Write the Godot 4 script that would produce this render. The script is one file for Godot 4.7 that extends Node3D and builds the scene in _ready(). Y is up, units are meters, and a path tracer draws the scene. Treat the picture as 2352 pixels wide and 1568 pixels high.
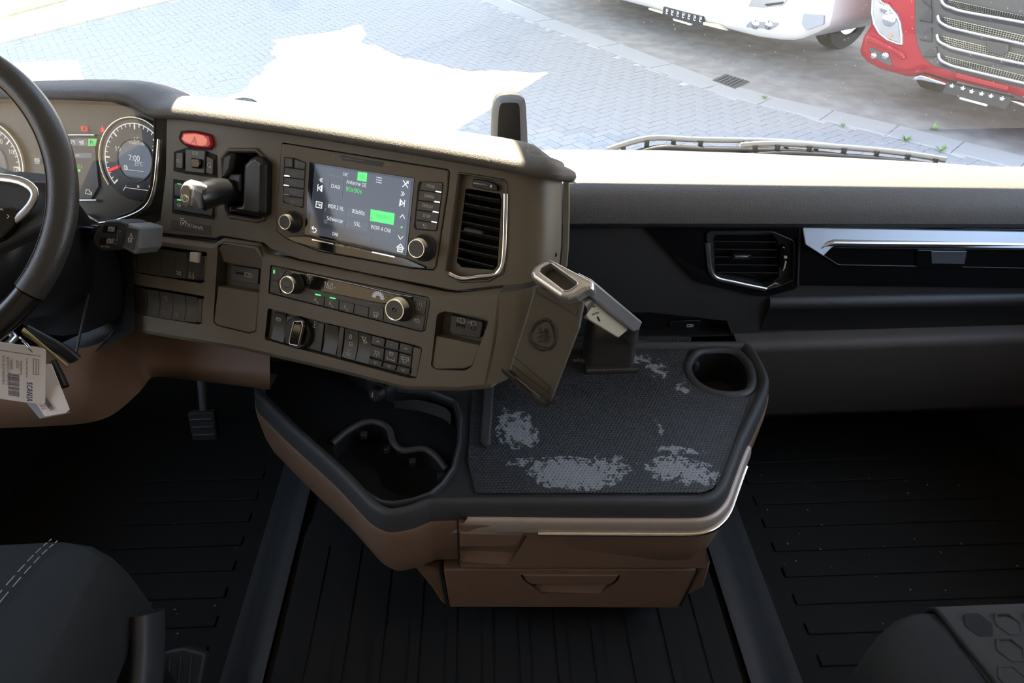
extends Node3D
# A truck cab seen from between its seats, with a paved yard beyond the windscreen. Units are metres.

var FU := Transform3D(Vector3(0.89879, -0.00000, 0.43837), Vector3(0.17830, 0.91355, -0.36557), Vector3(-0.40047, 0.40674, 0.82109), Vector3(-0.19494, 1.01776, -0.97467))   # driver-side control panel, turned to the driver
var FC := Transform3D(Vector3(0.95630, -0.00000, 0.29237), Vector3(0.12356, 0.90631, -0.40415), Vector3(-0.26498, 0.42262, 0.86671), Vector3(-0.55723, 1.01394, -1.16409))   # instrument cluster
var FP := Transform3D(Vector3(1.00000, 0.00000, 0.00000), Vector3(0.00000, 1.00000, 0.00000), Vector3(0.00000, 0.00000, 1.00000), Vector3(0.00000, 0.00000, -1.25000))   # passenger dashboard face
var FS := Transform3D(Vector3(1.00000, -0.00000, 0.00000), Vector3(0.00000, 0.00000, -1.00000), Vector3(0.00000, 1.00000, 0.00000), Vector3(0.00000, 0.56000, 0.00000))   # top of the storage console, y = 0.56
var FE := Transform3D(Vector3(1.00000, 0.00000, 0.00000), Vector3(0.00000, 1.00000, 0.00000), Vector3(0.00000, 0.00000, 1.00000), Vector3(0.00000, 0.00000, -0.75700))   # drawer fronts
var FR := Transform3D(Vector3(0.55919, -0.00000, 0.82904), Vector3(0.00000, 1.00000, 0.00000), Vector3(-0.82904, 0.00000, 0.55919), Vector3(4.55000, -1.30000, -8.22000))   # front of the red truck
var FW := Transform3D(Vector3(0.48481, -0.00000, 0.87462), Vector3(0.00000, 1.00000, 0.00000), Vector3(-0.87462, 0.00000, 0.48481), Vector3(2.42000, -1.30000, -12.00000))   # front of the white truck
var FH := Transform3D(Vector3(0.97217, -0.00000, 0.23426), Vector3(0.12186, 0.85406, -0.50571), Vector3(-0.20007, 0.52018, 0.83029), Vector3(0.07798, 0.91879, -0.74895))   # face of the phone holder
var FT := Transform3D(Vector3(0.85749, -0.00000, 0.51450), Vector3(0.41578, 0.58902, -0.69296), Vector3(-0.30305, 0.80812, 0.50508), Vector3(0.09979, 0.99893, -0.79069))   # top clamp of the phone holder
var FV := Transform3D(Vector3(1.00000, -0.00000, 0.00000), Vector3(0.00000, 0.74314, -0.66913), Vector3(-0.00000, 0.66913, 0.74314), Vector3(-0.77890, 1.09970, -0.85920))   # steering wheel
const GROUND := -1.3

var M := {}
var taken := {}
var O := Vector3.ZERO          # what commit() subtracts: the base of the thing being built, in its frame
var font := SystemFont.new()
var font_bold := SystemFont.new()


class Mb:
	var v := PackedVector3Array()
	var n := PackedVector3Array()
	var uv := PackedVector2Array()
	var T := Transform3D()

	func tri(a: Vector3, b: Vector3, c: Vector3) -> void:
		var nn := (b - a).cross(c - a)
		if nn.length_squared() < 1e-20:
			return
		nn = T.basis * nn.normalized()
		for p in [a, c, b]:
			v.append(T * p)
			n.append(nn)
			uv.append(Vector2(p.x, p.y))

	func quad(a: Vector3, b: Vector3, c: Vector3, d: Vector3) -> void:
		tri(a, b, c)
		tri(a, c, d)

	func grid(rows: Array, closed := false, flip := false) -> void:
		var R := rows.size()
		var K: int = rows[0].size()
		var nm := []
		for i in R:
			var z := PackedVector3Array()
			z.resize(K)
			nm.append(z)
		var last := K if closed else K - 1
		for i in R - 1:
			for j in last:
				var j2 := (j + 1) % K
				var a: Vector3 = rows[i][j]
				var b: Vector3 = rows[i][j2]
				var c: Vector3 = rows[i + 1][j2]
				var d: Vector3 = rows[i + 1][j]
				var f := (c - a).cross(d - b)
				if flip:
					f = -f
				nm[i][j] += f
				nm[i][j2] += f
				nm[i + 1][j2] += f
				nm[i + 1][j] += f
		for i in R - 1:
			for j in last:
				var j2 := (j + 1) % K
				var q := [[i, j], [i, j2], [i + 1, j2], [i + 1, j]]
				var order := [0, 2, 1, 0, 3, 2]
				if flip:
					order = [0, 1, 2, 0, 2, 3]
				for o in order:
					var p: Vector3 = rows[q[o][0]][q[o][1]]
					v.append(T * p)
					n.append((T.basis * (nm[q[o][0]][q[o][1]] as Vector3)).normalized())
					uv.append(Vector2(p.x, p.y))

	func append(o: Mb) -> void:
		v.append_array(o.v)
		n.append_array(o.n)
		uv.append_array(o.uv)


# ---------- small helpers ----------
func pv(a: Array) -> PackedVector2Array:
	var p := PackedVector2Array()
	for i in a.size() / 2:
		p.append(Vector2(a[2 * i], a[2 * i + 1]))
	return p


func p3(a: Array) -> PackedVector3Array:
	var p := PackedVector3Array()
	for i in a.size() / 3:
		p.append(Vector3(a[3 * i], a[3 * i + 1], a[3 * i + 2]))
	return p


func at_z(p: PackedVector2Array, z: float) -> PackedVector3Array:
	var r := PackedVector3Array()
	for q in p:
		r.append(Vector3(q.x, q.y, z))
	return r


func ccw(p: PackedVector2Array) -> PackedVector2Array:
	var q := p.duplicate()
	if Geometry2D.is_polygon_clockwise(q):
		q.reverse()
	return q


func area_sign(p: PackedVector2Array) -> float:
	var s := 0.0
	for i in p.size():
		s += p[i].cross(p[(i + 1) % p.size()])
	return s


func fix(p: PackedVector2Array) -> PackedVector2Array:
	var q := p.duplicate()
	if area_sign(q) < 0:
		q.reverse()
	return q


func rect(a: Vector2, b: Vector2) -> PackedVector2Array:
	return fix(PackedVector2Array([Vector2(a.x, a.y), Vector2(b.x, a.y), Vector2(b.x, b.y), Vector2(a.x, b.y)]))


func circle(c: Vector2, r: float, k := 24, sy := 1.0) -> PackedVector2Array:
	var p := PackedVector2Array()
	for i in k:
		p.append(c + Vector2(cos(TAU * i / k), sin(TAU * i / k) * sy) * r)
	return p


func rr(poly: PackedVector2Array, r: float, k := 4) -> PackedVector2Array:
	var p := fix(poly)
	var out := PackedVector2Array()
	var c := p.size()
	for i in c:
		var a := p[(i + c - 1) % c]
		var b := p[i]
		var d := p[(i + 1) % c]
		var u := (a - b)
		var w := (d - b)
		var lim := minf(u.length(), w.length()) * 0.48
		var ang := absf(u.angle_to(w))
		var cut := minf(r / maxf(tan(ang / 2), 0.05), lim)
		if ang > PI - 0.12:
			out.append(b)
			continue
		var s := b + u.normalized() * cut
		var e := b + w.normalized() * cut
		for j in k + 1:
			var t := float(j) / k
			out.append(s.lerp(b, t).lerp(b.lerp(e, t), t))
	return out


func smooth2(p: PackedVector2Array, per := 4, closed := true) -> PackedVector2Array:
	var out := PackedVector2Array()
	var c := p.size()
	var m := c if closed else c - 1
	for i in m:
		var a := p[(i + c - 1) % c] if closed or i > 0 else p[i]
		var d := p[(i + 2) % c] if closed or i + 2 < c else p[i + 1]
		for j in per:
			out.append(p[i].cubic_interpolate(p[(i + 1) % c], a, d, float(j) / per))
	if not closed:
		out.append(p[c - 1])
	return out


func smooth3(p: PackedVector3Array, per := 4) -> PackedVector3Array:
	var out := PackedVector3Array()
	var c := p.size()
	for i in c - 1:
		var a := p[maxi(i - 1, 0)]
		var d := p[mini(i + 2, c - 1)]
		for j in per:
			out.append(p[i].cubic_interpolate(p[i + 1], a, d, float(j) / per))
	out.append(p[c - 1])
	return out


# outset by d (negative: inset); keeps the number of points
func grow(p: PackedVector2Array, d: float) -> PackedVector2Array:
	var out := PackedVector2Array()
	var c := p.size()
	for i in c:
		var a := (p[i] - p[(i + c - 1) % c]).normalized()
		var b := (p[(i + 1) % c] - p[i]).normalized()
		var na := Vector2(a.y, -a.x)
		var nb := Vector2(b.y, -b.x)
		var m := (na + nb)
		if m.length() < 0.1:
			m = na
		m = m.normalized()
		out.append(p[i] + m * d / maxf(m.dot(na), 0.4))
	return out


func grow_open(p: PackedVector2Array, d: float) -> PackedVector2Array:
	var out := PackedVector2Array()
	var c := p.size()
	for i in c:
		var a := (p[i] - p[maxi(i - 1, 0)]).normalized()
		var b := (p[mini(i + 1, c - 1)] - p[i]).normalized()
		var m := Vector2(a.y, -a.x) + Vector2(b.y, -b.x)
		m = m.normalized()
		out.append(p[i] + m * d)
	return out


# poly minus holes as simple polygons
func minus(poly: PackedVector2Array, holes: Array) -> Array:
	var k := 1000.0
	var big := PackedVector2Array()
	for q in fix(poly):
		big.append(q * k)
	var polys := [big]
	for h in holes:
		var hb := PackedVector2Array()
		var mid := Vector2.ZERO
		for q in fix(h):
			hb.append(q * k)
			mid += q * k / h.size()
		var next := []
		for p in polys:
			var parts := [p]
			if Geometry2D.intersect_polygons(p, hb).size() > 0:
				var w := 1e5
				parts = []
				for side in [-1.0, 1.0]:
					var half := PackedVector2Array([Vector2(mid.x, -w), Vector2(mid.x + side * w, -w), Vector2(mid.x + side * w, w), Vector2(mid.x, w)])
					parts.append_array(Geometry2D.intersect_polygons(p, half))
			for q in parts:
				next.append_array(Geometry2D.clip_polygons(q, hb))
		polys = next
	var out := []
	for p in polys:
		var s := PackedVector2Array()
		for q in p:
			s.append(q / k)
		out.append(s)
	return out


func flat(mb: Mb, poly: PackedVector2Array, z: float, back := false) -> void:
	var p := fix(poly)
	var idx := Geometry2D.triangulate_polygon(p)
	if idx.is_empty() and p.size() > 2:
		# tidy up an outline whose inset crossed itself
		var big := PackedVector2Array()
		for q in p:
			big.append(q * 1000.0)
		for part in Geometry2D.offset_polygon(big, -0.02):
			var small := PackedVector2Array()
			for q in part:
				small.append(q / 1000.0)
			if not Geometry2D.is_polygon_clockwise(part) and not Geometry2D.triangulate_polygon(small).is_empty():
				flat(mb, small, z, back)
		return
	for i in idx.size() / 3:
		var a := p[idx[3 * i]]
		var b := p[idx[3 * i + 1]]
		var c := p[idx[3 * i + 2]]
		if (b - a).cross(c - a) < 0:
			var t := b
			b = c
			c = t
		if back:
			mb.tri(Vector3(a.x, a.y, z), Vector3(c.x, c.y, z), Vector3(b.x, b.y, z))
		else:
			mb.tri(Vector3(a.x, a.y, z), Vector3(b.x, b.y, z), Vector3(c.x, c.y, z))


func wall(mb: Mb, p: PackedVector2Array, z0: float, q: PackedVector2Array, z1: float, smooth := false) -> void:
	if smooth:
		mb.grid([at_z(p, z0), at_z(q, z1)], true)
		return
	for i in p.size():
		var j := (i + 1) % p.size()
		mb.quad(Vector3(p[i].x, p[i].y, z0), Vector3(p[j].x, p[j].y, z0), Vector3(q[j].x, q[j].y, z1), Vector3(q[i].x, q[i].y, z1))


# solid plate from z0 to z1, front edge chamfered by bev, with see-through holes
func ex(mb: Mb, poly: PackedVector2Array, z0: float, z1: float, bev := 0.0, holes := [], back := true, soft := true) -> void:
	var p := fix(poly)
	var s := soft and p.size() > 12
	if bev > 0.0:
		var mid := grow(p, -bev * 0.3)
		var top := grow(p, -bev)
		wall(mb, p, z0, p, z1 - bev, s)
		mb.grid([at_z(p, z1 - bev), at_z(mid, z1 - bev * 0.3), at_z(top, z1)], true)
		p = top
	else:
		wall(mb, p, z0, p, z1, s)
	if holes.is_empty():
		flat(mb, p, z1)
	else:
		for part in minus(p, holes):
			flat(mb, part, z1)
		for h in holes:
			var hp := fix(h)
			hp.reverse()
			wall(mb, hp, z0, hp, z1, s)
	if back:
		flat(mb, fix(poly), z0, true)


# an open recess: walls from z1 down to z0 and a floor, mouth poly, floor inset by draft
func pocket(mb: Mb, poly: PackedVector2Array, z1: float, z0: float, draft := 0.0, floor_too := true) -> void:
	var p := fix(poly)
	var q := grow(p, -draft) if draft != 0.0 else p
	var a := p.duplicate()
	var b := q.duplicate()
	a.reverse()
	b.reverse()
	wall(mb, b, z0, a, z1, p.size() > 12)
	if floor_too:
		flat(mb, q, z0)


# ring between poly and its inset
func frame_ring(mb: Mb, poly: PackedVector2Array, width: float, z0: float, z1: float, round := true) -> void:
	var p := fix(poly)
	var q := grow(p, -width)
	if round:
		var rows := []
		for i in 7:
			var t := PI * i / 6.0
			var w := (1 - cos(t)) / 2
			var ring := PackedVector3Array()
			for j in p.size():
				var e := p[j].lerp(q[j], w)
				ring.append(Vector3(e.x, e.y, z0 + (z1 - z0) * sin(t)))
			rows.append(ring)
		mb.grid(rows, true)
	else:
		wall(mb, p, z0, p, z1)
		wall(mb, p, z1, q, z1)
		wall(mb, q, z1, q, z0)


func box(mb: Mb, c: Vector3, s: Vector3, bev := 0.0) -> void:
	var t := mb.T
	mb.T = t * Transform3D(Basis(), c)
	var h := s / 2
	ex(mb, rect(Vector2(-h.x, -h.y), Vector2(h.x, h.y)), -h.z, h.z, bev)
	mb.T = t


func turned(T: Transform3D) -> Mb:
	var mb := Mb.new()
	mb.T = T
	return mb


# rings of profile (radius, height along z); hard corners between segments
func lathe(mb: Mb, prof: Array, k := 28, smooth := false) -> void:
	var rows := []
	for q in prof:
		var ring := PackedVector3Array()
		for i in k:
			ring.append(Vector3(cos(TAU * i / k) * q[0], sin(TAU * i / k) * q[0], q[1]))
		rows.append(ring)
	if smooth:
		mb.grid(rows, true)
	else:
		for i in rows.size() - 1:
			mb.grid([rows[i], rows[i + 1]], true)


func tube(mb: Mb, path: PackedVector3Array, r: float, k := 10, caps := true, flatten := 1.0, up := Vector3.ZERO, rad := []) -> void:
	var rows := []
	var c := path.size()
	var nrm := up
	if nrm == Vector3.ZERO:
		var d0 := (path[1] - path[0]).normalized()
		nrm = d0.cross(Vector3.UP if absf(d0.y) < 0.9 else Vector3.RIGHT)
	for i in c:
		var d := (path[mini(i + 1, c - 1)] - path[maxi(i - 1, 0)]).normalized()
		nrm = (nrm - d * nrm.dot(d)).normalized()
		var bi := d.cross(nrm)
		var ring := PackedVector3Array()
		var ri: float = r if rad.is_empty() else rad[i]
		for j in k:
			var a := TAU * j / k
			ring.append(path[i] + (bi * cos(a) + nrm * sin(a) * flatten) * ri)
		rows.append(ring)
	mb.grid(rows, true)
	if caps:
		for e in [0, c - 1]:
			var mid := path[e]
			for j in k:
				var a: Vector3 = rows[e][j]
				var b: Vector3 = rows[e][(j + 1) % k]
				if e == 0:
					mb.tri(mid, b, a)
				else:
					mb.tri(mid, a, b)


func mesh_of(mb: Mb) -> ArrayMesh:
	var vs := mb.v.duplicate()
	for i in vs.size():
		vs[i] = vs[i] - O
	var arr := []
	arr.resize(Mesh.ARRAY_MAX)
	arr[Mesh.ARRAY_VERTEX] = vs
	arr[Mesh.ARRAY_NORMAL] = mb.n
	arr[Mesh.ARRAY_TEX_UV] = mb.uv
	var am := ArrayMesh.new()
	am.add_surface_from_arrays(Mesh.PRIMITIVE_TRIANGLES, arr)
	return am


func put(mb: Mb, called: String, m: Material, parent: Node3D, label := "") -> MeshInstance3D:
	var mi := MeshInstance3D.new()
	mi.name = called
	mi.mesh = mesh_of(mb)
	mi.material_override = m
	mi.cast_shadow = GeometryInstance3D.SHADOW_CASTING_SETTING_ON
	parent.add_child(mi, true)
	if label:
		mi.set_meta("label", label)
	return mi


func numbered(called: String) -> String:
	taken[called] = taken.get(called, -1) + 1
	return called if taken[called] == 0 else "%s_%03d" % [called, taken[called]]


# a thing in frame fr with its base at (local) base
func thing(called: String, label: String, category: String, fr := Transform3D(), base := Vector3.ZERO, group := "") -> Node3D:
	var t := Node3D.new()
	t.name = numbered(called)
	add_child(t)
	t.transform = fr * Transform3D(Basis(), base)
	t.set_meta("label", label)
	t.set_meta("category", category)
	if group:
		t.set_meta("group", group)
	O = base
	return t


func structure(called: String, label: String, fr := Transform3D(), base := Vector3.ZERO) -> Node3D:
	var t := Node3D.new()
	t.name = called
	add_child(t)
	t.transform = fr * Transform3D(Basis(), base)
	t.set_meta("label", label)
	t.set_meta("category", "cab interior")
	t.set_meta("kind", "structure")
	O = base
	return t


func words(parent: Node3D, s: String, c: Vector2, z: float, high: float, m: Material, turn := 0.0, wide := 0.0, bold := false, called := "lettering") -> MeshInstance3D:
	var tm := TextMesh.new()
	tm.text = s
	tm.font = font_bold if bold else font
	tm.font_size = 32
	tm.pixel_size = 0.01
	tm.depth = 0.004
	var bb := tm.get_aabb()
	var k := high / maxf(bb.size.y, 0.001)
	var kx := k if wide == 0.0 else wide / maxf(bb.size.x, 0.001)
	# baked into a mesh with its own scale
	var arr := tm.get_mesh_arrays()
	var mb := Mb.new()
	var vs: PackedVector3Array = arr[Mesh.ARRAY_VERTEX]
	var ns: PackedVector3Array = arr[Mesh.ARRAY_NORMAL]
	var mid := bb.get_center()
	var B := Basis(Vector3(0, 0, 1), turn)
	var order: PackedInt32Array = arr[Mesh.ARRAY_INDEX] if arr[Mesh.ARRAY_INDEX] != null else PackedInt32Array(range(vs.size()))
	for i in order:
		var p := vs[i] - mid
		mb.v.append(B * Vector3(p.x * kx, p.y * k, p.z * 0.02) + Vector3(c.x, c.y, z))
		mb.n.append(B * ns[i])
		mb.uv.append(Vector2.ZERO)
	return put(mb, called, m, parent)


# thin printed strokes (icons): each stroke a polyline of width w, raised by a hair
func strokes(mb: Mb, lines: Array, c: Vector2, size: float, z: float, w := 0.0007, turn := 0.0) -> void:
	for l in lines:
		for i in l.size() / 2 - 1:
			var a := (Vector2(l[2 * i], l[2 * i + 1]) * size).rotated(turn) + c
			var b := (Vector2(l[2 * i + 2], l[2 * i + 3]) * size).rotated(turn) + c
			var d := (b - a).normalized()
			a -= d * w * 0.4
			b += d * w * 0.4
			var s := Vector2(-d.y, d.x) * w / 2
			ex(mb, PackedVector2Array([a - s, b - s, b + s, a + s]), z - 0.0002, z + 0.00015, 0.0, [], false)


func icon(parent: Node3D, lines: Array, c: Vector2, size: float, z: float, m: Material, w := 0.0007, turn := 0.0, called := "symbol") -> void:
	var mb := Mb.new()
	strokes(mb, lines, c, size, z, w, turn)
	put(mb, called, m, parent)


func ring_line(r := 0.5, k := 14, c := Vector2.ZERO, a0 := 0.0, a1 := TAU) -> Array:
	var l := []
	for i in k + 1:
		var a := a0 + (a1 - a0) * i / k
		l.append(c.x + cos(a) * r)
		l.append(c.y + sin(a) * r)
	return l


func mid_of(p: PackedVector2Array) -> Vector2:
	var s := Vector2.ZERO
	for q in p:
		s += q / p.size()
	return s


# ---------- materials ----------
func noise_tex(freq: float, size := 256, normal := false, strength := 1.0, sd := 1, kind := FastNoiseLite.TYPE_SIMPLEX_SMOOTH, ramp: Gradient = null) -> NoiseTexture2D:
	var f := FastNoiseLite.new()
	f.noise_type = kind
	f.frequency = freq
	f.seed = sd
	var t := NoiseTexture2D.new()
	t.width = size
	t.height = size
	t.seamless = true
	t.noise = f
	t.as_normal_map = normal
	t.bump_strength = strength
	if ramp:
		t.color_ramp = ramp
	return t


func mat(key: String, c: Color, rough: float, metal := 0.0) -> StandardMaterial3D:
	if M.has(key):
		return M[key]
	var m := StandardMaterial3D.new()
	m.resource_name = key
	m.albedo_color = c.linear_to_srgb()
	m.roughness = rough
	m.metallic = metal
	M[key] = m
	return m


func grained(key: String, c: Color, rough: float, tex: Texture2D, per_metre: float, strength := 0.6) -> StandardMaterial3D:
	var m := mat(key, c, rough)
	m.normal_enabled = true
	m.normal_texture = tex
	m.normal_scale = strength
	m.uv1_triplanar = true
	m.uv1_scale = Vector3.ONE * per_metre
	return m


func glow(key: String, c: Color, e: float) -> StandardMaterial3D:
	var m := mat(key, Color(0.02, 0.02, 0.02), 0.4)
	m.emission_enabled = true
	m.emission = c.linear_to_srgb()
	m.emission_energy_multiplier = e * 0.155   # what the eye sees of the lamp at this exposure
	return m


func L(r: float, g: float, b: float) -> Color:
	return Color(r, g, b)


# colours given as they look in print (sRGB 0..255), turned to linear base colours
func K(r: float, g: float, b: float) -> Color:
	return Color(r / 255.0, g / 255.0, b / 255.0).srgb_to_linear()


func _ready() -> void:
	# ----- camera -----
	var cam := Camera3D.new()
	cam.name = "camera"
	add_child(cam)
	cam.position = Vector3(0, 1.5, 0)
	cam.rotation_degrees = Vector3(-37.5, -2.3, 0)
	cam.fov = 53.13
	cam.near = 0.02
	cam.far = 300.0
	cam.current = true
	# ----- sky, sun, exposure -----
	var we := WorldEnvironment.new()
	we.name = "environment"
	var env := Environment.new()
	var sky := Sky.new()
	var sm := ProceduralSkyMaterial.new()
	sm.sky_top_color = Color(0.62, 0.70, 0.81)
	sm.sky_horizon_color = Color(0.93, 0.935, 0.93)
	sm.ground_bottom_color = Color(0.45, 0.43, 0.40)
	sm.ground_horizon_color = Color(0.72, 0.74, 0.75)
	sm.sky_energy_multiplier = 1.0
	sm.sun_angle_max = 0.5
	sky.sky_material = sm
	env.background_mode = Environment.BG_SKY
	env.sky = sky
	env.tonemap_mode = Environment.TONE_MAPPER_LINEAR
	env.tonemap_exposure = 7.0
	env.sdfgi_enabled = true
	env.ssao_enabled = true
	env.ssil_enabled = true
	we.environment = env
	add_child(we)
	var sun := DirectionalLight3D.new()
	sun.name = "sun"
	sun.light_color = Color(1.0, 0.93, 0.80)
	sun.light_energy = 1.6
	sun.light_angular_distance = 0.6
	sun.shadow_enabled = true
	add_child(sun)
	var to_sun := Vector3(-0.08, 0.885, -0.46)
	sun.look_at_from_position(to_sun * 20.0, Vector3.ZERO)
	font.font_names = PackedStringArray(["Droid Sans"])
	font_bold.font_names = PackedStringArray(["Droid Sans"])
	font_bold.font_weight = 700
	make_materials()
	# ----- the cab shell and the yard -----
	build_shell()
	build_yard()
	# ----- the dashboard and the console -----
	build_passenger_dash()
	build_driver_dash()
	build_cluster()
	build_console()
	# ----- the units and the things in and on them -----
	build_infotainment()
	build_vents()
	build_climate()
	build_switches()
	build_park_brake()
	build_steering()
	build_holder()
	build_seats()
	build_small()
	build_vehicles()


func make_materials() -> void:
	var grain := noise_tex(0.18, 256, true, 5.0, 3)
	var leather := noise_tex(0.09, 256, true, 7.0, 5, FastNoiseLite.TYPE_CELLULAR)
	var weave := noise_tex(0.35, 256, true, 8.0, 9)
	grained("dash_soft", L(0.105, 0.103, 0.100), 0.62, leather, 18.0, 0.5)      # dashboard top pad
	grained("fascia", L(0.128, 0.110, 0.080), 0.50, grain, 30.0, 0.25)        # dark brown-grey panel plastic
	grained("charcoal", L(0.034, 0.0355, 0.037), 0.48, grain, 30.0, 0.3)       # charcoal plastic
	grained("black_plastic", L(0.012, 0.012, 0.0125), 0.42, grain, 40.0, 0.2)
	grained("brown_plastic", L(0.200, 0.120, 0.078), 0.50, grain, 30.0, 0.25)    # brown console plastic
	grained("taupe_plastic", L(0.062, 0.054, 0.050), 0.55, grain, 30.0, 0.3)
	grained("charcoal_tunnel", L(0.044, 0.045, 0.047), 0.6, grain, 30.0, 0.3)
	mat("headliner", L(0.50, 0.44, 0.37), 0.9)
	grained("rubber", L(0.0055, 0.006, 0.006), 0.75, grain, 40.0, 0.5)
	grained("seat_cloth", L(0.015, 0.0165, 0.017), 0.9, weave, 40.0, 0.9)
	grained("seat_pattern", L(0.048, 0.047, 0.045), 0.9, weave, 30.0, 0.7)
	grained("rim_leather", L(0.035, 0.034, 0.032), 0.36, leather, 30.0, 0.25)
	mat("gloss_black", L(0.008, 0.008, 0.009), 0.06)
	mat("button_black", L(0.030, 0.029, 0.027), 0.38)
	grained("fascia_button", L(0.062, 0.058, 0.048), 0.42, grain, 40.0, 0.15)
	mat("warm_ring", L(0.66, 0.62, 0.48), 0.3, 1.0)
	mat("brushed_dark", L(0.22, 0.25, 0.30), 0.25, 0.6)
	mat("amber_print", L(0.62, 0.54, 0.36), 0.6)
	mat("sticker", L(0.070, 0.068, 0.058), 0.6)
	mat("arm_black", L(0.014, 0.015, 0.018), 0.22)
	mat("dial_black", L(0.012, 0.012, 0.012), 0.35)
	mat("cluster_back", L(0.075, 0.070, 0.055), 0.45)
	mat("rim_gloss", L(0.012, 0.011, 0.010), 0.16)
	mat("stalk_grey", L(0.055, 0.058, 0.062), 0.42)
	mat("stalk_face", L(0.075, 0.082, 0.090), 0.35)
	glow("lit_scale", L(0.80, 0.79, 0.70), 0.9)
	mat("holder_face", L(0.085, 0.076, 0.058), 0.5)
	mat("holder_line", L(0.022, 0.020, 0.016), 0.5)
	mat("holder_dark", L(0.050, 0.045, 0.040), 0.30)
	mat("holder_metal", L(0.62, 0.62, 0.62), 0.32, 0.8)
	mat("holder_tan", L(0.50, 0.46, 0.34), 0.6)
	mat("trim_metal", L(0.46, 0.38, 0.32), 0.5, 0.45)
	mat("trim_bead", L(0.85, 0.80, 0.74), 0.18, 1.0)
	mat("thread", L(0.35, 0.34, 0.32), 0.8)
	mat("pod_grey", L(0.030, 0.031, 0.031), 0.7)
	mat("print_faint", L(0.62, 0.62, 0.60), 0.8)
	mat("print_blue", L(0.02, 0.03, 0.12), 0.7)
	mat("tag_paper", L(0.66, 0.60, 0.55), 0.6)
	mat("wiper_metal", L(0.30, 0.32, 0.34), 0.35, 0.6)
	mat("dust", L(0.8, 0.76, 0.66), 0.9)
	mat("concrete", L(0.40, 0.395, 0.385), 0.9)
	mat("concrete_warm", L(0.50, 0.46, 0.38), 0.9)
	mat("iron", L(0.09, 0.09, 0.095), 0.7)
	mat("bark", L(0.10, 0.08, 0.06), 0.9)
	mat("leaf", L(0.17, 0.30, 0.08), 0.7)
	mat("leaf_dark", L(0.06, 0.10, 0.035), 0.9)
	mat("ivy", L(0.07, 0.10, 0.055), 0.6)
	mat("red_paint", L(0.33, 0.008, 0.022), 0.22)
	mat("white_paint", L(0.80, 0.80, 0.79), 0.25)
	mat("grille_grey", L(0.075, 0.075, 0.072), 0.5)
	mat("grille_dark", L(0.045, 0.045, 0.047), 0.45)
	mat("mesh_tan", L(0.55, 0.52, 0.38), 0.5)
	mat("chrome_bright", L(0.86, 0.87, 0.92), 0.10, 1.0)
	mat("lamp_silver", L(0.40, 0.42, 0.45), 0.22, 0.5)
	mat("lamp_grey", L(0.36, 0.38, 0.42), 0.5)
	mat("orange_lens", L(0.85, 0.30, 0.10), 0.3)
	mat("plate_black", L(0.03, 0.03, 0.032), 0.5)
	mat("cream_plastic", L(0.62, 0.55, 0.42), 0.6)
	mat("tip_chrome", L(0.72, 0.74, 0.80), 0.22, 0.65)
	mat("void", L(0.006, 0.006, 0.006), 0.8)
	mat("chrome", L(0.80, 0.80, 0.82), 0.12, 1.0)
	mat("satin_metal", L(0.62, 0.63, 0.65), 0.30, 1.0)
	mat("brushed", L(0.36, 0.42, 0.50), 0.40, 0.6)
	mat("warm_metal", L(0.66, 0.58, 0.52), 0.28, 1.0)
	mat("print", L(0.72, 0.70, 0.64), 0.6)
	mat("print_dim", L(0.30, 0.29, 0.26), 0.6)
	mat("print_dark", L(0.03, 0.03, 0.05), 0.7)
	mat("paper", L(0.82, 0.81, 0.79), 0.8)
	mat("grey_plastic", L(0.20, 0.21, 0.22), 0.45)
	mat("brass", L(0.62, 0.50, 0.22), 0.35, 1.0)
	mat("red_lens", L(0.55, 0.01, 0.015), 0.25)
	mat("white_marker", L(0.62, 0.58, 0.54), 0.5)
	glow("lit_green", L(0.12, 0.9, 0.25), 1.0)
	glow("lit_green_soft", L(0.10, 0.60, 0.14), 1.0)
	glow("lit_white", L(0.85, 0.88, 0.9), 1.0)
	glow("lit_dim", L(0.45, 0.46, 0.50), 0.5)
	glow("lit_red", L(0.95, 0.02, 0.02), 1.0)
	glow("lit_hazard", L(0.90, 0.22, 0.14), 0.75)
	glow("lit_screen", L(0.030, 0.034, 0.045), 1.0)
	glow("lit_tile", L(0.045, 0.050, 0.062), 1.0)
	M.lit_screen.roughness = 0.08
	M.lit_tile.roughness = 0.08
	var pane := mat("pane", L(0.85, 0.9, 0.92), 0.0)
	pane.transparency = BaseMaterial3D.TRANSPARENCY_ALPHA
	pane.albedo_color.a = 0.05
	var cover := mat("clear_cover", L(0.55, 0.55, 0.5), 0.03)
	cover.transparency = BaseMaterial3D.TRANSPARENCY_ALPHA
	cover.albedo_color.a = 0.06


# ---------- the cab itself ----------
func slab(called: String, c: Vector3, s: Vector3, m: Material, parent: Node3D, bev := 0.0) -> MeshInstance3D:
	var mb := Mb.new()
	box(mb, c, s, bev)
	return put(mb, called, m, parent)


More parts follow.
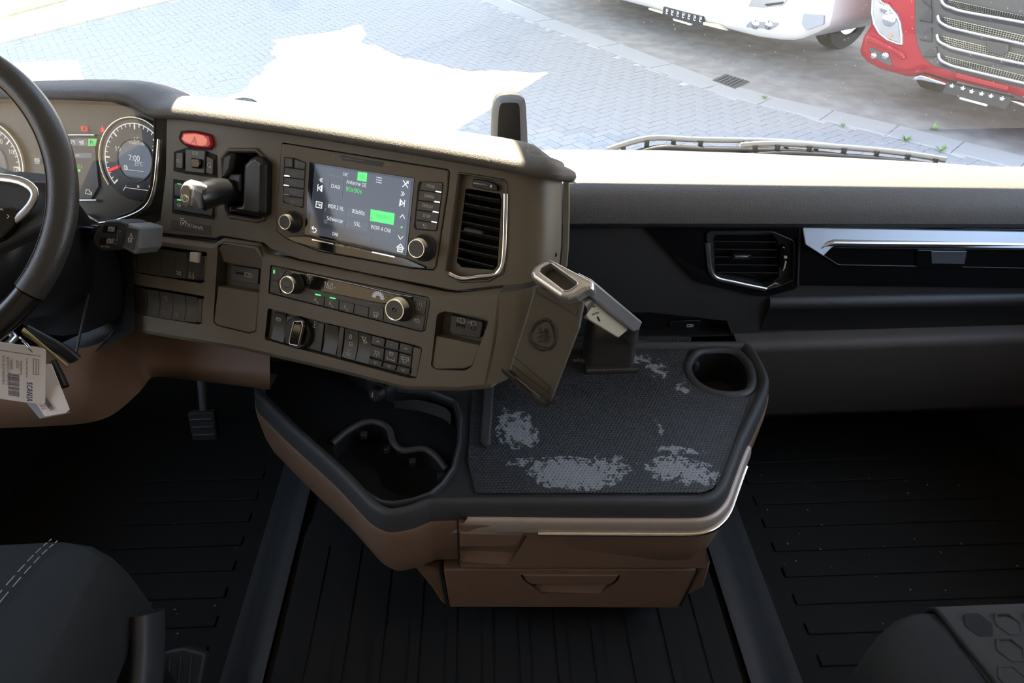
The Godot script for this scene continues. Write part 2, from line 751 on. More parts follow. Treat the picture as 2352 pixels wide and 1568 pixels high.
func build_shell() -> void:
	var f := structure("floor", "black ribbed rubber floor of the truck cab")
	slab("floor_sheet", Vector3(0.05, -0.03, -0.25), Vector3(3.1, 0.06, 2.8), M.rubber, f)
	# faint moulded ribs of the two foot mats
	for r in [[-1.0, -0.66, -1.35], [0.72, 1.4, -1.35]]:
		for i in 11:
			slab("mat_rib", Vector3((r[0] + r[1]) / 2, 0.003, r[2] + 0.075 * i), Vector3(r[1] - r[0], 0.006, 0.028), M.rubber, f, 0.002)
	# engine tunnel with its sloped grey sides
	var t := structure("trim_1", "raised engine tunnel with sloping grey plastic sides between the footwells")
	for side in [[-0.61, -0.468], [0.665, 0.50]]:
		var mb := Mb.new()
		var rows := []
		for z in [-1.45, -0.9, -0.3, 0.9]:
			var row := PackedVector3Array()
			for k in 9:
				var u := k / 8.0
				var w := u * u * (3 - 2 * u)
				row.append(Vector3(lerpf(side[0], side[1], u), lerpf(0.0, 0.14, clampf(w * 1.1, 0, 1)), z))
			rows.append(row)
		mb.grid(rows, false, side[0] > 0)
		put(mb, "side_cover", M.charcoal_tunnel, t)
	slab("tunnel_core", Vector3(0.016, 0.06, -0.25), Vector3(0.97, 0.12, 2.3), M.rubber, t)
	var mat_poly := rr(pv([-0.455, 1.09, 0.487, 1.09, 0.487, -0.9, -0.455, -0.9]), 0.05, 6)
	var mm := turned(Transform3D(Basis(Vector3(1, 0, 0), Vector3(0, 0, -1), Vector3(0, 1, 0)), Vector3.ZERO))
	ex(mm, mat_poly, 0.12, 0.137, 0.004)
	put(mm, "tunnel_mat", M.rubber, t)
	for i in 12:
		slab("mat_rib", Vector3(-0.40 + i * 0.076, 0.1385, -0.15), Vector3(0.020, 0.005, 1.7), M.rubber, t, 0.002)
	# walls
	var wl := structure("wall_left", "left side of the cab with the driver's door")
	slab("door_panel", Vector3(-1.40, 0.42, -0.4), Vector3(0.10, 0.94, 2.4), M.charcoal, wl)
	slab("roof_side", Vector3(-1.40, 1.88, -0.4), Vector3(0.10, 0.54, 2.4), M.headliner, wl)
	slab("rear_quarter", Vector3(-1.40, 1.32, 0.45), Vector3(0.10, 0.90, 0.7), M.headliner, wl)
	slab("pillar", Vector3(-1.40, 1.32, -1.40), Vector3(0.12, 0.90, 0.16), M.charcoal, wl)
	var wr := structure("wall_right", "right side of the cab with the passenger door")
	slab("door_panel", Vector3(1.55, 0.42, -0.4), Vector3(0.10, 0.94, 2.4), M.charcoal, wr)
	slab("roof_side", Vector3(1.55, 1.95, -0.4), Vector3(0.10, 0.40, 2.4), M.headliner, wr)
	slab("rear_quarter", Vector3(1.55, 1.32, 0.45), Vector3(0.10, 0.90, 0.7), M.headliner, wr)
	slab("pillar", Vector3(1.55, 1.32, -1.42), Vector3(0.12, 0.90, 0.16), M.charcoal, wr)
	var wb := structure("wall_rear", "rear wall of the cab behind the seats")
	slab("rear_panel", Vector3(0.07, 1.05, 0.85), Vector3(3.06, 2.2, 0.1), M.headliner, wb)
	var wf := structure("wall_front", "bulkhead below the windscreen")
	slab("bulkhead", Vector3(0.07, 0.32, -1.60), Vector3(3.06, 0.76, 0.06), M.rubber, wf)
	slab("cowl", Vector3(0.07, 0.70, -1.62), Vector3(3.06, 0.03, 0.14), M.charcoal, wf)
	var c := structure("ceiling", "pale headliner and roof of the cab")
	var rl := turned(Transform3D(Basis(Vector3(1, 0, 0), Vector3(0, 0, -1), Vector3(0, 1, 0)), Vector3.ZERO))
	ex(rl, rect(Vector2(-1.46, -0.95), Vector2(1.60, 1.335)), 2.10, 2.18, 0.0, [rect(Vector2(-0.35, -0.45), Vector2(0.45, 0.15))])
	put(rl, "roof_lining", M.headliner, c)
	slab("header", Vector3(0.07, 2.06, -1.30), Vector3(3.06, 0.16, 0.06), M.charcoal, c)
	# glass
	var w1 := structure("window_1", "windscreen of the truck")
	var g := Mb.new()
	g.quad(Vector3(-1.34, 0.90, -1.585), Vector3(1.49, 0.90, -1.585), Vector3(1.49, 2.0, -1.30), Vector3(-1.34, 2.0, -1.30))
	put(g, "pane", M.pane, w1)
	# roller blind half drawn over the centre and passenger side of the windscreen
	var rb := thing("sun_blind", "dark roller blind drawn down over the passenger half of the windscreen", "sun blind", Transform3D(), Vector3(0.55, 2.0, -1.29))
	var bl := Mb.new()
	bl.quad(Vector3(-0.02, 1.285, -1.455), Vector3(1.52, 1.285, -1.455), Vector3(1.52, 2.0, -1.27), Vector3(-0.02, 2.0, -1.27))
	put(bl, "blind_cloth", M.headliner, rb)
	var bb := Mb.new()
	tube(bb, p3([-0.02, 1.285, -1.455, 1.52, 1.285, -1.455]), 0.012, 10)
	put(bb, "bottom_bar", M.charcoal, rb)
	var rb2 := thing("sun_blind", "short dark roller blind over the driver's edge of the windscreen", "sun blind", Transform3D(), Vector3(-1.05, 2.0, -1.29))
	bl = Mb.new()
	bl.quad(Vector3(-1.36, 1.39, -1.428), Vector3(-0.56, 1.39, -1.428), Vector3(-0.56, 2.0, -1.27), Vector3(-1.36, 2.0, -1.27))
	put(bl, "blind_cloth", M.headliner, rb2)
	bb = Mb.new()
	tube(bb, p3([-1.36, 1.39, -1.428, -0.56, 1.39, -1.428]), 0.012, 10)
	put(bb, "bottom_bar", M.charcoal, rb2)
	O = Vector3.ZERO
	var w4 := structure("window_4", "glass roof hatch behind the seats")
	var hg := Mb.new()
	hg.quad(Vector3(-0.36, 2.185, 0.46), Vector3(0.46, 2.185, 0.46), Vector3(0.46, 2.185, -0.16), Vector3(-0.36, 2.185, -0.16))
	put(hg, "pane", M.pane, w4)
	for s in [[-1.38, "window_2", "driver's door window"], [1.53, "window_3", "passenger door window"]]:
		var w := structure(s[1], s[2])
		var gm := Mb.new()
		gm.quad(Vector3(s[0], 0.88, 0.12), Vector3(s[0], 0.88, -1.34), Vector3(s[0], 1.77, -1.34), Vector3(s[0], 1.77, 0.12))
		put(gm, "pane", M.pane, w)





# ---------- passenger side of the dashboard ----------
var dash: Node3D
var dash_base: Vector3


func build_passenger_dash() -> void:
	dash_base = Vector3(0.2, 0.53, -1.25)
	var d := thing("dashboard", "charcoal dashboard across the cab with a padded sunlit top below the windscreen", "dashboard", Transform3D(), dash_base)
	dash = d
	# padded top: one profile swept along x
	var prof := [[0.66, -1.59], [0.896, -1.505], [0.905, -1.45], [0.915, -1.372], [0.921, -1.362], [0.921, -1.31], [0.9195, -1.285], [0.914, -1.262], [0.901, -1.245], [0.884, -1.237], [0.866, -1.234], [0.849, -1.234]]
	var xs := [-1.40, -0.6, -0.1, 0.2, 0.4, 0.6, 0.8, 1.0, 1.25, 1.56]
	var mb := Mb.new()
	var rows := []
	for x in xs:
		var row := PackedVector3Array()
		for q in prof:
			var sag := 0.022 * clampf((x - 0.18) / 0.96, 0, 1.4)
			# the far edge follows the curved windscreen
			var bow := 0.10 * pow(clampf((x - 0.35) / 0.9, 0, 1.2), 1.5) if q[1] < -1.38 and q[0] > 0.8 else 0.0
			row.append(Vector3(x, q[0] - sag, q[1] + bow))
		rows.append(row)
	mb.grid(rows, false, true)
	put(mb, "top_pad", M.dash_soft, d)
	var lip := Mb.new()
	rows = []
	for x in xs.slice(2):
		var row := PackedVector3Array()
		for q in [[0.849, -1.234], [0.841, -1.236], [0.830, -1.25], [0.828, -1.30]]:
			var sag := 0.022 * clampf((x - 0.18) / 0.96, 0, 1.4)
			row.append(Vector3(x, q[0] - sag, q[1]))
		rows.append(row)
	lip.grid(rows, false, true)
	put(lip, "lower_lip", M.charcoal, d)
	# matt face below the lip
	var vent := rr(pv([0.4515, 0.8128, 0.4607, 0.8202, 0.5959, 0.8173, 0.6476, 0.7946, 0.654, 0.7806, 0.6749, 0.6896, 0.6517, 0.6757, 0.6156, 0.6649, 0.5015, 0.694, 0.4815, 0.7097, 0.4704, 0.7358]), 0.004)
	var sock := rr(pv([0.2785, 0.6099, 0.3699, 0.6073, 0.5469, 0.579, 0.5677, 0.5357, 0.2844, 0.5443]), 0.006)
	var face := turned(FP)
	ex(face, rect(Vector2(-0.1, 0.535), Vector2(1.5, 0.828)), -0.06, -0.008, 0.0, [sock, grow(fix(vent), -0.002)])
	put(face, "matt_face", M.charcoal, d)
	var sk := turned(FP)
	pocket(sk, sock, -0.008, -0.05, 0.0)
	put(sk, "socket_recess", M.black_plastic, d)
	# soft lower pad under the glovebox
	var low := Mb.new()
	rows = []
	for x in [0.63, 0.7, 1.0, 1.5]:
		var row := PackedVector3Array()
		for q in [[0.645, -1.258], [0.640, -1.246], [0.622, -1.240], [0.615, -1.244], [0.56, -1.255], [0.53, -1.262]]:
			row.append(Vector3(x, q[0] - 0.012 * (x - 0.7), q[1]))
		rows.append(row)
	low.grid(rows, false, true)
	put(low, "lower_pad", M.black_plastic, d)
	# gloss black trim with the slanted end
	var trim := turned(FP)
	ex(trim, rr(pv([0.3149, 0.8381, 0.3764, 0.7735, 0.4395, 0.7051, 0.459, 0.6908, 0.5937, 0.6507, 0.6269, 0.6483, 0.6813, 0.6646, 0.6873, 0.6762, 0.6483, 0.8267]), 0.006), -0.03, 0.0, 0.003, [vent])
	put(trim, "gloss_trim", M.gloss_black, d)
	# kick panel of taupe plastic
	var kick := Mb.new()
	rows = []
	for x in [0.57, 0.7, 1.0, 1.5]:
		var row := PackedVector3Array()
		for q in [[0.545, -1.27], [0.538, -1.235], [0.528, -1.222], [0.512, -1.218], [0.40, -1.225], [0.30, -1.238], [0.262, -1.262], [0.255, -1.33]]:
			row.append(Vector3(x, q[0] + 0.010 * (x - 0.7), q[1]))
		rows.append(row)
	kick.grid(rows, false, true)
	put(kick, "kick_panel", M.taupe_plastic, d, "taupe kick panel")


# ---------- driver side: housing of the control panel, part of the same dashboard ----------
func build_driver_dash() -> void:
	var d := dash
	O = dash_base
	var up_edge := pv([-0.4043, 0.088, -0.1176, 0.0993, 0.115, 0.1022, 0.2298, 0.1024, 0.2494, -0.0045, 0.2558, -0.0642, 0.1829, -0.0893, 0.1602, -0.091, 0.0212, -0.0977, -0.1055, -0.102, -0.1665, -0.097, -0.1816, -0.0898, -0.2727, -0.0953, -0.2857, -0.1024, -0.4582, -0.123, -0.412, -0.0945, -0.403, -0.0129])
	var low_edge := pv([-0.4933, -0.1387, -0.4589, -0.1343, -0.2848, -0.1166, -0.2645, -0.1034, -0.1919, -0.0978, -0.178, -0.1112, -0.1047, -0.1105, 0.0222, -0.1053, 0.1581, -0.1017, 0.1857, -0.0981, 0.2521, -0.0748, 0.2563, -0.1474, 0.2542, -0.2194, 0.2125, -0.2362, 0.1191, -0.2613, 0.0036, -0.2665, -0.2093, -0.2803, -0.4894, -0.314])
	var mb := turned(FU)
	ex(mb, up_edge, -0.03, 0.0, 0.0015, [infot_outline(), vent_outline(), brake_outline()], false, false)
	put(mb, "upper_face", M.fascia, d, "dark brown-grey upper control panel")
	mb = turned(FU)
	ex(mb, grow(fix(low_edge), 0.006), -0.03, 0.007, 0.009, [climate_outline(), row_outline(), usb_outline(0), usb_outline(1), bank_outline(0), bank_outline(1)], false, false)
	put(mb, "lower_face", M.fascia, d, "dark brown-grey lower control panel")
	# right-hand wrap: from the panel edge round to the side
	var wrap := turned(FU)
	var offs := [0.0, 0.0, -0.005, -0.018, -0.045, -0.085]
	var cols_up := [pv([0.2263, 0.1031, 0.2385, 0.0497, 0.2481, -0.0047, 0.2538, -0.0646]), pv([0.253, 0.1031, 0.2637, 0.0512, 0.2736, -0.0027, 0.2787, -0.0571]), pv([0.2753, 0.1034, 0.285, 0.052, 0.294, -0.0001, 0.2977, -0.0489]), pv([0.2886, 0.1025, 0.2978, 0.0511, 0.3064, 0.0022, 0.3094, -0.0419]), pv([0.2931, 0.1011, 0.3027, 0.0485, 0.3109, 0.0021, 0.3131, -0.0372]), pv([0.2855, 0.0987, 0.2952, 0.0452, 0.3036, -0.0018, 0.3062, -0.0371])]
	var cols_low := [pv([0.2523, -0.0752, 0.2571, -0.1189, 0.2584, -0.159, 0.2542, -0.2182]), pv([0.2763, -0.0674, 0.2799, -0.1103, 0.2801, -0.1504, 0.2762, -0.2084]), pv([0.2948, -0.0583, 0.2972, -0.1008, 0.2962, -0.1411, 0.2895, -0.1976]), pv([0.3058, -0.0517, 0.3064, -0.091, 0.3056, -0.1314, 0.2957, -0.1856]), pv([0.3094, -0.0473, 0.3101, -0.0874, 0.3074, -0.1256, 0.2942, -0.1781]), pv([0.3032, -0.0474, 0.3037, -0.0876, 0.3009, -0.1272, 0.2854, -0.1798])]
	var offl := [0.007, 0.005, -0.003, -0.018, -0.045, -0.085]
	for pair in [[cols_up, offs], [cols_low, offl]]:
		var rows := []
		for c in 6:
			rows.append(smooth3(at_z(pair[0][c], pair[1][c]), 2))
		wrap.grid(rows, false, false)
	put(wrap, "side_wrap", M.fascia, d)
	# joint between the two halves of the wrap
	var j := turned(FU)
	var ra := PackedVector3Array()
	var rb := PackedVector3Array()
	for c in 6:
		var a: Vector2 = cols_up[c][3]
		var b: Vector2 = cols_low[c][0]
		ra.append(Vector3(a.x, a.y, offs[c]))
		rb.append(Vector3(b.x, b.y, offl[c]))
	j.grid([ra, rb], false, true)
	put(j, "joint_band", M.charcoal, d)
	var es := turned(FU)
	var e0 := at_z(pv([0.2861, 0.0983, 0.2957, 0.0452, 0.3042, -0.0019, 0.3075, -0.0373]), -0.090)
	var e1 := at_z(pv([0.2934, 0.0971, 0.3037, 0.0446, 0.3112, -0.0008, 0.3145, -0.0321]), -0.094)
	es.grid([e0, e1], false, false)
	var e2 := at_z(pv([0.2754, 0.096, 0.2864, 0.0401, 0.2944, -0.0081, 0.2979, -0.0414]), -0.16)
	es.grid([e1, e2], false, false)
	put(es, "end_strip", M.fascia, d)
	var hole := turned(FU)
	hole.T = FU * Transform3D(Basis(), Vector3(Vector2(0.3099, -0.0104).x, Vector2(0.3099, -0.0104).y, -0.040))
	lathe(hole, [[0.0035, 0.0], [0.0030, 0.0008], [0.0016, 0.0004], [0.0001, 0.0]], 12)
	put(hole, "screw_hole", M.void, d)
	var under := turned(FU)
	var r0 := PackedVector3Array()
	var r1 := PackedVector3Array()
	for q in pv([-0.4894, -0.314, -0.2093, -0.2803, 0.0036, -0.2665, 0.1191, -0.2613, 0.2125, -0.2362, 0.2542, -0.2194, 0.2905, -0.1966, 0.3086, -0.1642]):
		r0.append(Vector3(q.x, q.y, 0.0))
		r1.append(Vector3(q.x + 0.02, q.y + 0.06, -0.28))
	under.grid([r0, r1], false, false)
	put(under, "underside", M.black_plastic, d)
	build_hood()


func build_hood() -> void:
	# stations: points on the line where the hood meets the panel, from left to right
	var st := PackedVector3Array()
	for q in pv([-0.8166, 0.0403, -0.5199, 0.0696, -0.3575, 0.0848, -0.2417, 0.0939, -0.0854, 0.1034, -0.0412, 0.0953, -0.0133, 0.0839]):
		st.append(FC * Vector3(q.x, q.y, 0.012))
	for q in pv([-0.3683, 0.0907, -0.2383, 0.0958, -0.1176, 0.0993, 0.0107, 0.101, 0.115, 0.1022, 0.2298, 0.1024, 0.2631, 0.1018, 0.2939, 0.1003]):
		st.append(FU * Vector3(q.x, q.y, 0.0))
	for q in pv([0.2948, 0.0979]):
		st.append(FU * Vector3(q.x, q.y, -0.05))
	for q in pv([0.2787, 0.0947]):
		st.append(FU * Vector3(q.x, q.y, -0.12))
	var n := st.size()
	var outw := []
	for i in n:
		var d := (st[mini(i + 1, n - 1)] - st[maxi(i - 1, 0)])
		d.y = 0
		d = d.normalized()
		outw.append(Vector3(-d.z, 0, d.x))
	var secs := [[-0.004, -0.006], [0.010, -0.004], [0.016, 0.000], [0.0185, 0.006], [0.017, 0.012], [0.010, 0.0165], [-0.005, 0.019], [-0.03, 0.020], [-0.055, 0.016], [-0.10, -0.005], [-0.20, -0.07], [-0.32, -0.16]]
	var rows := []
	for i in n:
		var row := PackedVector3Array()
		for s in secs:
			var k: float = s[0]
			var dir: Vector3 = outw[i]
			if k < 0:
				# rearward parts all run towards the windscreen so that the end does not fold
				dir = Vector3(0.0, 0, 1.0).lerp(outw[i], 0.0 if i > n - 5 else 1.0).normalized()
				if i > n - 5:
					k *= 0.45
			row.append(st[i] + dir * k + Vector3(0, s[1] * (0.45 if s[1] < 0 and k < 0 else 1.0) if i > n - 5 else s[1], 0))
		rows.append(row)
	var sm := []
	for i in n - 1:
		for j in 3:
			var r := PackedVector3Array()
			for k in secs.size():
				var a: Vector3 = rows[maxi(i - 1, 0)][k]
				var b: Vector3 = rows[mini(i + 2, n - 1)][k]
				r.append((rows[i][k] as Vector3).cubic_interpolate(rows[i + 1][k], a, b, j / 3.0))
			sm.append(r)
	sm.append(rows[-1])
	var mb := Mb.new()
	mb.grid(sm, false, true)
	put(mb, "hood_pad", M.dash_soft, dash, "padded hood over the instruments")


# ---------- outlines of the openings in the control panel (panel frame, metres) ----------
func infot_outline() -> PackedVector2Array:
	return rr(pv([-0.1604, 0.0774, 0.1425, 0.0835, 0.1444, 0.0542, 0.1426, -0.0613, 0.1385, -0.0675, 0.1026, -0.073, -0.07, -0.0819, -0.1384, -0.0738, -0.1595, -0.0642]), 0.006)


func vent_outline() -> PackedVector2Array:
	return rr(pv([0.1542, 0.083, 0.2291, 0.0841, 0.2354, 0.0777, 0.2523, -0.0477, 0.2296, -0.0651, 0.1853, -0.0762, 0.1561, -0.0656]), 0.006)


func brake_outline() -> PackedVector2Array:
	return rr(pv([-0.2672, 0.0524, -0.206, 0.0616, -0.1825, 0.0478, -0.1793, -0.0528, -0.1978, -0.0594, -0.258, -0.063, -0.2688, -0.051, -0.2826, 0.0352]), 0.005)


func climate_outline() -> PackedVector2Array:
	return rr(pv([-0.1589, -0.1212, 0.1386, -0.1078, 0.1432, -0.1127, 0.1418, -0.1608, 0.1338, -0.1651, -0.158, -0.1706, -0.1593, -0.1681]), 0.004)


func row_outline() -> PackedVector2Array:
	return rr(pv([-0.158, -0.196, 0.137, -0.1873, 0.1405, -0.1912, 0.1373, -0.24, 0.1256, -0.2437, -0.1577, -0.2526, -0.1599, -0.2492]), 0.004)


func usb_outline(i: int) -> PackedVector2Array:
	if i == 0:
		return rr(pv([-0.2721, -0.1073, -0.2577, -0.1018, -0.1862, -0.0957, -0.1773, -0.1084, -0.1788, -0.2423, -0.1928, -0.2499, -0.2642, -0.254, -0.2738, -0.2495]), 0.004)
	return rr(pv([0.1571, -0.13, 0.1691, -0.1229, 0.2393, -0.1169, 0.2418, -0.1231, 0.2272, -0.1956, 0.216, -0.2065, 0.1686, -0.2172, 0.1588, -0.2141]), 0.005)


func bank_outline(i: int) -> PackedVector2Array:
	if i == 0:
		return rr(pv([-0.4646, -0.1445, -0.2966, -0.1286, -0.2947, -0.1315, -0.2975, -0.1827, -0.3059, -0.1859, -0.4659, -0.2019]), 0.003)
	return rr(pv([-0.4813, -0.2251, -0.2969, -0.207, -0.2959, -0.2108, -0.2991, -0.2585, -0.3067, -0.2618, -0.4829, -0.2818]), 0.003)


func plate(parent: Node3D, called: String, poly: PackedVector2Array, z0: float, z1: float, m: Material, bev := 0.0008, r := 0.0, label := "") -> MeshInstance3D:
	var mb := Mb.new()
	ex(mb, rr(poly, r, 3) if r > 0.0 else poly, z0, z1, bev)
	return put(mb, called, m, parent, label)


# a gap-lined plate: recessed dark floor filling an opening, with the joint round it
func backing(parent: Node3D, poly: PackedVector2Array, z1: float, depth: float, m: Material, called := "recess") -> void:
	var mb := Mb.new()
	pocket(mb, poly, z1, z1 - depth, 0.0)
	put(mb, called, m, parent)


func knob(parent: Node3D, c: Vector2, r_base: float, r_top: float, z0: float, z1: float, ring: Material) -> Node3D:
	var k := Mb.new()
	k.T = Transform3D(Basis(), Vector3(c.x, c.y, 0))
	lathe(k, [[r_base * 1.08, z0], [r_base * 1.08, z0 + 0.003], [r_base, z0 + 0.004], [r_top * 1.04, z1 - 0.002], [r_top, z1], [0.0001, z1]])
	var n := put(k, "knob", M.button_black, parent)
	var g := Mb.new()
	g.T = k.T
	lathe(g, [[r_top * 1.02, z1 - 0.0006], [r_top * 1.0, z1 + 0.0005], [r_top * 0.93, z1 + 0.0005], [r_top * 0.9, z1 - 0.0004]])
	put(g, "ring", ring, n)
	return n


# ---------- infotainment ----------
func build_infotainment() -> void:
	var ol := infot_outline()
	var c := mid_of(ol)
	var t := thing("infotainment_unit", "double-height radio and navigation unit with a lit touch screen showing radio stations", "car radio", FU, Vector3(c.x, c.y, 0))
	backing(t, ol, 0.0, 0.012, M.void, "gap")
	plate(t, "bezel", grow(fix(ol), -0.0014), -0.012, 0.0022, M.fascia, 0.0015)
	# screen
	plate(t, "screen_frame", pv([-0.102, 0.0553, 0.0875, 0.0618, 0.0907, -0.0553, -0.0999, -0.0592]), 0.0, 0.0028, M.gloss_black, 0.0006)
	var sc := plate(t, "screen", pv([-0.0914, 0.0527, 0.0838, 0.0585, 0.0865, -0.053, -0.0901, -0.0551]), 0.002, 0.0032, M.lit_screen, 0.0002)
	var z := 0.0034
	var tiles := [[pv([-0.0673, -0.0025, -0.0251, -0.0013, -0.0249, -0.017, -0.0669, -0.0183])], [pv([-0.0225, -0.0015, 0.0169, 0, 0.0177, -0.0154, -0.0221, -0.0165])], [pv([-0.0662, -0.0196, -0.0252, -0.0185, -0.0252, -0.0337, -0.0658, -0.0349])], [pv([-0.0222, -0.018, 0.0174, -0.0169, 0.0178, -0.0325, -0.0218, -0.033])], [pv([-0.0895, -0.0423, -0.0735, -0.0422, 0.0243, -0.0384, 0.0254, -0.0533, -0.089, -0.0556])]]
	for q in tiles:
		plate(sc, "tile", q[0], z - 0.0003, z, M.lit_tile, 0.0)
	plate(sc, "lit_tile", pv([0.0189, 0.0034, 0.0616, 0.0047, 0.0618, -0.013, 0.0195, -0.0144]), z - 0.0003, z, M.lit_green, 0.0)
	plate(sc, "lit_tab", pv([-0.0109, 0.0552, 0.0058, 0.0562, 0.0064, 0.0428, -0.0106, 0.0418]), z - 0.0003, z, M.lit_green, 0.0)
	plate(sc, "page_dot", pv([0.0746, -0.0123, 0.0778, -0.0122, 0.0779, -0.0149, 0.0747, -0.0151]), z - 0.0003, z, M.lit_green, 0.0)
	z = 0.0037
	words(sc, "Antenne DE", Vector2(-0.0113, 0.0373), z, 0.0060, M.lit_white, 0, 0.036)
	words(sc, "90s90s", Vector2(-0.0144, 0.0265), z, 0.0066, M.lit_green, 0, 0.029)
	words(sc, "SRC", Vector2(-0.0322, 0.0475), z, 0.0045, M.lit_white, 0, 0.009)
	words(sc, "DAB", Vector2(-0.0481, 0.0263), z, 0.0056, M.lit_white, 0, 0.016)
	words(sc, "WDR 2 RL", Vector2(-0.0445, -0.0053), z, 0.0060, M.lit_white, 0, 0.030)
	words(sc, "80s80s", Vector2(-0.0022, -0.0052), z, 0.0060, M.lit_white, 0, 0.023)
	words(sc, "90s90s", Vector2(0.0409, -0.004), z, 0.0060, M.lit_green_soft, 0, 0.023)
	words(sc, "Schwarzw", Vector2(-0.044, -0.0245), z, 0.0060, M.lit_white, 0, 0.030)
	words(sc, "SSL", Vector2(-0.0021, -0.0238), z, 0.0060, M.lit_white, 0, 0.012)
	words(sc, "WDR 4 OW", Vector2(0.0407, -0.0227), z, 0.0060, M.lit_white, 0, 0.036)
	words(sc, "DAB", Vector2(-0.0405, -0.0471), z, 0.0052, M.lit_white, 0, 0.010)
	for q in [["7", Vector2(-0.0634, -0.013)], ["8", Vector2(-0.0205, -0.0119)], ["9", Vector2(0.0222, -0.0106)], ["10", Vector2(-0.0612, -0.0311)], ["11", Vector2(-0.0192, -0.03)], ["12", Vector2(0.0236, -0.0292)]]:
		words(sc, q[0], q[1], z, 0.005, M.lit_dim)
	var ring_w := 0.0009
	icon(sc, [[0.1, 0.5, -0.4, 0, 0.1, -0.5], [0.55, 0.5, 0.05, 0, 0.55, -0.5]], Vector2(-0.0766, 0.0317), 0.006, z, M.lit_white, ring_w)
	icon(sc, [[-0.1, 0.5, 0.4, 0, -0.1, -0.5], [-0.55, 0.5, -0.05, 0, -0.55, -0.5]], Vector2(0.072, 0.0359), 0.006, z, M.lit_white, ring_w)
	icon(sc, [[-0.5, 0.6, -0.5, -0.6], [0.5, 0.6, -0.3, 0, 0.5, -0.6, 0.5, 0.6], [0.3, 0.3, 0.3, -0.3]], Vector2(-0.0773, 0.0188), 0.008, z, M.lit_white, 0.0013)
	icon(sc, [[0.5, 0.6, 0.5, -0.6], [-0.5, 0.6, 0.3, 0, -0.5, -0.6, -0.5, 0.6], [-0.3, 0.3, -0.3, -0.3]], Vector2(0.0724, 0.0223), 0.008, z, M.lit_white, 0.0013)
	icon(sc, [[-0.5, -0.3, 0, 0.3, 0.5, -0.3]], Vector2(0.0757, 0.0028), 0.008, z, M.lit_white, 0.0012)
	icon(sc, [[-0.5, 0.3, 0, -0.3, 0.5, 0.3]], Vector2(0.0766, -0.0295), 0.008, z, M.lit_white, 0.0012)
	icon(sc, [[-0.6, 0, 0, 0.6, 0.6, 0], [-0.4, 0, -0.4, -0.55, 0.4, -0.55, 0.4, 0], [-0.2, -0.2, 0.2, -0.2], [-0.2, 0.1, 0.2, 0.1]], Vector2(0.0784, -0.045), 0.010, z, M.lit_white, 0.0016)
	icon(sc, [[0.5, 0.5, -0.5, -0.5], [-0.5, 0.5, 0.5, -0.5], [0.2, 0.5, 0.5, 0.2]], Vector2(0.0742, 0.0508), 0.009, z, M.lit_white, 0.0014)
	icon(sc, [[-0.5, 0.4, -0.4, 0.4], [-0.2, 0.4, 0.5, 0.4], [-0.5, 0, -0.4, 0], [-0.2, 0, 0.5, 0], [-0.5, -0.4, -0.4, -0.4], [-0.2, -0.4, 0.5, -0.4]], Vector2(0.028, 0.0489), 0.009, z, M.lit_white, 0.001)
	icon(sc, [[-0.5, 0.3, 0.3, 0.3, 0.5, 0, 0.3, -0.4, -0.2, -0.4], [-0.2, 0.6, -0.5, 0.3, -0.2, 0]], Vector2(-0.0812, -0.0481), 0.009, z, M.lit_white, 0.0012)
	icon(sc, [[-0.5, 0.4, 0.5, 0.4, 0.5, -0.4, -0.5, -0.4, -0.5, 0.4], [-0.2, 0.1, 0.3, 0.1], [0.0, -0.1, 0.3, -0.1]], Vector2(-0.0762, -0.0072), 0.011, z, M.lit_white, 0.0012)
	icon(sc, [[-0.5, 0.5, 0.5, 0.5, 0.5, -0.7], [-0.5, 0.5, -0.5, -0.5]], Vector2(-0.0484, 0.0287), 0.026, z, M.lit_dim, 0.0005)
	icon(sc, [[0, 0.4, 0, -0.5], [-0.3, 0.4, -0.4, 0.1, -0.3, -0.2], [0.3, 0.4, 0.4, 0.1, 0.3, -0.2]], Vector2(-0.0024, 0.0485), 0.009, z, M.lit_green_soft, 0.0008)
	# card slot
	var sl := pv([-0.0471, 0.0741, 0.0317, 0.0757, 0.0301, 0.0694, -0.0416, 0.0676])
	plate(t, "card_slot", sl, 0.0, 0.0026, M.black_plastic, 0.0003)
	plate(t, "card_slot_flap", pv([-0.0401, 0.0729, -0.0003, 0.0736, -0.0008, 0.0712, -0.039, 0.0703]), 0.0, 0.0031, M.button_black, 0.0003)
	words(t, "SD", Vector2(-0.0582, 0.0712), 0.0026, 0.003, M.print_dim)
	words(t, "SD", Vector2(0.0407, 0.0737), 0.0026, 0.003, M.print_dim)
	# button columns
	var yl := [245.0, 352.0, 457.0, 557.0, 656.0, 735.0]
	var yr := [305.0, 382.0, 487.0, 590.0, 692.0, 790.0]
	var lf := rr(pv([-0.1515, 0.056, -0.1309, 0.0574, -0.1084, 0.0539, -0.1072, -0.0184, -0.1474, -0.0161]), 0.002)
	plate(t, "button_field", lf, 0.0, 0.0025, M.void, 0.0)
	var names := ["", "RADIO", "MEDIA", "TRAFFIC", "NAVI"]
	var lq := [pv([-0.1486, 0.055, -0.1334, 0.0556, -0.1326, 0.0425, -0.1478, 0.0408]), pv([-0.1298, 0.0555, -0.1087, 0.0527, -0.1086, 0.0427, -0.129, 0.042]), pv([-0.1477, 0.0392, -0.1085, 0.0415, -0.1081, 0.0273, -0.1473, 0.0254]), pv([-0.1471, 0.0241, -0.108, 0.0265, -0.1076, 0.0127, -0.1466, 0.011]), pv([-0.1465, 0.0097, -0.1075, 0.0116, -0.107, -0.002, -0.146, -0.0034]), pv([-0.1459, -0.0047, -0.1069, -0.0031, -0.1065, -0.0161, -0.1286, -0.0171, -0.1444, -0.0141])]
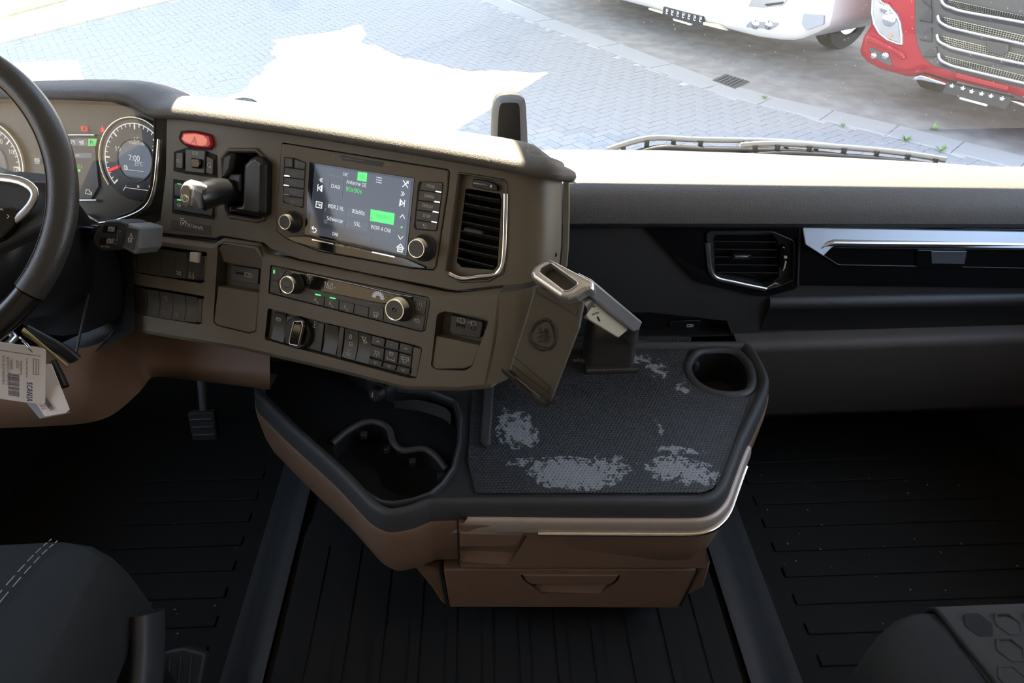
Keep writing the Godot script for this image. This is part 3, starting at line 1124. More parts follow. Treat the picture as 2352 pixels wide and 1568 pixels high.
	for i in lq.size():
		var b := plate(t, "button", lq[i], 0.001, 0.004, M.fascia_button, 0.0006)
		if i >= 2:
			words(b, names[i - 1], mid_of(lq[i]), 0.0042, 0.0032, M.print_dim)
	icon(t, [[0.3, 0.4, -0.2, 0, 0.3, -0.4], [-0.4, 0.4, -0.4, -0.4]], Vector2(-0.1386, 0.0487), 0.004, 0.0042, M.print_dim, 0.0005)
	icon(t, [[-0.3, 0.4, 0.2, 0, -0.3, -0.4], [0.4, 0.4, 0.4, -0.4]], Vector2(-0.1244, 0.0493), 0.004, 0.0042, M.print_dim, 0.0005)
	for q in [pv([-0.1471, 0.028, -0.1372, 0.0287, -0.1348, 0.0266, -0.1469, 0.0255]), pv([-0.1466, 0.0132, -0.1372, 0.0136, -0.1348, 0.0115, -0.1467, 0.0105]), pv([-0.1459, -0.0018, -0.1368, -0.0014, -0.1341, -0.0033, -0.1461, -0.0042])]:
		plate(t, "button_trim", q, 0.003, 0.0045, M.chrome, 0.0003)
	plate(t, "button_field", rr(pv([0.0962, 0.0586, 0.1343, 0.0637, 0.1356, 0.0599, 0.1361, -0.0075, 0.1316, -0.009, 0.1, -0.0124, 0.0965, -0.0103, 0.0943, 0.0536]), 0.002), 0.0, 0.0025, M.void, 0.0)
	var rq := [pv([0.1014, 0.0588, 0.1345, 0.0627, 0.1361, 0.0484, 0.0989, 0.0465]), pv([0.0989, 0.0455, 0.1358, 0.0473, 0.136, 0.0337, 0.0988, 0.0317]), pv([0.0987, 0.0305, 0.1357, 0.0326, 0.1359, 0.0194, 0.0987, 0.0173]), pv([0.0987, 0.0162, 0.1357, 0.0183, 0.1356, 0.0044, 0.0987, 0.0024]), pv([0.0986, 0.0012, 0.1354, 0.0033, 0.1352, -0.0062, 0.1316, -0.0079, 0.1022, -0.0108])]
	var rn := ["PHONE", "CAMERA", "DISPLAY", "SETUP"]
	for i in rq.size():
		var b := plate(t, "button", rq[i], 0.001, 0.004, M.fascia_button, 0.0006)
		if i < 4:
			words(b, rn[i], mid_of(rq[i]) + Vector2(-0.001, 0.0006), 0.0042, 0.0045, M.print, 0, 0.012 if i == 3 else (0.014 if i == 0 else 0.0175))
		else:
			icon(b, [[-0.5, 0.3, 0.3, 0.3, 0.5, 0, 0.3, -0.4, -0.2, -0.4], [-0.2, 0.6, -0.5, 0.3, -0.2, 0]], Vector2(0.1152, -0.0046), 0.006, 0.0042, M.print, 0.0006)
	for q in [pv([0.1268, 0.0504, 0.1355, 0.0504, 0.1355, 0.0482, 0.1246, 0.0478]), pv([0.1268, 0.0355, 0.1355, 0.0356, 0.1355, 0.0332, 0.1245, 0.033]), pv([0.1267, 0.0207, 0.1355, 0.0207, 0.1355, 0.0184, 0.1245, 0.0181]), pv([0.1264, 0.0057, 0.1351, 0.0058, 0.135, 0.0035, 0.1242, 0.0034])]:
		plate(t, "button_trim", q, 0.003, 0.0045, M.chrome, 0.0003)
	knob(t, Vector2(-0.1233, -0.043), 0.0165, 0.0115, 0.002, 0.024, M.warm_ring)
	knob(t, Vector2(0.118, -0.0366), 0.0190, 0.0135, 0.002, 0.026, M.warm_ring)
	icon(t, [ring_line(0.5, 12, Vector2.ZERO, 2.2, 7.2), [0, 0.1, 0, 0.6]], Vector2(-0.1447, -0.0245), 0.005, 0.0026, M.print_dim, 0.0004)
	# lower lip with its two chrome bars
	plate(t, "lower_lip", pv([-0.1355, -0.0702, -0.0972, -0.0604, 0.0901, -0.0581, 0.1265, -0.0643, 0.1253, -0.0671, 0.1019, -0.0707, -0.0401, -0.0776, -0.1194, -0.075]), 0.0, 0.005, M.gloss_black, 0.0012)
	plate(t, "chrome_bar", pv([-0.0813, -0.0624, -0.041, -0.0618, -0.0391, -0.0637, -0.0828, -0.0651]), 0.004, 0.0062, M.chrome, 0.0004)
	plate(t, "chrome_bar", pv([0.0306, -0.0597, 0.0705, -0.0589, 0.0745, -0.0611, 0.0305, -0.0621]), 0.004, 0.0062, M.chrome, 0.0004)
	words(t, "SCANIA", Vector2(-0.0289, -0.0624), 0.0053, 0.0036, M.print, 0, 0.0165, true)
	words(t, "| INFOTAINMENT PREMIUM", Vector2(0.0057, -0.0618), 0.0053, 0.0036, M.print, 0, 0.044)


# ---------- air vents ----------
func build_vents() -> void:
	var ol := vent_outline()
	var c := mid_of(ol)
	var t := thing("air_vent", "tall angular air vent with chrome edge at the right end of the control panel", "air vent", FU, Vector3(c.x, c.y, 0))
	var mouth := rr(pv([0.1665, 0.0609, 0.2217, 0.0624, 0.2257, 0.0535, 0.2355, -0.0415, 0.2301, -0.048, 0.1782, -0.0547, 0.1694, -0.0488]), 0.004)
	var fr := Mb.new()
	var p := fix(ol)
	# funnel from the outer edge to the mouth
	frame_ring(fr, p, 0.004, -0.004, 0.003)
	put(fr, "frame", M.fascia, t)
	var fun := Mb.new()
	for part in minus(grow(p, -0.003), [mouth]):
		flat(fun, part, -0.010)
	var q := grow(p, -0.003)
	q.reverse()
	wall(fun, q, -0.010, q, 0.001, true)
	put(fun, "funnel", M.fascia, t)
	backing(t, mouth, -0.010, 0.05, M.void, "duct")
	var lines := [pv([0.168, 0.0501, 0.2228, 0.0507]), pv([0.168, 0.0364, 0.2257, 0.0366]), pv([0.1679, 0.0232, 0.2276, 0.0238]), pv([0.1679, 0.0097, 0.2293, 0.01]), pv([0.1679, -0.0039, 0.2307, -0.0028]), pv([0.1685, -0.0173, 0.2321, -0.017]), pv([0.1688, -0.0307, 0.2331, -0.0301]), pv([0.1693, -0.0445, 0.2299, -0.0453])]
	for l in lines:
		var s := Mb.new()
		tube(s, PackedVector3Array([Vector3(l[0].x, l[0].y, -0.016), Vector3(l[1].x, l[1].y, -0.016)]), 0.009, 8, true, 0.14, Vector3(0, 1, -0.45))
		put(s, "slat", M.charcoal, t)
	plate(t, "slider", pv([0.1756, 0.0055, 0.2051, 0.0053, 0.2064, -0.0003, 0.1954, -0.0015, 0.1746, -0.0016]), -0.02, -0.004, M.charcoal, 0.002, 0.002)
	var tab := plate(t, "shut_off", pv([0.1782, 0.0761, 0.1993, 0.0774, 0.2172, 0.0738, 0.2202, 0.0658, 0.2057, 0.0643, 0.1789, 0.0654]), -0.012, -0.004, M.black_plastic, 0.001, 0.002)
	plate(tab, "chrome_mark", pv([0.1804, 0.0719, 0.2028, 0.0717, 0.2031, 0.07, 0.1808, 0.0693]), -0.005, -0.003, M.chrome, 0.0003)
	plate(tab, "lamp_dot", circle(Vector2(0.2089, 0.0708), 0.0022, 10), -0.005, -0.0028, M.white_marker, 0.0003)
	var ch := Mb.new()
	tube(ch, at_z(smooth2(pv([0.2344, 0.0644, 0.2415, 0.0184, 0.2467, -0.0232, 0.2454, -0.0422, 0.2366, -0.053, 0.212, -0.0614, 0.1869, -0.0696, 0.1652, -0.0666]), 4, false), 0.0015), 0.0042, 8, true, 0.7)
	put(ch, "chrome_edge", M.chrome, t, "chrome edge")
	# passenger vent
	var pol := rr(pv([0.4526, 0.8128, 0.4613, 0.8191, 0.595, 0.8162, 0.6458, 0.7941, 0.6526, 0.7806, 0.673, 0.6911, 0.6501, 0.6772, 0.6152, 0.6664, 0.5025, 0.6955, 0.4827, 0.7102, 0.4718, 0.7358]), 0.004)
	var pc := mid_of(pol)
	var t2 := thing("air_vent", "five-sided air vent with a bright lower edge in the glossy black passenger trim", "air vent", FP, Vector3(pc.x, pc.y, 0))
	var m2 := rr(pv([0.4785, 0.7934, 0.4829, 0.7995, 0.6041, 0.7968, 0.6204, 0.7836, 0.6452, 0.6908, 0.6223, 0.665, 0.5128, 0.6907, 0.4981, 0.7032]), 0.004)
	fr = Mb.new()
	frame_ring(fr, fix(pol), 0.006, -0.006, 0.004)
	put(fr, "frame", M.black_plastic, t2)
	fun = Mb.new()
	for part in minus(grow(fix(pol), -0.004), [m2]):
		flat(fun, part, -0.016)
	q = grow(fix(pol), -0.004)
	q.reverse()
	wall(fun, q, -0.016, q, 0.001, true)
	put(fun, "funnel", M.charcoal, t2)
	backing(t2, m2, -0.016, 0.06, M.void, "duct")
	for l in [pv([0.4774, 0.7807, 0.6155, 0.7759]), pv([0.4813, 0.7616, 0.6225, 0.7567]), pv([0.4862, 0.7425, 0.6283, 0.7377]), pv([0.4914, 0.723, 0.6337, 0.7182]), pv([0.4988, 0.7027, 0.6385, 0.698])]:
		var s := Mb.new()
		tube(s, PackedVector3Array([Vector3(l[0].x, l[0].y, -0.022), Vector3(l[1].x, l[1].y, -0.022)]), 0.011, 8, true, 0.14, Vector3(0, 1, -0.5))
		put(s, "slat", M.black_plastic, t2)
	for x in [Vector2(0.5044, 0.7625), Vector2(0.5309, 0.7618), Vector2(0.5574, 0.7612), Vector2(0.584, 0.7606), Vector2(0.6058, 0.7601)]:
		var s := Mb.new()
		box(s, Vector3(x.x, pc.y, -0.05), Vector3(0.002, 0.10, 0.02))
		put(s, "rear_fin", M.black_plastic, t2)
	var sl := plate(t2, "slider", pv([0.5279, 0.7531, 0.5668, 0.7522, 0.5681, 0.7403, 0.5289, 0.7421]), -0.03, -0.008, M.black_plastic, 0.002, 0.001)
	plate(sl, "chrome_mark", pv([0.5304, 0.7518, 0.5591, 0.7511, 0.5583, 0.7459, 0.5334, 0.7465]), -0.009, -0.006, M.satin_metal, 0.0006)
	var tw := plate(t2, "thumb_wheel", pv([0.6261, 0.7763, 0.638, 0.772, 0.6494, 0.7457, 0.6535, 0.7177, 0.6453, 0.708, 0.6353, 0.7238, 0.6253, 0.7628]), -0.02, -0.006, M.gloss_black, 0.004, 0.006)
	plate(tw, "mark", pv([0.6424, 0.7382, 0.6457, 0.7376, 0.6466, 0.7213, 0.6437, 0.7129, 0.6432, 0.72]), -0.008, -0.003, M.white_marker, 0.0004)
	plate(tw, "mark", pv([0.6369, 0.7508, 0.6434, 0.7506, 0.6448, 0.7451, 0.6382, 0.7452]), -0.008, -0.003, M.white_marker, 0.0004)
	ch = Mb.new()
	tube(ch, at_z(smooth2(pv([0.4613, 0.7903, 0.4684, 0.7633, 0.4772, 0.7301, 0.4876, 0.7101, 0.5031, 0.6989, 0.5356, 0.6903, 0.5749, 0.6797, 0.6144, 0.6699]), 4, false), 0.001), 0.0055, 8, true, 0.7)
	put(ch, "chrome_edge", M.satin_metal, t2, "bright metal edge")
	plate(t2, "corner_facet", pv([0.6125, 0.6737, 0.6306, 0.6869, 0.6472, 0.6798, 0.6136, 0.669]), -0.004, 0.003, M.satin_metal, 0.001)
	# glovebox front
	var gc := Vector2(0.9294, 0.741)
	var gb := thing("glovebox_lid", "glossy black glovebox front with a brushed aluminium strip and a recessed handle", "glovebox", FP, Vector3(gc.x, gc.y, 0))
	plate(gb, "lid", pv([0.652, 0.8249, 1.2852, 0.8017, 1.3669, 0.6476, 0.687, 0.6757]), -0.03, -0.001, M.gloss_black, 0.002)
	var al := Mb.new()
	ex(al, pv([0.6547, 0.8244, 1.282, 0.8022, 1.2987, 0.7707, 0.7332, 0.7894, 0.7194, 0.7853, 0.703, 0.7698, 0.6632, 0.7919]), -0.002, 0.004, 0.0014)
	# the strip leans back towards its upper edge
	for i in al.v.size():
		al.v[i].z += (0.826 - al.v[i].y) * 0.5
		al.n[i] = (al.n[i] + Vector3(0, 0.5, 0) * al.n[i].z).normalized()
	put(al, "aluminium_strip", M.brushed, gb, "brushed aluminium strip")
	plate(gb, "metal_lip", pv([0.6937, 0.7812, 0.7087, 0.7969, 0.7216, 0.8009, 1.2767, 0.7819, 1.284, 0.7681, 0.7091, 0.7882, 0.7022, 0.7854]), -0.002, 0.026, M.satin_metal, 0.004)
	var gr := Mb.new()
	tube(gr, at_z(pv([0.668, 0.7833, 0.7066, 0.7614, 0.7556, 0.731, 0.7653, 0.7287, 1.3359, 0.7033]), 0.001), 0.0018, 6)
	put(gr, "groove_edge", M.gloss_black, gb)
	plate(gb, "grip_panel", pv([0.6962, 0.769, 0.7242, 0.7719, 1.3109, 0.7524, 1.335, 0.7069, 0.7655, 0.7299, 0.7555, 0.7332]), -0.004, 0.0006, M.gloss_black, 0.0003)
	var la := plate(gb, "latch", pv([0.9187, 0.7644, 1.0326, 0.76, 1.0425, 0.7169, 0.9345, 0.7214]), -0.002, 0.004, M.gloss_black, 0.002, 0.004)
	plate(la, "latch_tongue", pv([0.9499, 0.7618, 1.0306, 0.7594, 1.0385, 0.7266, 0.9645, 0.7296]), 0.0, 0.006, M.brushed_dark, 0.001, 0.002)
	plate(gb, "side_trim", pv([0.6472, 0.8266, 0.6515, 0.8265, 0.686, 0.6787, 0.6812, 0.6778]), -0.004, 0.003, M.charcoal, 0.001)


# ---------- climate control ----------
func build_climate() -> void:
	var ol := climate_outline()
	var c := mid_of(ol)
	var t := thing("climate_control_unit", "climate control strip with two ringed knobs and a reading of 16.0 degrees", "climate control", FU, Vector3(c.x, c.y, 0))
	backing(t, ol, 0.007, 0.012, M.void, "gap")
	plate(t, "base_plate", grow(fix(ol), -0.0012), -0.005, 0.006, M.fascia_button, 0.001)
	var disp := plate(t, "display", pv([-0.1245, -0.1211, 0.0856, -0.1164, 0.1114, -0.1134, 0.1117, -0.1182, 0.0645, -0.1362, 0.0417, -0.1384, -0.0707, -0.1437, -0.0793, -0.1442, -0.0955, -0.135]), 0.004, 0.008, M.gloss_black, 0.0012)
	words(disp, "16.0", Vector2(-0.0408, -0.13), 0.0083, 0.0105, M.lit_dim, 0, 0.0165)
	words(disp, "°C", Vector2(-0.0285, -0.1317), 0.0083, 0.004, M.lit_dim, 0, 0.004)
	var arc := Mb.new()
	var ac := Vector2(0.0526, -0.1301)
	for i in 9:
		var a := PI * (i + 0.5) / 9.0
		strokes(arc, [[cos(a) * 0.55, sin(a) * 0.55, cos(a), sin(a)]], ac, 0.0105, 0.0083, 0.0028)
	put(arc, "fan_level", M.lit_dim, disp)
	var line := Mb.new()
	tube(line, at_z(pv([-0.0828, -0.1204, 0.0092, -0.1173, 0.0871, -0.1159, 0.112, -0.1136]), 0.0084), 0.0006, 6)
	put(line, "edge_line", M.warm_metal, t)
	var k1 := knob(t, Vector2(-0.106, -0.1418), 0.0165, 0.0140, 0.005, 0.028, M.warm_ring)
	words(k1, "AUTO", Vector2(-0.1066, -0.1403), 0.0282, 0.0055, M.print_dim, 0, 0.009)
	plate(k1, "lamp", pv([-0.1109, -0.1453, -0.1018, -0.1445, -0.1021, -0.146, -0.1112, -0.1468]), 0.0275, 0.0283, M.gloss_black, 0.0002)
	var k2 := knob(t, Vector2(0.0966, -0.135), 0.0200, 0.0162, 0.005, 0.030, M.warm_ring)
	var dot := Mb.new()
	dot.T = Transform3D(Basis(), Vector3(Vector2(0.0958, -0.1347).x, Vector2(0.0958, -0.1347).y, 0.030))
	lathe(dot, [[0.0036, 0.0], [0.003, 0.0012], [0.0022, 0.0006], [0.0001, 0.0004]])
	put(dot, "sensor", M.gloss_black, k2)
	var seat_up := [[-0.3, 0.5, -0.1, 0.5], [-0.5, -0.1, -0.2, 0.2, 0.1, -0.2, 0.4, -0.2, 0.4, -0.6], [-0.4, 0.4, -0.4, 0.1]]
	var qs := [pv([-0.0759, -0.1517, -0.0473, -0.1506, -0.0473, -0.1662, -0.0752, -0.1672]), pv([-0.0458, -0.1508, -0.0188, -0.1498, -0.0187, -0.1655, -0.046, -0.1664]), pv([-0.0173, -0.15, 0.0099, -0.1491, 0.0101, -0.1644, -0.0174, -0.1655]), pv([0.011, -0.1492, 0.0373, -0.1485, 0.0377, -0.1641, 0.0112, -0.1647]), pv([0.0388, -0.1441, 0.064, -0.1425, 0.0651, -0.1631, 0.0389, -0.1641])]
	for i in qs.size():
		var b := plate(t, "button", qs[i], 0.004, 0.0075, M.fascia_button, 0.0007)
		if i < 3:
			icon(b, seat_up, mid_of(qs[i]) + Vector2(0.0, -0.002), 0.009, 0.0077, M.print, 0.0006)
		if i < 2:
			plate(b, "lamp", [pv([-0.065, -0.1493, -0.0542, -0.1488, -0.0545, -0.1507, -0.0652, -0.1512]), pv([-0.0362, -0.1481, -0.0256, -0.1477, -0.0259, -0.1494, -0.0366, -0.1501])][i], 0.007, 0.0085, M.lit_green, 0.0002)
		elif i == 4:
			icon(b, [[-0.5, 0.3, 0.5, 0.3, 0.3, -0.3, -0.3, -0.3, -0.5, 0.3], [-0.15, -0.5, -0.15, 0.1], [0.15, -0.5, 0.15, 0.1]], mid_of(qs[i]) + Vector2(0, -0.003), 0.010, 0.0077, M.print, 0.0006)
			plate(b, "lamp", pv([0.0458, -0.1468, 0.0576, -0.1463, 0.0574, -0.1481, 0.0454, -0.1487]), 0.007, 0.008, M.button_black, 0.0002)
	var left := [pv([-0.1545, -0.1235, -0.1254, -0.1228, -0.136, -0.1402, -0.1413, -0.1442, -0.1543, -0.1452]), pv([-0.1546, -0.1471, -0.1412, -0.1455, -0.1338, -0.164, -0.1556, -0.1667])]
	for q in left:
		plate(t, "button", q, 0.004, 0.0075, M.fascia_button, 0.0007)
	plate(t, "lamp", pv([-0.1511, -0.1283, -0.1487, -0.1281, -0.1486, -0.134, -0.151, -0.1342]), 0.007, 0.0085, M.lit_green, 0.0002)
	icon(t, [ring_line(0.4, 8), [0, 0.4, 0, 0.7], [0.35, 0.2, 0.6, 0.35], [0.35, -0.2, 0.6, -0.35], [0, -0.4, 0, -0.7]], Vector2(-0.1367, -0.1335), 0.005, 0.0078, M.print_dim, 0.0005)
	icon(t, [[-0.2, 0.6, -0.2, -0.2], [0.2, 0.6, 0.2, -0.2], [-0.2, 0.6, 0.2, 0.6], ring_line(0.35, 8, Vector2(0, -0.5))], Vector2(-0.0794, -0.1273), 0.010, 0.0083, M.print_dim, 0.0005)
	icon(t, [ring_line(0.28, 8, Vector2(0.3, 0.3)), ring_line(0.28, 8, Vector2(-0.3, 0.3)), ring_line(0.28, 8, Vector2(0.3, -0.3)), ring_line(0.28, 8, Vector2(-0.3, -0.3))], Vector2(0.0696, -0.1222), 0.009, 0.0083, M.print_dim, 0.0005)
	var right := [pv([0.1138, -0.1146, 0.1373, -0.1139, 0.1368, -0.1362, 0.1148, -0.1374]), pv([0.116, -0.1391, 0.1379, -0.1376, 0.1374, -0.16, 0.1132, -0.1602, 0.1113, -0.1532])]
	var r0 := plate(t, "button", right[0], 0.004, 0.0075, M.fascia_button, 0.0007)
	icon(r0, [[-0.4, 0.6, -0.3, 0.2, -0.4, -0.3], [0, 0.6, 0.1, 0.2, 0, -0.3], [0.4, 0.6, 0.5, 0.2, 0.4, -0.3], [-0.5, -0.6, 0.5, -0.6]], Vector2(0.125, -0.1251), 0.009, 0.0077, M.print, 0.0006)
	var r1 := plate(t, "button", right[1], 0.004, 0.0075, M.fascia_button, 0.0007)
	words(r1, "P", Vector2(0.1209, -0.1486), 0.0077, 0.0045, M.print)
	icon(r1, [ring_line(0.35, 8), [0, 0.4, 0, 0.6], [0.35, 0.2, 0.55, 0.3], [-0.35, 0.2, -0.55, 0.3], [0.35, -0.2, 0.55, -0.3], [-0.35, -0.2, -0.55, -0.3]], Vector2(0.1261, -0.1487), 0.008, 0.0077, M.print, 0.0006)


func rocker(parent: Node3D, quad_: PackedVector2Array, z: float, hollow := 0.004) -> MeshInstance3D:
	# a rocker cap: concave towards its middle; corners run TL, TR, BR, BL
	var mb := Mb.new()
	var rows := []
	var n := 8
	for i in n + 1:
		var u := float(i) / n
		var a := quad_[0].lerp(quad_[3], u)
		var b := quad_[1].lerp(quad_[2], u)
		var dz := -hollow * sin(PI * u)
		rows.append(PackedVector3Array([Vector3(a.x, a.y, z - 0.006), Vector3(a.x, a.y, z + dz), Vector3(b.x, b.y, z + dz), Vector3(b.x, b.y, z - 0.006)]))
	for k in 3:
		var strip := []
		for r in rows:
			strip.append(PackedVector3Array([r[k], r[k + 1]]))
		mb.grid(strip, false, true)
	mb.quad(rows[0][3], rows[0][2], rows[0][1], rows[0][0])
	mb.quad(rows[n][0], rows[n][1], rows[n][2], rows[n][3])
	return put(mb, "rocker", M.fascia_button, parent)


# ---------- switches ----------
func build_switches() -> void:
	var ol := row_outline()
	var c := mid_of(ol)
	var t := thing("switch_row", "lowest switch row with a chrome-edged rotary lever and lamp buttons", "switch panel", FU, Vector3(c.x, c.y, 0))
	backing(t, ol, 0.007, 0.012, M.void, "gap")
	plate(t, "base_plate", grow(fix(ol), -0.0016), -0.005, 0.0, M.button_black, 0.001)
	var up := [[-0.4, -0.2, 0, 0.2, 0.4, -0.2]]
	var dn := [[-0.4, 0.2, 0, -0.2, 0.4, 0.2]]
	var lamp_i := [[-0.4, 0.2, 0.4, 0.2, 0.2, -0.1, -0.2, -0.1, -0.4, 0.2], [0, -0.3, 0, -0.6], [-0.3, -0.2, -0.5, -0.5], [0.3, -0.2, 0.5, -0.5]]
	var b := rocker(t, pv([-0.147, -0.2002, -0.1216, -0.1992, -0.1219, -0.2485, -0.1473, -0.2481]), 0.006)
	icon(b, [ring_line(0.4, 10), [-0.3, 0.1, 0.3, 0.1], ring_line(0.6, 5, Vector2.ZERO, 2.6, 3.7), ring_line(0.6, 5, Vector2.ZERO, -0.5, 0.5)], Vector2(-0.1356, -0.2103), 0.008, 0.0056, M.print, 0.0006)
	plate(t, "rotary_plate", pv([-0.1229, -0.2006, -0.0461, -0.1966, -0.0468, -0.2452, -0.1233, -0.2496]), -0.002, 0.003, M.button_black, 0.0006)
	var rk := Mb.new()
	rk.T = Transform3D(Basis(), Vector3(Vector2(-0.0915, -0.2233).x, Vector2(-0.0915, -0.2233).y, 0.0))
	lathe(rk, [[0.0275, 0.002], [0.0270, 0.010], [0.0240, 0.013], [0.0001, 0.013]])
	var rn := put(rk, "rotary_base", M.black_plastic, t)
	plate(rn, "lever", rr(pv([-0.0901, -0.2037, -0.0751, -0.2, -0.0729, -0.2069, -0.0786, -0.2375, -0.0942, -0.2415, -0.0954, -0.2333]), 0.004), 0.010, 0.024, M.gloss_black, 0.002)
	var lv := Mb.new()
	frame_ring(lv, rr(pv([-0.0912, -0.1993, -0.0736, -0.1937, -0.071, -0.2046, -0.0766, -0.2398, -0.0964, -0.2421, -0.0972, -0.2338]), 0.005), 0.0028, 0.019, 0.0245)
	put(lv, "lever_trim", M.chrome, rn, "chrome edge of the lever")
	words(rn, "0", Vector2(-0.0854, -0.2052), 0.0243, 0.004, M.print_dim)
	icon(t, [[0, 0.6, 0, -0.6], [-0.4, 0.6, 0.4, 0.6], [-0.4, -0.5, 0.4, -0.5], [-0.3, 0, 0.3, 0]], Vector2(-0.0642, -0.2026), 0.009, 0.0032, M.print, 0.0007)
	b = rocker(t, pv([-0.0411, -0.1951, -0.0161, -0.1941, -0.0164, -0.242, -0.0419, -0.243]), 0.006)
	plate(t, "divider", pv([-0.0143, -0.1938, -0.0052, -0.1934, -0.0055, -0.245, -0.0146, -0.2446]), 0.0, 0.005, M.button_black, 0.0006)
	b = rocker(t, pv([-0.0033, -0.1931, 0.0216, -0.1924, 0.0217, -0.2408, -0.0035, -0.2418]), 0.006, 0.003)
	words(b, "0", Vector2(0.0086, -0.2046), 0.0052, 0.0075, M.print, 0, 0.0045)
	icon(b, [[-0.4, 0, -0.3, 0.4, 0.3, 0.4, 0.4, 0, 0.4, -0.3, -0.4, -0.3, -0.4, 0, 0.4, 0]], Vector2(0.0096, -0.2177), 0.008, 0.0042, M.print, 0.0006)
	icon(b, [[-0.3, 0.6, -0.3, 0.3], [0, 0.6, 0, 0.3], [0.3, 0.6, 0.3, 0.3], ring_line(0.25, 8, Vector2(0, -0.1)), [-0.5, -0.1, -0.35, -0.1], [0.5, -0.1, 0.35, -0.1], [-0.35, -0.45, -0.2, -0.3], [0.35, -0.45, 0.2, -0.3], [0, -0.6, 0, -0.4]], Vector2(0.0081, -0.2318), 0.011, 0.0052, M.amber_print, 0.0007)
	b = rocker(t, pv([0.0231, -0.1928, 0.047, -0.1923, 0.0474, -0.2406, 0.023, -0.241]), 0.006)
	icon(b, [[-0.5, 0.4, 0.3, 0.4, 0.1, 0, -0.2, 0, -0.4, 0.4], [0.1, -0.1, 0.4, -0.5], [-0.1, -0.1, 0.1, -0.6], [0.3, 0, 0.6, -0.3]], Vector2(0.0344, -0.2035), 0.011, 0.0054, M.print, 0.0007)
	var cols := [
		[pv([0.0497, -0.1925, 0.0728, -0.192, 0.0722, -0.2055, 0.0491, -0.2054]), pv([0.0488, -0.2092, 0.0726, -0.2085, 0.0727, -0.2274, 0.0485, -0.2279]), pv([0.0489, -0.231, 0.0726, -0.2302, 0.0721, -0.2388, 0.0483, -0.2393])],
		[pv([0.0756, -0.1919, 0.0984, -0.1914, 0.0978, -0.2046, 0.0749, -0.205]), pv([0.075, -0.2086, 0.0983, -0.2079, 0.0984, -0.2265, 0.0751, -0.2271]), pv([0.0751, -0.2303, 0.0984, -0.2295, 0.098, -0.2377, 0.0746, -0.2385])],
		[pv([0.1009, -0.1913, 0.123, -0.191, 0.1231, -0.2039, 0.1004, -0.2045]), pv([0.1007, -0.208, 0.1232, -0.2075, 0.1236, -0.2255, 0.1006, -0.2265]), pv([0.1009, -0.2295, 0.1235, -0.2287, 0.1231, -0.237, 0.1004, -0.2378])]]
	for i in 3:
		for j in 3:
			var bb := plate(t, "button", cols[i][j], 0.0, [0.007, 0.0055, 0.007][j], M.fascia_button, 0.0008)
			var mid := mid_of(cols[i][j])
			if j == 0:
				icon(bb, up, mid, 0.006, 0.0072, M.print, 0.0006)
			elif j == 2:
				icon(bb, dn, mid, 0.006, 0.0072, M.print, 0.0006)
			else:
				icon(bb, [lamp_i, [[-0.3, 0.6, 0.3, 0.6, 0.2, 0.2, -0.2, 0.2, -0.3, 0.6], [-0.6, -0.1, -0.6, -0.5, 0.6, -0.5, 0.6, -0.1]], [[-0.6, 0.0, -0.6, 0.4, 0.6, 0.4, 0.6, 0.0], [-0.4, 0.1, 0.4, 0.1, 0.15, -0.4, -0.15, -0.4, -0.4, 0.1]]][i], mid, 0.011, 0.0057, M.print, 0.0006)
	plate(t, "end_block", pv([0.124, -0.1924, 0.1387, -0.1919, 0.1366, -0.2387, 0.126, -0.2394]), 0.0, 0.006, M.fascia, 0.001)
	# two rocker banks on the left
	var labs := ["upper bank of dark rocker switches beside the steering column, one with a pale tab", "lower bank of dark rocker switches with small white vehicle symbols beside the steering column"]
	var q0 := [pv([-0.4633, -0.1505, -0.4346, -0.1479, -0.4343, -0.1968, -0.4638, -0.1998]), pv([-0.4334, -0.1479, -0.4043, -0.1451, -0.4044, -0.1939, -0.4336, -0.1969]), pv([-0.4029, -0.1451, -0.374, -0.1423, -0.3734, -0.1904, -0.4037, -0.1937]), pv([-0.3722, -0.1422, -0.3441, -0.1396, -0.3427, -0.1861, -0.3725, -0.1902]), pv([-0.3424, -0.1395, -0.314, -0.1369, -0.3136, -0.1817, -0.3418, -0.1859])]
	var q1 := [pv([-0.466, -0.2287, -0.4371, -0.226, -0.437, -0.276, -0.4665, -0.2792]), pv([-0.4356, -0.2258, -0.4057, -0.2228, -0.4056, -0.2723, -0.4359, -0.2759]), pv([-0.4042, -0.2227, -0.3744, -0.2197, -0.3744, -0.2687, -0.4045, -0.2722]), pv([-0.373, -0.2195, -0.3441, -0.2166, -0.3434, -0.2648, -0.3734, -0.2684]), pv([-0.3427, -0.2166, -0.3148, -0.2137, -0.3139, -0.2601, -0.3424, -0.2645])]
	for k in 2:
		var bo := bank_outline(k)
		var bc := mid_of(bo)
		var bank := thing("switch_bank", labs[k], "switch panel", FU, Vector3(bc.x, bc.y, 0))
		backing(bank, bo, 0.007, 0.014, M.black_plastic, "recess")
		var rs := []
		for q in [q0, q1][k]:
			rs.append(rocker(bank, q, 0.005))
		plate(bank, "end_block", [pv([-0.311, -0.1376, -0.3014, -0.137, -0.3023, -0.1793, -0.3125, -0.1809]), pv([-0.3131, -0.2151, -0.302, -0.2142, -0.3029, -0.2577, -0.3138, -0.259])][k], -0.006, 0.005, M.button_black, 0.001)
		plate(bank, "side_sliver", [pv([-0.3025, -0.1366, -0.2991, -0.1366, -0.3007, -0.1797, -0.3038, -0.1797]), pv([-0.3022, -0.2127, -0.2988, -0.2126, -0.3013, -0.2575, -0.3044, -0.2575])][k], -0.006, 0.004, M.brown_plastic, 0.0006)
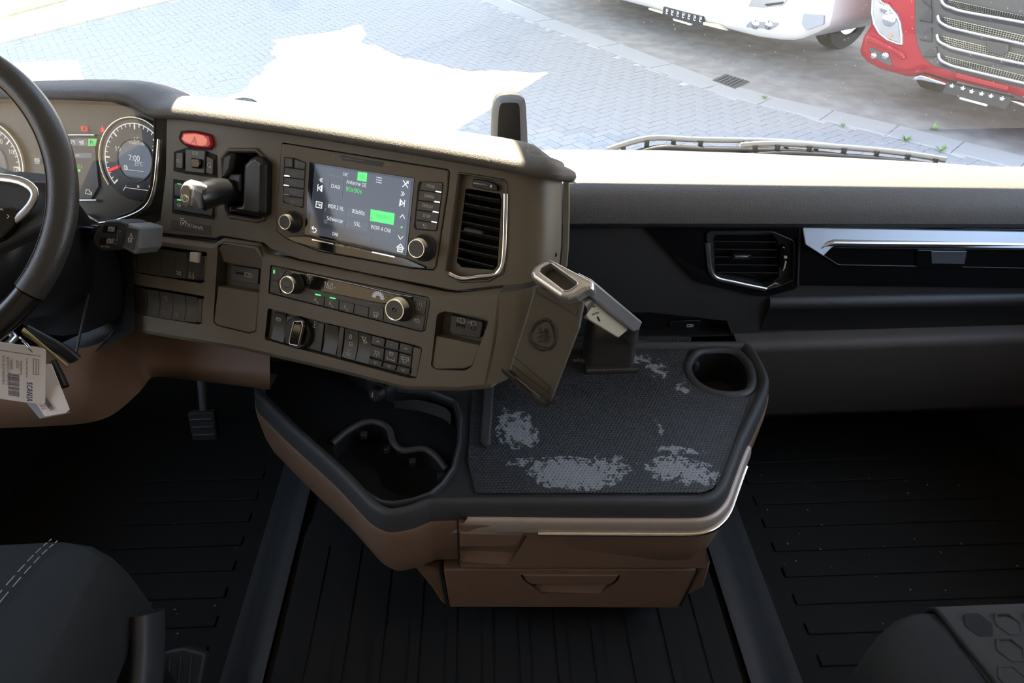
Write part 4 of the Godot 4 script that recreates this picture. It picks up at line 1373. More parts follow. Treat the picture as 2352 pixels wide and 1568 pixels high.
		if k == 0:
			plate(rs[4], "pale_tab", pv([-0.3316, -0.1352, -0.3133, -0.1327, -0.3133, -0.151, -0.3317, -0.1525]), 0.0, 0.0095, M.white_marker, 0.0015, 0.001, "pale tab")
			icon(rs[3], [[-0.5, 0.3, -0.1, 0.1, 0.5, 0.4, 0.5, -0.4, -0.1, -0.1, -0.5, -0.3]], Vector2(-0.3603, -0.1795), 0.009, 0.0048, M.print, 0.0008)
			icon(rs[4], [[-0.5, 0.5, -0.2, 0.1, -0.5, 0], [0.4, 0.5, 0.2, 0.1, 0.5, 0], [-0.5, -0.2, 0.5, -0.2, 0.5, -0.5, -0.5, -0.5, -0.5, -0.2]], Vector2(-0.3299, -0.1768), 0.011, 0.0048, M.print, 0.0007)
		else:
			var truck := [[-0.6, 0.1, -0.3, 0.1, -0.3, 0.4, 0.5, 0.4, 0.5, -0.2, -0.3, -0.2], [-0.1, -0.2, -0.1, -0.5], [0.3, -0.2, 0.3, -0.5]]
			icon(rs[2], truck, Vector2(-0.3897, -0.2336), 0.009, 0.0042, M.print_dim, 0.0007)
			icon(rs[2], truck, Vector2(-0.3904, -0.2602), 0.009, 0.0048, M.print_dim, 0.0007)
			icon(rs[3], truck, Vector2(-0.3606, -0.2567), 0.007, 0.0048, M.print_dim, 0.0007)
			icon(rs[4], [[0, 0.5, 0, -0.5]], Vector2(-0.3308, -0.253), 0.006, 0.0048, M.print_dim, 0.0012)
	# socket pockets with their lids
	var pl := ["small charging port pocket with a flat lid right of the rocker banks", "pocket with USB and audio sockets above a flat lid below the tall air vent"]
	for k in 2:
		var uo := usb_outline(k)
		var uc := mid_of(uo)
		var u := thing("socket_pocket", pl[k], "socket panel", FU, Vector3(uc.x, uc.y, 0))
		backing(u, uo, 0.007, 0.026, M.fascia, "recess")
		if k == 0:
			var pp := plate(u, "port_plate", pv([-0.2593, -0.1444, -0.1981, -0.1389, -0.1984, -0.1661, -0.2584, -0.172]), -0.019, -0.012, M.button_black, 0.001, 0.001)
			plate(pp, "port", pv([-0.2467, -0.154, -0.2296, -0.1525, -0.2297, -0.1565, -0.2468, -0.1576]), -0.014, -0.0112, M.void, 0.0003)
			icon(pp, [[-0.5, 0.2, 0.3, 0.2, 0.5, 0, 0.3, -0.2, -0.5, -0.2, -0.5, 0.2], [-0.1, 0, 0.2, 0]], Vector2(-0.2192, -0.154), 0.016, -0.0116, M.amber_print, 0.001)
			plate(u, "lid", pv([-0.2685, -0.1828, -0.1792, -0.175, -0.181, -0.2417, -0.193, -0.2487, -0.2644, -0.2529, -0.2732, -0.2481]), -0.018, 0.006, M.fascia, 0.0015, 0.002)
			var cap := Mb.new()
			var e := pv([-0.2716, -0.117, -0.2632, -0.1081, -0.1869, -0.0984, -0.1788, -0.1101])
			var g := pv([-0.283, -0.1399, -0.2817, -0.1417, -0.1888, -0.1351, -0.1888, -0.1351])
			cap.grid([at_z(g, -0.006), at_z(e, 0.006)], false)
			put(cap, "brow", M.fascia, u)
		else:
			var pp := plate(u, "port_plate", pv([0.172, -0.1305, 0.2237, -0.1283, 0.227, -0.1313, 0.2261, -0.1532, 0.2228, -0.1557, 0.1784, -0.1594, 0.1742, -0.1566]), -0.019, -0.010, M.button_black, 0.001, 0.001)
			plate(pp, "usb_port", pv([0.1833, -0.1407, 0.1986, -0.1399, 0.1988, -0.1461, 0.1836, -0.1467]), -0.012, -0.0092, M.void, 0.0003)
			plate(pp, "usb_tongue", pv([0.1857, -0.1444, 0.1979, -0.1438, 0.198, -0.1451, 0.1855, -0.1458]), -0.012, -0.0088, M.button_black, 0.0003)
			var aux := Mb.new()
			aux.T = Transform3D(Basis(), Vector3(Vector2(0.2121, -0.1417).x, Vector2(0.2121, -0.1417).y, -0.010))
			lathe(aux, [[0.0042, 0.0], [0.004, 0.0012], [0.0026, 0.0012], [0.0024, -0.004]])
			put(aux, "audio_socket", M.black_plastic, pp)
			var cable := [[-0.6, 0.25, -0.1, 0.25, -0.1, -0.25, -0.6, -0.25, -0.6, 0.25], [-0.1, 0.4, 0.5, 0.4, 0.7, 0.0, 0.5, -0.4, -0.1, -0.4, -0.1, 0.4]]
			icon(pp, cable, Vector2(0.1907, -0.135), 0.010, -0.0096, M.amber_print, 0.0008)
			icon(pp, [[-0.9, 0, -0.3, 0], [-0.3, 0.3, 0.3, 0.3, 0.5, 0, 0.3, -0.3, -0.3, -0.3, -0.3, 0.3]], Vector2(0.2114, -0.1346), 0.010, -0.0096, M.amber_print, 0.0008)
			plate(u, "lid", pv([0.159, -0.1653, 0.234, -0.1617, 0.2266, -0.195, 0.215, -0.2035, 0.167, -0.2176, 0.1583, -0.2135]), -0.018, 0.004, M.fascia, 0.0015, 0.003)
	# hazard switch
	var hz := rr(pv([-0.3744, 0.0529, -0.3695, 0.065, -0.3524, 0.0685, -0.3363, 0.0701, -0.3035, 0.0689, -0.2965, 0.0524, -0.3029, 0.0436, -0.3347, 0.0406, -0.3508, 0.039, -0.3686, 0.0462]), 0.003)
	var hc := mid_of(hz)
	var h := thing("hazard_switch", "red hexagonal hazard warning switch left of the parking brake lever", "switch", FU, Vector3(hc.x, hc.y, 0))
	plate(h, "surround", hz, -0.002, 0.002, M.void, 0.0005)
	var cap2 := plate(h, "cap", rr(pv([-0.3656, 0.0523, -0.3601, 0.0644, -0.3331, 0.0689, -0.3018, 0.0675, -0.2961, 0.0528, -0.302, 0.0455, -0.3297, 0.0426, -0.356, 0.0439]), 0.003), 0.0, 0.007, M.red_lens, 0.003, 0.0)
	plate(cap2, "lit_window", rr(pv([-0.3605, 0.0511, -0.3563, 0.0607, -0.3334, 0.0651, -0.3155, 0.0654, -0.3053, 0.0592, -0.3071, 0.0506, -0.3164, 0.0477, -0.3384, 0.0464]), 0.003), 0.005, 0.0078, M.lit_hazard, 0.0008)
	icon(cap2, [[-0.5, -0.4, 0.5, -0.4, 0, 0.5, -0.5, -0.4], [-0.22, -0.22, 0.22, -0.22, 0, 0.2, -0.22, -0.22]], Vector2(-0.3327, 0.0532), 0.014, 0.0080, M.red_lens, 0.0007)
	# drive mode switches
	var dm := pv([-0.3843, 0.0283, -0.364, 0.036, -0.3584, 0.0383, -0.3147, 0.0415, -0.3116, 0.0394, -0.2906, 0.0369, -0.2876, 0.0008, -0.3131, -0.0019, -0.3583, -0.0044, -0.3839, -0.0042])
	var dc := mid_of(dm)
	var d := thing("drive_switch", "square slide switch between two narrow buttons below the red hazard switch", "switch", FU, Vector3(dc.x, dc.y, 0))
	plate(d, "surround", dm, -0.002, 0.0015, M.void, 0.0005)
	var b1 := plate(d, "button", pv([-0.3748, 0.0275, -0.3603, 0.0305, -0.3596, 0.0037, -0.3742, 0.0025]), 0.0, 0.005, M.fascia_button, 0.001)
	icon(b1, [ring_line(0.3, 8, Vector2(-0.4, 0)), ring_line(0.3, 8, Vector2(0.4, 0))], Vector2(-0.3672, 0.0153), 0.008, 0.0052, M.print, 0.0007)
	var b2 := plate(d, "slide_plate", pv([-0.3537, 0.037, -0.311, 0.0412, -0.3103, 0.003, -0.3528, -0.0003]), 0.0, 0.006, M.fascia_button, 0.0012, 0.001)
	plate(b2, "slider", pv([-0.336, 0.025, -0.3166, 0.0262, -0.3135, 0.0177, -0.3177, 0.0102, -0.3337, 0.0091]), 0.005, 0.012, M.gloss_black, 0.002, 0.002)
	words(b2, "G/D", Vector2(-0.3316, 0.0336), 0.0062, 0.0055, M.print)
	var b3 := plate(d, "button", pv([-0.3081, 0.0321, -0.2935, 0.0295, -0.2931, 0.0043, -0.3078, 0.0045]), 0.0, 0.005, M.fascia_button, 0.001)
	icon(b3, [ring_line(0.5, 10, Vector2(0, 0), 0.6, 5.6), ring_line(0.2, 8, Vector2(0.3, -0.3))], Vector2(-0.3011, 0.0188), 0.008, 0.0052, M.print, 0.0007)
	# switch behind the brake lever
	var lo := pv([-0.3833, -0.0176, -0.2913, -0.014, -0.2896, -0.0708, -0.3838, -0.0766])
	var lc := mid_of(lo)
	var ls := thing("rocker_pair", "two-part switch with green lamps behind the chrome-tipped brake lever", "switch", FU, Vector3(lc.x, lc.y, 0))
	plate(ls, "surround", lo, -0.002, 0.0015, M.void, 0.0005)
	var u1 := plate(ls, "button", pv([-0.3761, -0.0239, -0.2908, -0.0217, -0.2904, -0.0417, -0.376, -0.0451]), 0.0, 0.005, M.fascia_button, 0.001)
	plate(u1, "lamp", pv([-0.3688, -0.0227, -0.3609, -0.0224, -0.3613, -0.0241, -0.3692, -0.0243]), 0.004, 0.0062, M.lit_green_soft, 0.0002)
	var u2 := plate(ls, "button", pv([-0.3757, -0.0506, -0.29, -0.047, -0.2905, -0.065, -0.3761, -0.0698]), 0.0, 0.005, M.fascia_button, 0.001)
	plate(u2, "lamp", pv([-0.368, -0.0497, -0.3596, -0.0493, -0.36, -0.0513, -0.3683, -0.0517]), 0.004, 0.0062, M.lit_green, 0.0002)
	icon(u2, [ring_line(0.4, 10), [-0.6, 0, 0.6, 0]], Vector2(-0.3644, -0.0597), 0.008, 0.0052, M.print, 0.0007)
	# speed limit print
	var sp := thing("speed_label", "dark sticker printed with a gauge symbol and 90 km/h", "sticker", FU, Vector3(Vector2(-0.3397, -0.0944).x, Vector2(-0.3397, -0.0944).y, 0))
	plate(sp, "sticker", pv([-0.3854, -0.0885, -0.2959, -0.0828, -0.2949, -0.0993, -0.3868, -0.1059]), 0.0, 0.0006, M.sticker, 0.0)
	words(sp, "90 km/h", Vector2(-0.3311, -0.0906), 0.0007, 0.0064, M.print, 0, 0.036)
	icon(sp, [ring_line(0.5, 10, Vector2.ZERO, -0.6, 3.9), [0, -0.1, 0.3, 0.35], ring_line(0.12, 6), [0.5, 0.45, 0.65, 0.2], [-0.6, 0.6, 0.1, 0.75]], Vector2(-0.3581, -0.0906), 0.012, 0.0007, M.print, 0.0011)


# ---------- parking brake lever ----------
func build_park_brake() -> void:
	var ol := brake_outline()
	var c := mid_of(ol)
	var t := thing("parking_brake_lever", "black parking brake lever with a chrome tip reaching out of its housing", "lever", FU, Vector3(c.x, c.y, 0))
	backing(t, ol, 0.0, 0.03, M.black_plastic, "recess")
	var fr := Mb.new()
	frame_ring(fr, fix(ol), 0.0075, -0.004, 0.005)
	put(fr, "surround", M.fascia, t)
	var hood := Mb.new()
	ex(hood, rr(pv([-0.2027, 0.0473, -0.1892, 0.0508, -0.1755, 0.0407, -0.1705, -0.0387, -0.1792, -0.0456, -0.2381, -0.0482, -0.2464, -0.0406, -0.2161, -0.0336, -0.2174, 0.0326]), 0.006), -0.02, 0.020, 0.008)
	put(hood, "cowl", M.black_plastic, t)
	var hood2 := Mb.new()
	ex(hood2, rr(pv([-0.2672, 0.0368, -0.2525, 0.0464, -0.2428, 0.0449, -0.2467, 0.0193, -0.2571, 0.0027, -0.2687, 0.0008]), 0.004), -0.02, 0.014, 0.006)
	put(hood2, "cowl", M.black_plastic, t)
	plate(t, "drum", pv([-0.2587, 0.0124, -0.231, 0.0154, -0.2307, -0.0136, -0.2579, -0.0123]), -0.02, 0.008, M.button_black, 0.003, 0.003)
	var arm := Mb.new()
	var path := PackedVector3Array()
	var pp := [Vector2(-0.2441, -0.0137), Vector2(-0.2501, -0.0157), Vector2(-0.2537, -0.018), Vector2(-0.2567, -0.0231), Vector2(-0.2616, -0.027)]
	var zz := [0.006, 0.022, 0.036, 0.052, 0.062]
	for i in 5:
		path.append(Vector3(pp[i].x, pp[i].y, zz[i]))
	tube(arm, path, 0.021, 12, true, 0.75, Vector3(0, 0, 1), [0.0185, 0.021, 0.022, 0.022, 0.024])
	put(arm, "arm", M.arm_black, t)
	var tip := Mb.new()
	var rows := []
	var f0 := rr(pv([-0.2697, -0.01, -0.2539, -0.0037, -0.2459, -0.0111, -0.2489, -0.0394, -0.258, -0.0462, -0.2698, -0.0431]), 0.008, 4)
	var f1 := rr(pv([-0.2885, -0.0107, -0.2699, -0.0014, -0.2508, -0.0053, -0.2481, -0.0189, -0.2514, -0.0448, -0.2673, -0.0499]), 0.008, 4)
	var f2 := rr(pv([-0.2776, -0.0207, -0.2707, -0.0074, -0.2568, -0.005, -0.249, -0.0122, -0.2478, -0.0262, -0.2527, -0.0463]), 0.008, 4)
	rows = [at_z(f0, 0.050), at_z(f0, 0.056), at_z(f1, 0.072), at_z(f2, 0.086), at_z(grow(f2, -0.003), 0.0885)]
	tip.grid(rows, true)
	flat(tip, grow(f2, -0.003), 0.0885)
	var tn := put(tip, "tip", M.tip_chrome, t, "chrome tip")
	plate(tn, "button_face", rr(pv([-0.2731, -0.0199, -0.2675, -0.0104, -0.2564, -0.0081, -0.252, -0.0148, -0.2519, -0.0297, -0.2554, -0.0447, -0.2679, -0.0412]), 0.005), 0.080, 0.0905, M.fascia, 0.001)
	words(tn, "P", Vector2(-0.2627, -0.0305), 0.0908, 0.0055, M.print)
	icon(tn, [ring_line(0.5, 14), ring_line(0.75, 5, Vector2.ZERO, -0.6, 0.6), ring_line(0.75, 5, Vector2.ZERO, 2.54, 3.74)], Vector2(-0.2627, -0.0305), 0.0105, 0.0908, M.print, 0.0007)


# ---------- instrument cluster ----------
func dial(t: Node3D, c: Vector2, r: float, nums: Array, needle: float, ring_from: float, ring_to: float, clip: PackedVector2Array) -> Node3D:
	var d := Mb.new()
	var disc := PackedVector2Array()
	for q in minus_keep(circle(c, r * 0.97, 48), clip):
		disc.append(q)
	ex(d, disc, -0.010, -0.004, 0.001, [], false, false)
	var n := put(d, "dial", M.dial_black, t)
	var rg := Mb.new()
	var path := PackedVector3Array()
	for i in 41:
		var a := ring_from + (ring_to - ring_from) * i / 40.0
		var e := Vector2(c.x + cos(a) * r, c.y + sin(a) * r)
		if Geometry2D.is_point_in_polygon(e, clip):
			path.append(Vector3(e.x, e.y, -0.003))
	tube(rg, path, r * 0.035, 8)
	put(rg, "ring", M.warm_ring, n)
	var tk := Mb.new()
	var arc := []
	var a0 := deg_to_rad(225)
	var a1 := deg_to_rad(-45)
	for i in 61:
		var a := a0 + (a1 - a0) * i / 60.0
		if Geometry2D.is_point_in_polygon(c + Vector2(cos(a), sin(a)) * r * 0.86, clip):
			arc.append(cos(a) * 0.86)
			arc.append(sin(a) * 0.86)
	strokes(tk, [arc], c, r, -0.0036, r * 0.022)
	for i in 31:
		var a := a0 + (a1 - a0) * i / 30.0
		if not Geometry2D.is_point_in_polygon(c + Vector2(cos(a), sin(a)) * r * 0.87, clip):
			continue
		var l := 0.74 if i % 5 == 0 else 0.79
		strokes(tk, [[cos(a) * 0.86, sin(a) * 0.86, cos(a) * l, sin(a) * l]], c, r, -0.0036, r * (0.035 if i % 5 == 0 else 0.018))
	put(tk, "scale", M.lit_scale, n)
	var inner := Mb.new()
	frame_ring(inner, circle(c, r * 0.52, 40), r * 0.03, -0.004, -0.002)
	put(inner, "inner_ring", M.grey_plastic, n)
	for q in nums:
		words(n, q[0], q[1], -0.0036, q[2], M.lit_scale)
	var nd := Mb.new()
	strokes(nd, [[cos(needle) * 0.50, sin(needle) * 0.50, cos(needle) * 0.82, sin(needle) * 0.82]], c, r, -0.003, r * 0.07)
	put(nd, "needle", M.lit_red, n)
	return n


func minus_keep(p: PackedVector2Array, clip: PackedVector2Array) -> PackedVector2Array:
	var a := PackedVector2Array()
	var b := PackedVector2Array()
	for q in p:
		a.append(q * 1000.0)
	for q in clip:
		b.append(q * 1000.0)
	var out := PackedVector2Array()
	for q in Geometry2D.intersect_polygons(a, b)[0]:
		out.append(q / 1000.0)
	return out


func build_cluster() -> void:
	var ol := rr(pv([-0.5109, 0.0578, -0.4784, 0.0737, -0.2369, 0.0943, -0.0765, 0.1019, -0.0264, 0.0907, -0.0186, 0.0783, -0.0183, 0.0359, -0.0281, -0.0408, -0.0421, -0.0699, -0.0662, -0.0889, -0.1084, -0.1071, -0.1492, -0.1175, -0.1717, -0.1106, -0.2241, -0.1175, -0.5227, -0.1533]), 0.008)
	var c := Vector2(-0.2, -0.08)
	var t := thing("instrument_cluster", "instrument cluster with round dials, red warning lamps and a chrome-edged frame behind the steering wheel", "dashboard dial", FC, Vector3(c.x, c.y, 0))
	var bk := Mb.new()
	ex(bk, ol, -0.05, -0.010, 0.0)
	put(bk, "back_plate", M.cluster_back, t)
	var vis := Mb.new()
	var q := fix(ol)
	q.reverse()
	wall(vis, q, -0.010, q, 0.008, true)
	put(vis, "visor_wall", M.fascia, t)
	var fr := Mb.new()
	frame_ring(fr, fix(ol), 0.007, -0.004, 0.010)
	put(fr, "frame", M.cluster_back, t)
	var ch := Mb.new()
	tube(ch, at_z(smooth2(pv([-0.0107, 0.0432, -0.0147, 0.0023, -0.0206, -0.0401, -0.0335, -0.0696, -0.0574, -0.0885, -0.0992, -0.1065, -0.1358, -0.1164]), 4, false), 0.010), 0.0042, 8)
	put(ch, "chrome_edge", M.chrome, t, "chrome edge")
	var ch2 := Mb.new()
	tube(ch2, at_z(pv([-0.1304, -0.1228, -0.1396, -0.1168, -0.1619, -0.1084, -0.2137, -0.1153, -0.3022, -0.1256]), 0.010), 0.0042, 8)
	put(ch2, "chrome_edge", M.chrome, t, "chrome edge")
	# right dial: engine speed
	var rc := Vector2(-0.0727, 0.0027)
	var r := 0.0735
	var n := dial(t, rc, r, [["15", Vector2(-0.0697, 0.0382), 0.0085], ["10", Vector2(-0.1086, 0.0192), 0.0085], ["20", Vector2(-0.0313, 0.0265), 0.0085], ["1/min x 100", Vector2(-0.0684, 0.0322), 0.0045], ["L", Vector2(-0.0923, -0.0455), 0.005], ["N", Vector2(-0.067, -0.0428), 0.005], ["H", Vector2(-0.043, -0.0403), 0.005]], deg_to_rad(203), deg_to_rad(222), deg_to_rad(38), grow(fix(ol), -0.006))
	plate(n, "inner_display", circle(rc, r * 0.47, 32), -0.006, -0.0038, M.lit_screen, 0.0)
	words(n, "7:00", Vector2(-0.0745, 0.0063), -0.0034, 0.0095, M.lit_white, 0, 0.023)
	words(n, "25°C", Vector2(-0.0655, -0.0028), -0.0034, 0.0075, M.lit_scale, 0, 0.017)
	icon(n, [[-0.5, 0, 0.5, 0]], Vector2(-0.0757, -0.0154), 0.040, -0.0034, M.lit_scale, 0.0007)
	icon(n, [[-0.4, 0.5, 0.2, 0.5, 0.2, -0.5, -0.4, -0.5, -0.4, 0.5], [-0.3, 0.2, 0.1, 0.2], [0.3, 0.3, 0.5, 0.1, 0.5, -0.4]], Vector2(-0.0926, -0.0119), 0.0075, -0.0034, M.lit_scale, 0.0009)
	icon(n, [[-0.5, -0.1, -0.44, 0, 0.5, 0]], Vector2(-0.0724, -0.0475), 0.052, -0.0034, M.lit_scale, 0.0008)
	# left dial: speed
	var lc := Vector2(-0.3934, -0.036)
	var n2 := dial(t, lc, 0.078, [["100", Vector2(-0.3405, -0.0087), 0.0085], ["120", Vector2(-0.3325, -0.0391), 0.0085], ["80", Vector2(-0.3676, 0.008), 0.0085]], deg_to_rad(200), deg_to_rad(222), deg_to_rad(-42), grow(fix(ol), -0.006))
	plate(n2, "inner_display", circle(lc, 0.078 * 0.47, 32), -0.006, -0.0038, M.lit_screen, 0.0)
	# centre display between the dials
	var cd := plate(t, "centre_display", pv([-0.269, 0.0252, -0.1598, 0.0351, -0.1535, -0.0526, -0.1713, -0.0766, -0.2706, -0.0876]), -0.012, -0.006, M.dial_black, 0.001)
	plate(cd, "lit_tile", pv([-0.1733, 0.0304, -0.1547, 0.0326, -0.1585, 0.0197, -0.1743, 0.0178]), -0.007, -0.0055, M.lit_green_soft, 0.0)
	icon(cd, [[-0.4, -0.4, 0, 0.3, 0.4, -0.4], [-0.3, 0.3, -0.3, 0.0]], Vector2(-0.1652, 0.0253), 0.009, -0.0052, M.dial_black, 0.001)
	plate(cd, "status_bar", pv([-0.2294, 0.0248, -0.175, 0.0298, -0.1754, 0.0185, -0.23, 0.0134]), -0.007, -0.0056, M.lit_tile, 0.0)
	icon(cd, [ring_line(0.5, 10, Vector2.ZERO, -0.6, 3.9), [0, 0, 0.3, 0.3]], Vector2(-0.2061, 0.0211), 0.008, -0.0052, M.lit_scale, 0.0009)
	icon(cd, [[-0.5, 0.2, 0.1, 0.2, 0.4, 0.5, 0.4, -0.3, 0.1, 0, -0.5, 0, -0.5, 0.2], [-0.2, -0.1, -0.1, -0.5]], Vector2(-0.1872, 0.0224), 0.009, -0.0052, M.lit_scale, 0.001)
	plate(cd, "text_row", pv([-0.2307, 0.0001, -0.1664, 0.0063, -0.1667, -0.0026, -0.2311, -0.0088]), -0.007, -0.0056, M.lit_tile, 0.0)
	words(cd, "ast", Vector2(-0.1969, -0.0006), -0.0052, 0.004, M.lit_scale)
	words(cd, "20 k", Vector2(-0.1934, -0.02), -0.0052, 0.006, M.lit_green_soft)
	plate(cd, "green_mark", pv([-0.1978, -0.0254, -0.1924, -0.0248, -0.1927, -0.0298, -0.198, -0.0304]), -0.007, -0.0052, M.lit_green_soft, 0.0)
	icon(cd, [[-0.5, -0.2, -0.3, 0.3, 0.1, 0.3, 0.3, 0, 0.5, 0, 0.5, -0.3, -0.5, -0.3]], Vector2(-0.1759, -0.064), 0.013, -0.0052, M.lit_scale, 0.001)
	for b in [pv([-0.2379, 0.0326, -0.155, 0.04, -0.1558, 0.0373, -0.238, 0.0298]), pv([-0.2895, -0.0901, -0.1553, -0.0752, -0.1559, -0.0781, -0.2897, -0.093])]:
		plate(t, "light_bar", b, -0.008, -0.001, M.satin_metal, 0.0006)
	plate(t, "side_lamp", pv([-0.2945, -0.015, -0.2807, -0.0137, -0.2814, -0.0248, -0.2927, -0.0259]), -0.010, -0.0055, M.lit_tile, 0.0)
	icon(t, [[-0.5, 0.4, 0.3, 0.4, 0.3, 0, -0.5, 0, -0.5, 0.4], [-0.5, -0.4, 0.5, -0.4], [0.3, 0.2, 0.6, 0.0]], Vector2(-0.2873, -0.0199), 0.009, -0.0052, M.lit_scale, 0.001)
	# warning lamps
	icon(t, [ring_line(0.45, 12), ring_line(0.72, 5, Vector2.ZERO, -0.7, 0.7), ring_line(0.72, 5, Vector2.ZERO, 2.44, 3.84)], Vector2(-0.1814, 0.0475), 0.0085, -0.006, M.lit_red, 0.0013, 0.0, "warning_lamp")
	icon(t, [[0, 0.5, 0, 0.2], [-0.25, 0.0, 0.25, 0.0, 0.25, -0.5, -0.25, -0.5, -0.25, 0], [0.0, 0.0, 0.0, -0.5]], Vector2(-0.1422, 0.0509), 0.010, -0.006, M.lit_red, 0.002, 0.0, "warning_lamp")
	var cv := Mb.new()
	flat(cv, grow(fix(ol), -0.006), 0.0)
	# the glass leans: its top edge stands forward, as such covers do
	for i in cv.v.size():
		cv.v[i].z = 0.006 + 0.16 * (cv.v[i].y + 0.13)
		cv.n[i] = Vector3(0, -0.158, 0.987)
	put(cv, "cover_glass", M.clear_cover, t)


# ---------- steering wheel, stalk, column ----------
func build_steering() -> void:
	var t := thing("steering_wheel", "black leather-rimmed steering wheel cut off by the left edge of the picture", "steering wheel", FV, Vector3.ZERO)
	var R := 0.217
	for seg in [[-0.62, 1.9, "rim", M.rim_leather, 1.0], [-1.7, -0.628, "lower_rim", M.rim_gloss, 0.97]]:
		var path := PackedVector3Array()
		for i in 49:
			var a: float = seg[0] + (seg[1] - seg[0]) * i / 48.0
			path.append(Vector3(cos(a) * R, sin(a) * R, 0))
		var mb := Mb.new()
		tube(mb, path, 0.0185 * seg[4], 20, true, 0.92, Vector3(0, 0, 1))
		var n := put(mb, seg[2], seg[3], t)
		if seg[2] == "rim":
			var sm := Mb.new()
			var sp := PackedVector3Array()
			for i in 49:
				var a: float = seg[0] + (seg[1] - seg[0]) * i / 48.0
				sp.append(Vector3(cos(a) * (R - 0.0155), sin(a) * (R - 0.0155), 0.0095))
			tube(sm, sp, 0.0012, 6)
			put(sm, "seam", M.black_plastic, n)
	var back := PackedVector3Array()
	for i in 40:
		var a := 1.9 + (TAU - 3.6) * i / 39.0
		back.append(Vector3(cos(a) * R, sin(a) * R, 0))
	var far := Mb.new()
	tube(far, back, 0.018, 16, true, 0.92, Vector3(0, 0, 1))
	put(far, "rim", M.rim_leather, t)
	# spoke with its key pad
	var sp := Mb.new()
	ex(sp, rr(pv([-0.02, 0.045, 0.10, 0.035, 0.185, 0.030, 0.205, 0.0, 0.188, -0.03, 0.11, -0.065, -0.02, -0.07]), 0.012), -0.045, -0.022, 0.006)
	put(sp, "spoke", M.charcoal, t)
	var trim := Mb.new()
	tube(trim, smooth3(p3([0.10, 0.036, -0.018, 0.150, 0.028, -0.014, 0.172, 0.008, -0.012, 0.150, -0.022, -0.014, 0.095, -0.052, -0.018]), 4), 0.006, 8, true, 0.6)
	put(trim, "spoke_trim", M.satin_metal, t)
	var pad := plate(t, "key_pad", rr(pv([0.1066, -0.0091, 0.1407, -0.008, 0.1499, -0.0111, 0.1471, -0.033, 0.1306, -0.0503, 0.1083, -0.0587]), 0.004), -0.03, -0.010, M.gloss_black, 0.003)
	icon(pad, [[-0.4, -0.2, 0, 0.2, 0.4, -0.2]], Vector2(0.1297, -0.012), 0.006, -0.0098, M.print, 0.0008)
	icon(pad, [[-0.2, 0.4, 0.2, 0, -0.2, -0.4]], Vector2(0.1391, -0.0216), 0.006, -0.0098, M.print, 0.0008)
	var hub := Mb.new()
	hub.T = Transform3D(Basis(), Vector3(0, 0, 0))
	lathe(hub, [[0.10, -0.06], [0.10, -0.02], [0.085, -0.006], [0.0001, 0.0]], 32)
	put(hub, "hub", M.charcoal, t)
	var cw := thing("steering_column", "black plastic shroud of the steering column under the wheel", "steering column", Transform3D(), Vector3(-0.78, 0.7, -1.1))
	var sh := turned(FV * Transform3D(Basis(), Vector3(0, -0.02, 0)))
	lathe(sh, [[0.0001, -0.06], [0.10, -0.061], [0.115, -0.09], [0.12, -0.18], [0.10, -0.30], [0.0001, -0.301]], 24, true)
	put(sh, "upper_shroud", M.black_plastic, cw)
	var leg := Mb.new()
	tube(leg, p3([-0.78, 1.0, -1.03, -0.78, 0.86, -1.08, -0.78, 0.78, -1.11]), 0.11, 16, true, 0.8)
	put(leg, "lower_shroud", M.black_plastic, cw)
	var ig := Mb.new()
	ig.T = Transform3D(Basis(Vector3(1, 0, 0), -0.5), Vector3(-0.7065, 0.8891, -0.9973))
	lathe(ig, [[0.0001, -0.01], [0.024, -0.01], [0.024, 0.004], [0.018, 0.008], [0.014, 0.004], [0.0001, 0.004]], 24)
	put(ig, "ignition_ring", M.charcoal, cw)
	# stalk
	var s := thing("column_stalk", "grey steering column stalk with two sliders and a rocker marked A and M", "control stalk", FC, Vector3(Vector2(0.0108, -0.1133).x, Vector2(0.0108, -0.1133).y, 0.12))
	var z := 0.14
	var body := Mb.new()
	var f := rr(pv([-0.0229, -0.1104, -0.0044, -0.0912, 0.0081, -0.0886, 0.0205, -0.0875, 0.0371, -0.0902, 0.0377, -0.1038, 0.0237, -0.1311, 0.0102, -0.1376, -0.0186, -0.1407, -0.0295, -0.1309, -0.0278, -0.1193]), 0.004)
	ex(body, f, z - 0.045, z, 0.004)
	put(body, "switch_pod", M.stalk_grey, s)
	for q in [pv([-0.0056, -0.1003, 0.0193, -0.0978, 0.0178, -0.1088, -0.01, -0.1114]), pv([-0.0128, -0.1199, 0.0122, -0.1174, 0.0097, -0.1292, -0.0174, -0.1314])]:
		plate(s, "slot", q, z - 0.004, z + 0.0003, M.void, 0.0002, 0.001)
	for q in [[pv([0.0044, -0.1005, 0.015, -0.0995, 0.0134, -0.1078, 0.0024, -0.1087]), Vector2(0.0102, -0.1036)], [pv([0.0011, -0.1195, 0.0118, -0.1184, 0.01, -0.1273, -0.0008, -0.1282]), Vector2(0.0068, -0.1229)]]:
		var sl := plate(s, "slider", q[0], z, z + 0.004, M.grey_plastic, 0.001)
		icon(sl, [ring_line(0.5, 10)], q[1], 0.006, z + 0.0042, M.print, 0.0008)
	icon(s, [[0.5, 0, -0.5, 0], [-0.3, 0.2, -0.5, 0, -0.3, -0.2]], Vector2(-0.009, -0.134), 0.006, z + 0.0002, M.print, 0.0006)
	words(s, "SET", Vector2(-0.0004, -0.1332), z + 0.0002, 0.004, M.print)
	for q in [[Vector2(0.0221, -0.1081), 0.0], [Vector2(0.0151, -0.1228), 0.0]]:
		icon(s, [ring_line(0.5, 10, Vector2.ZERO, 0.5, 5.5), [0, 0, 0.3, 0.3]], q[0], 0.008, z + 0.0002, M.print_dim, 0.0006)
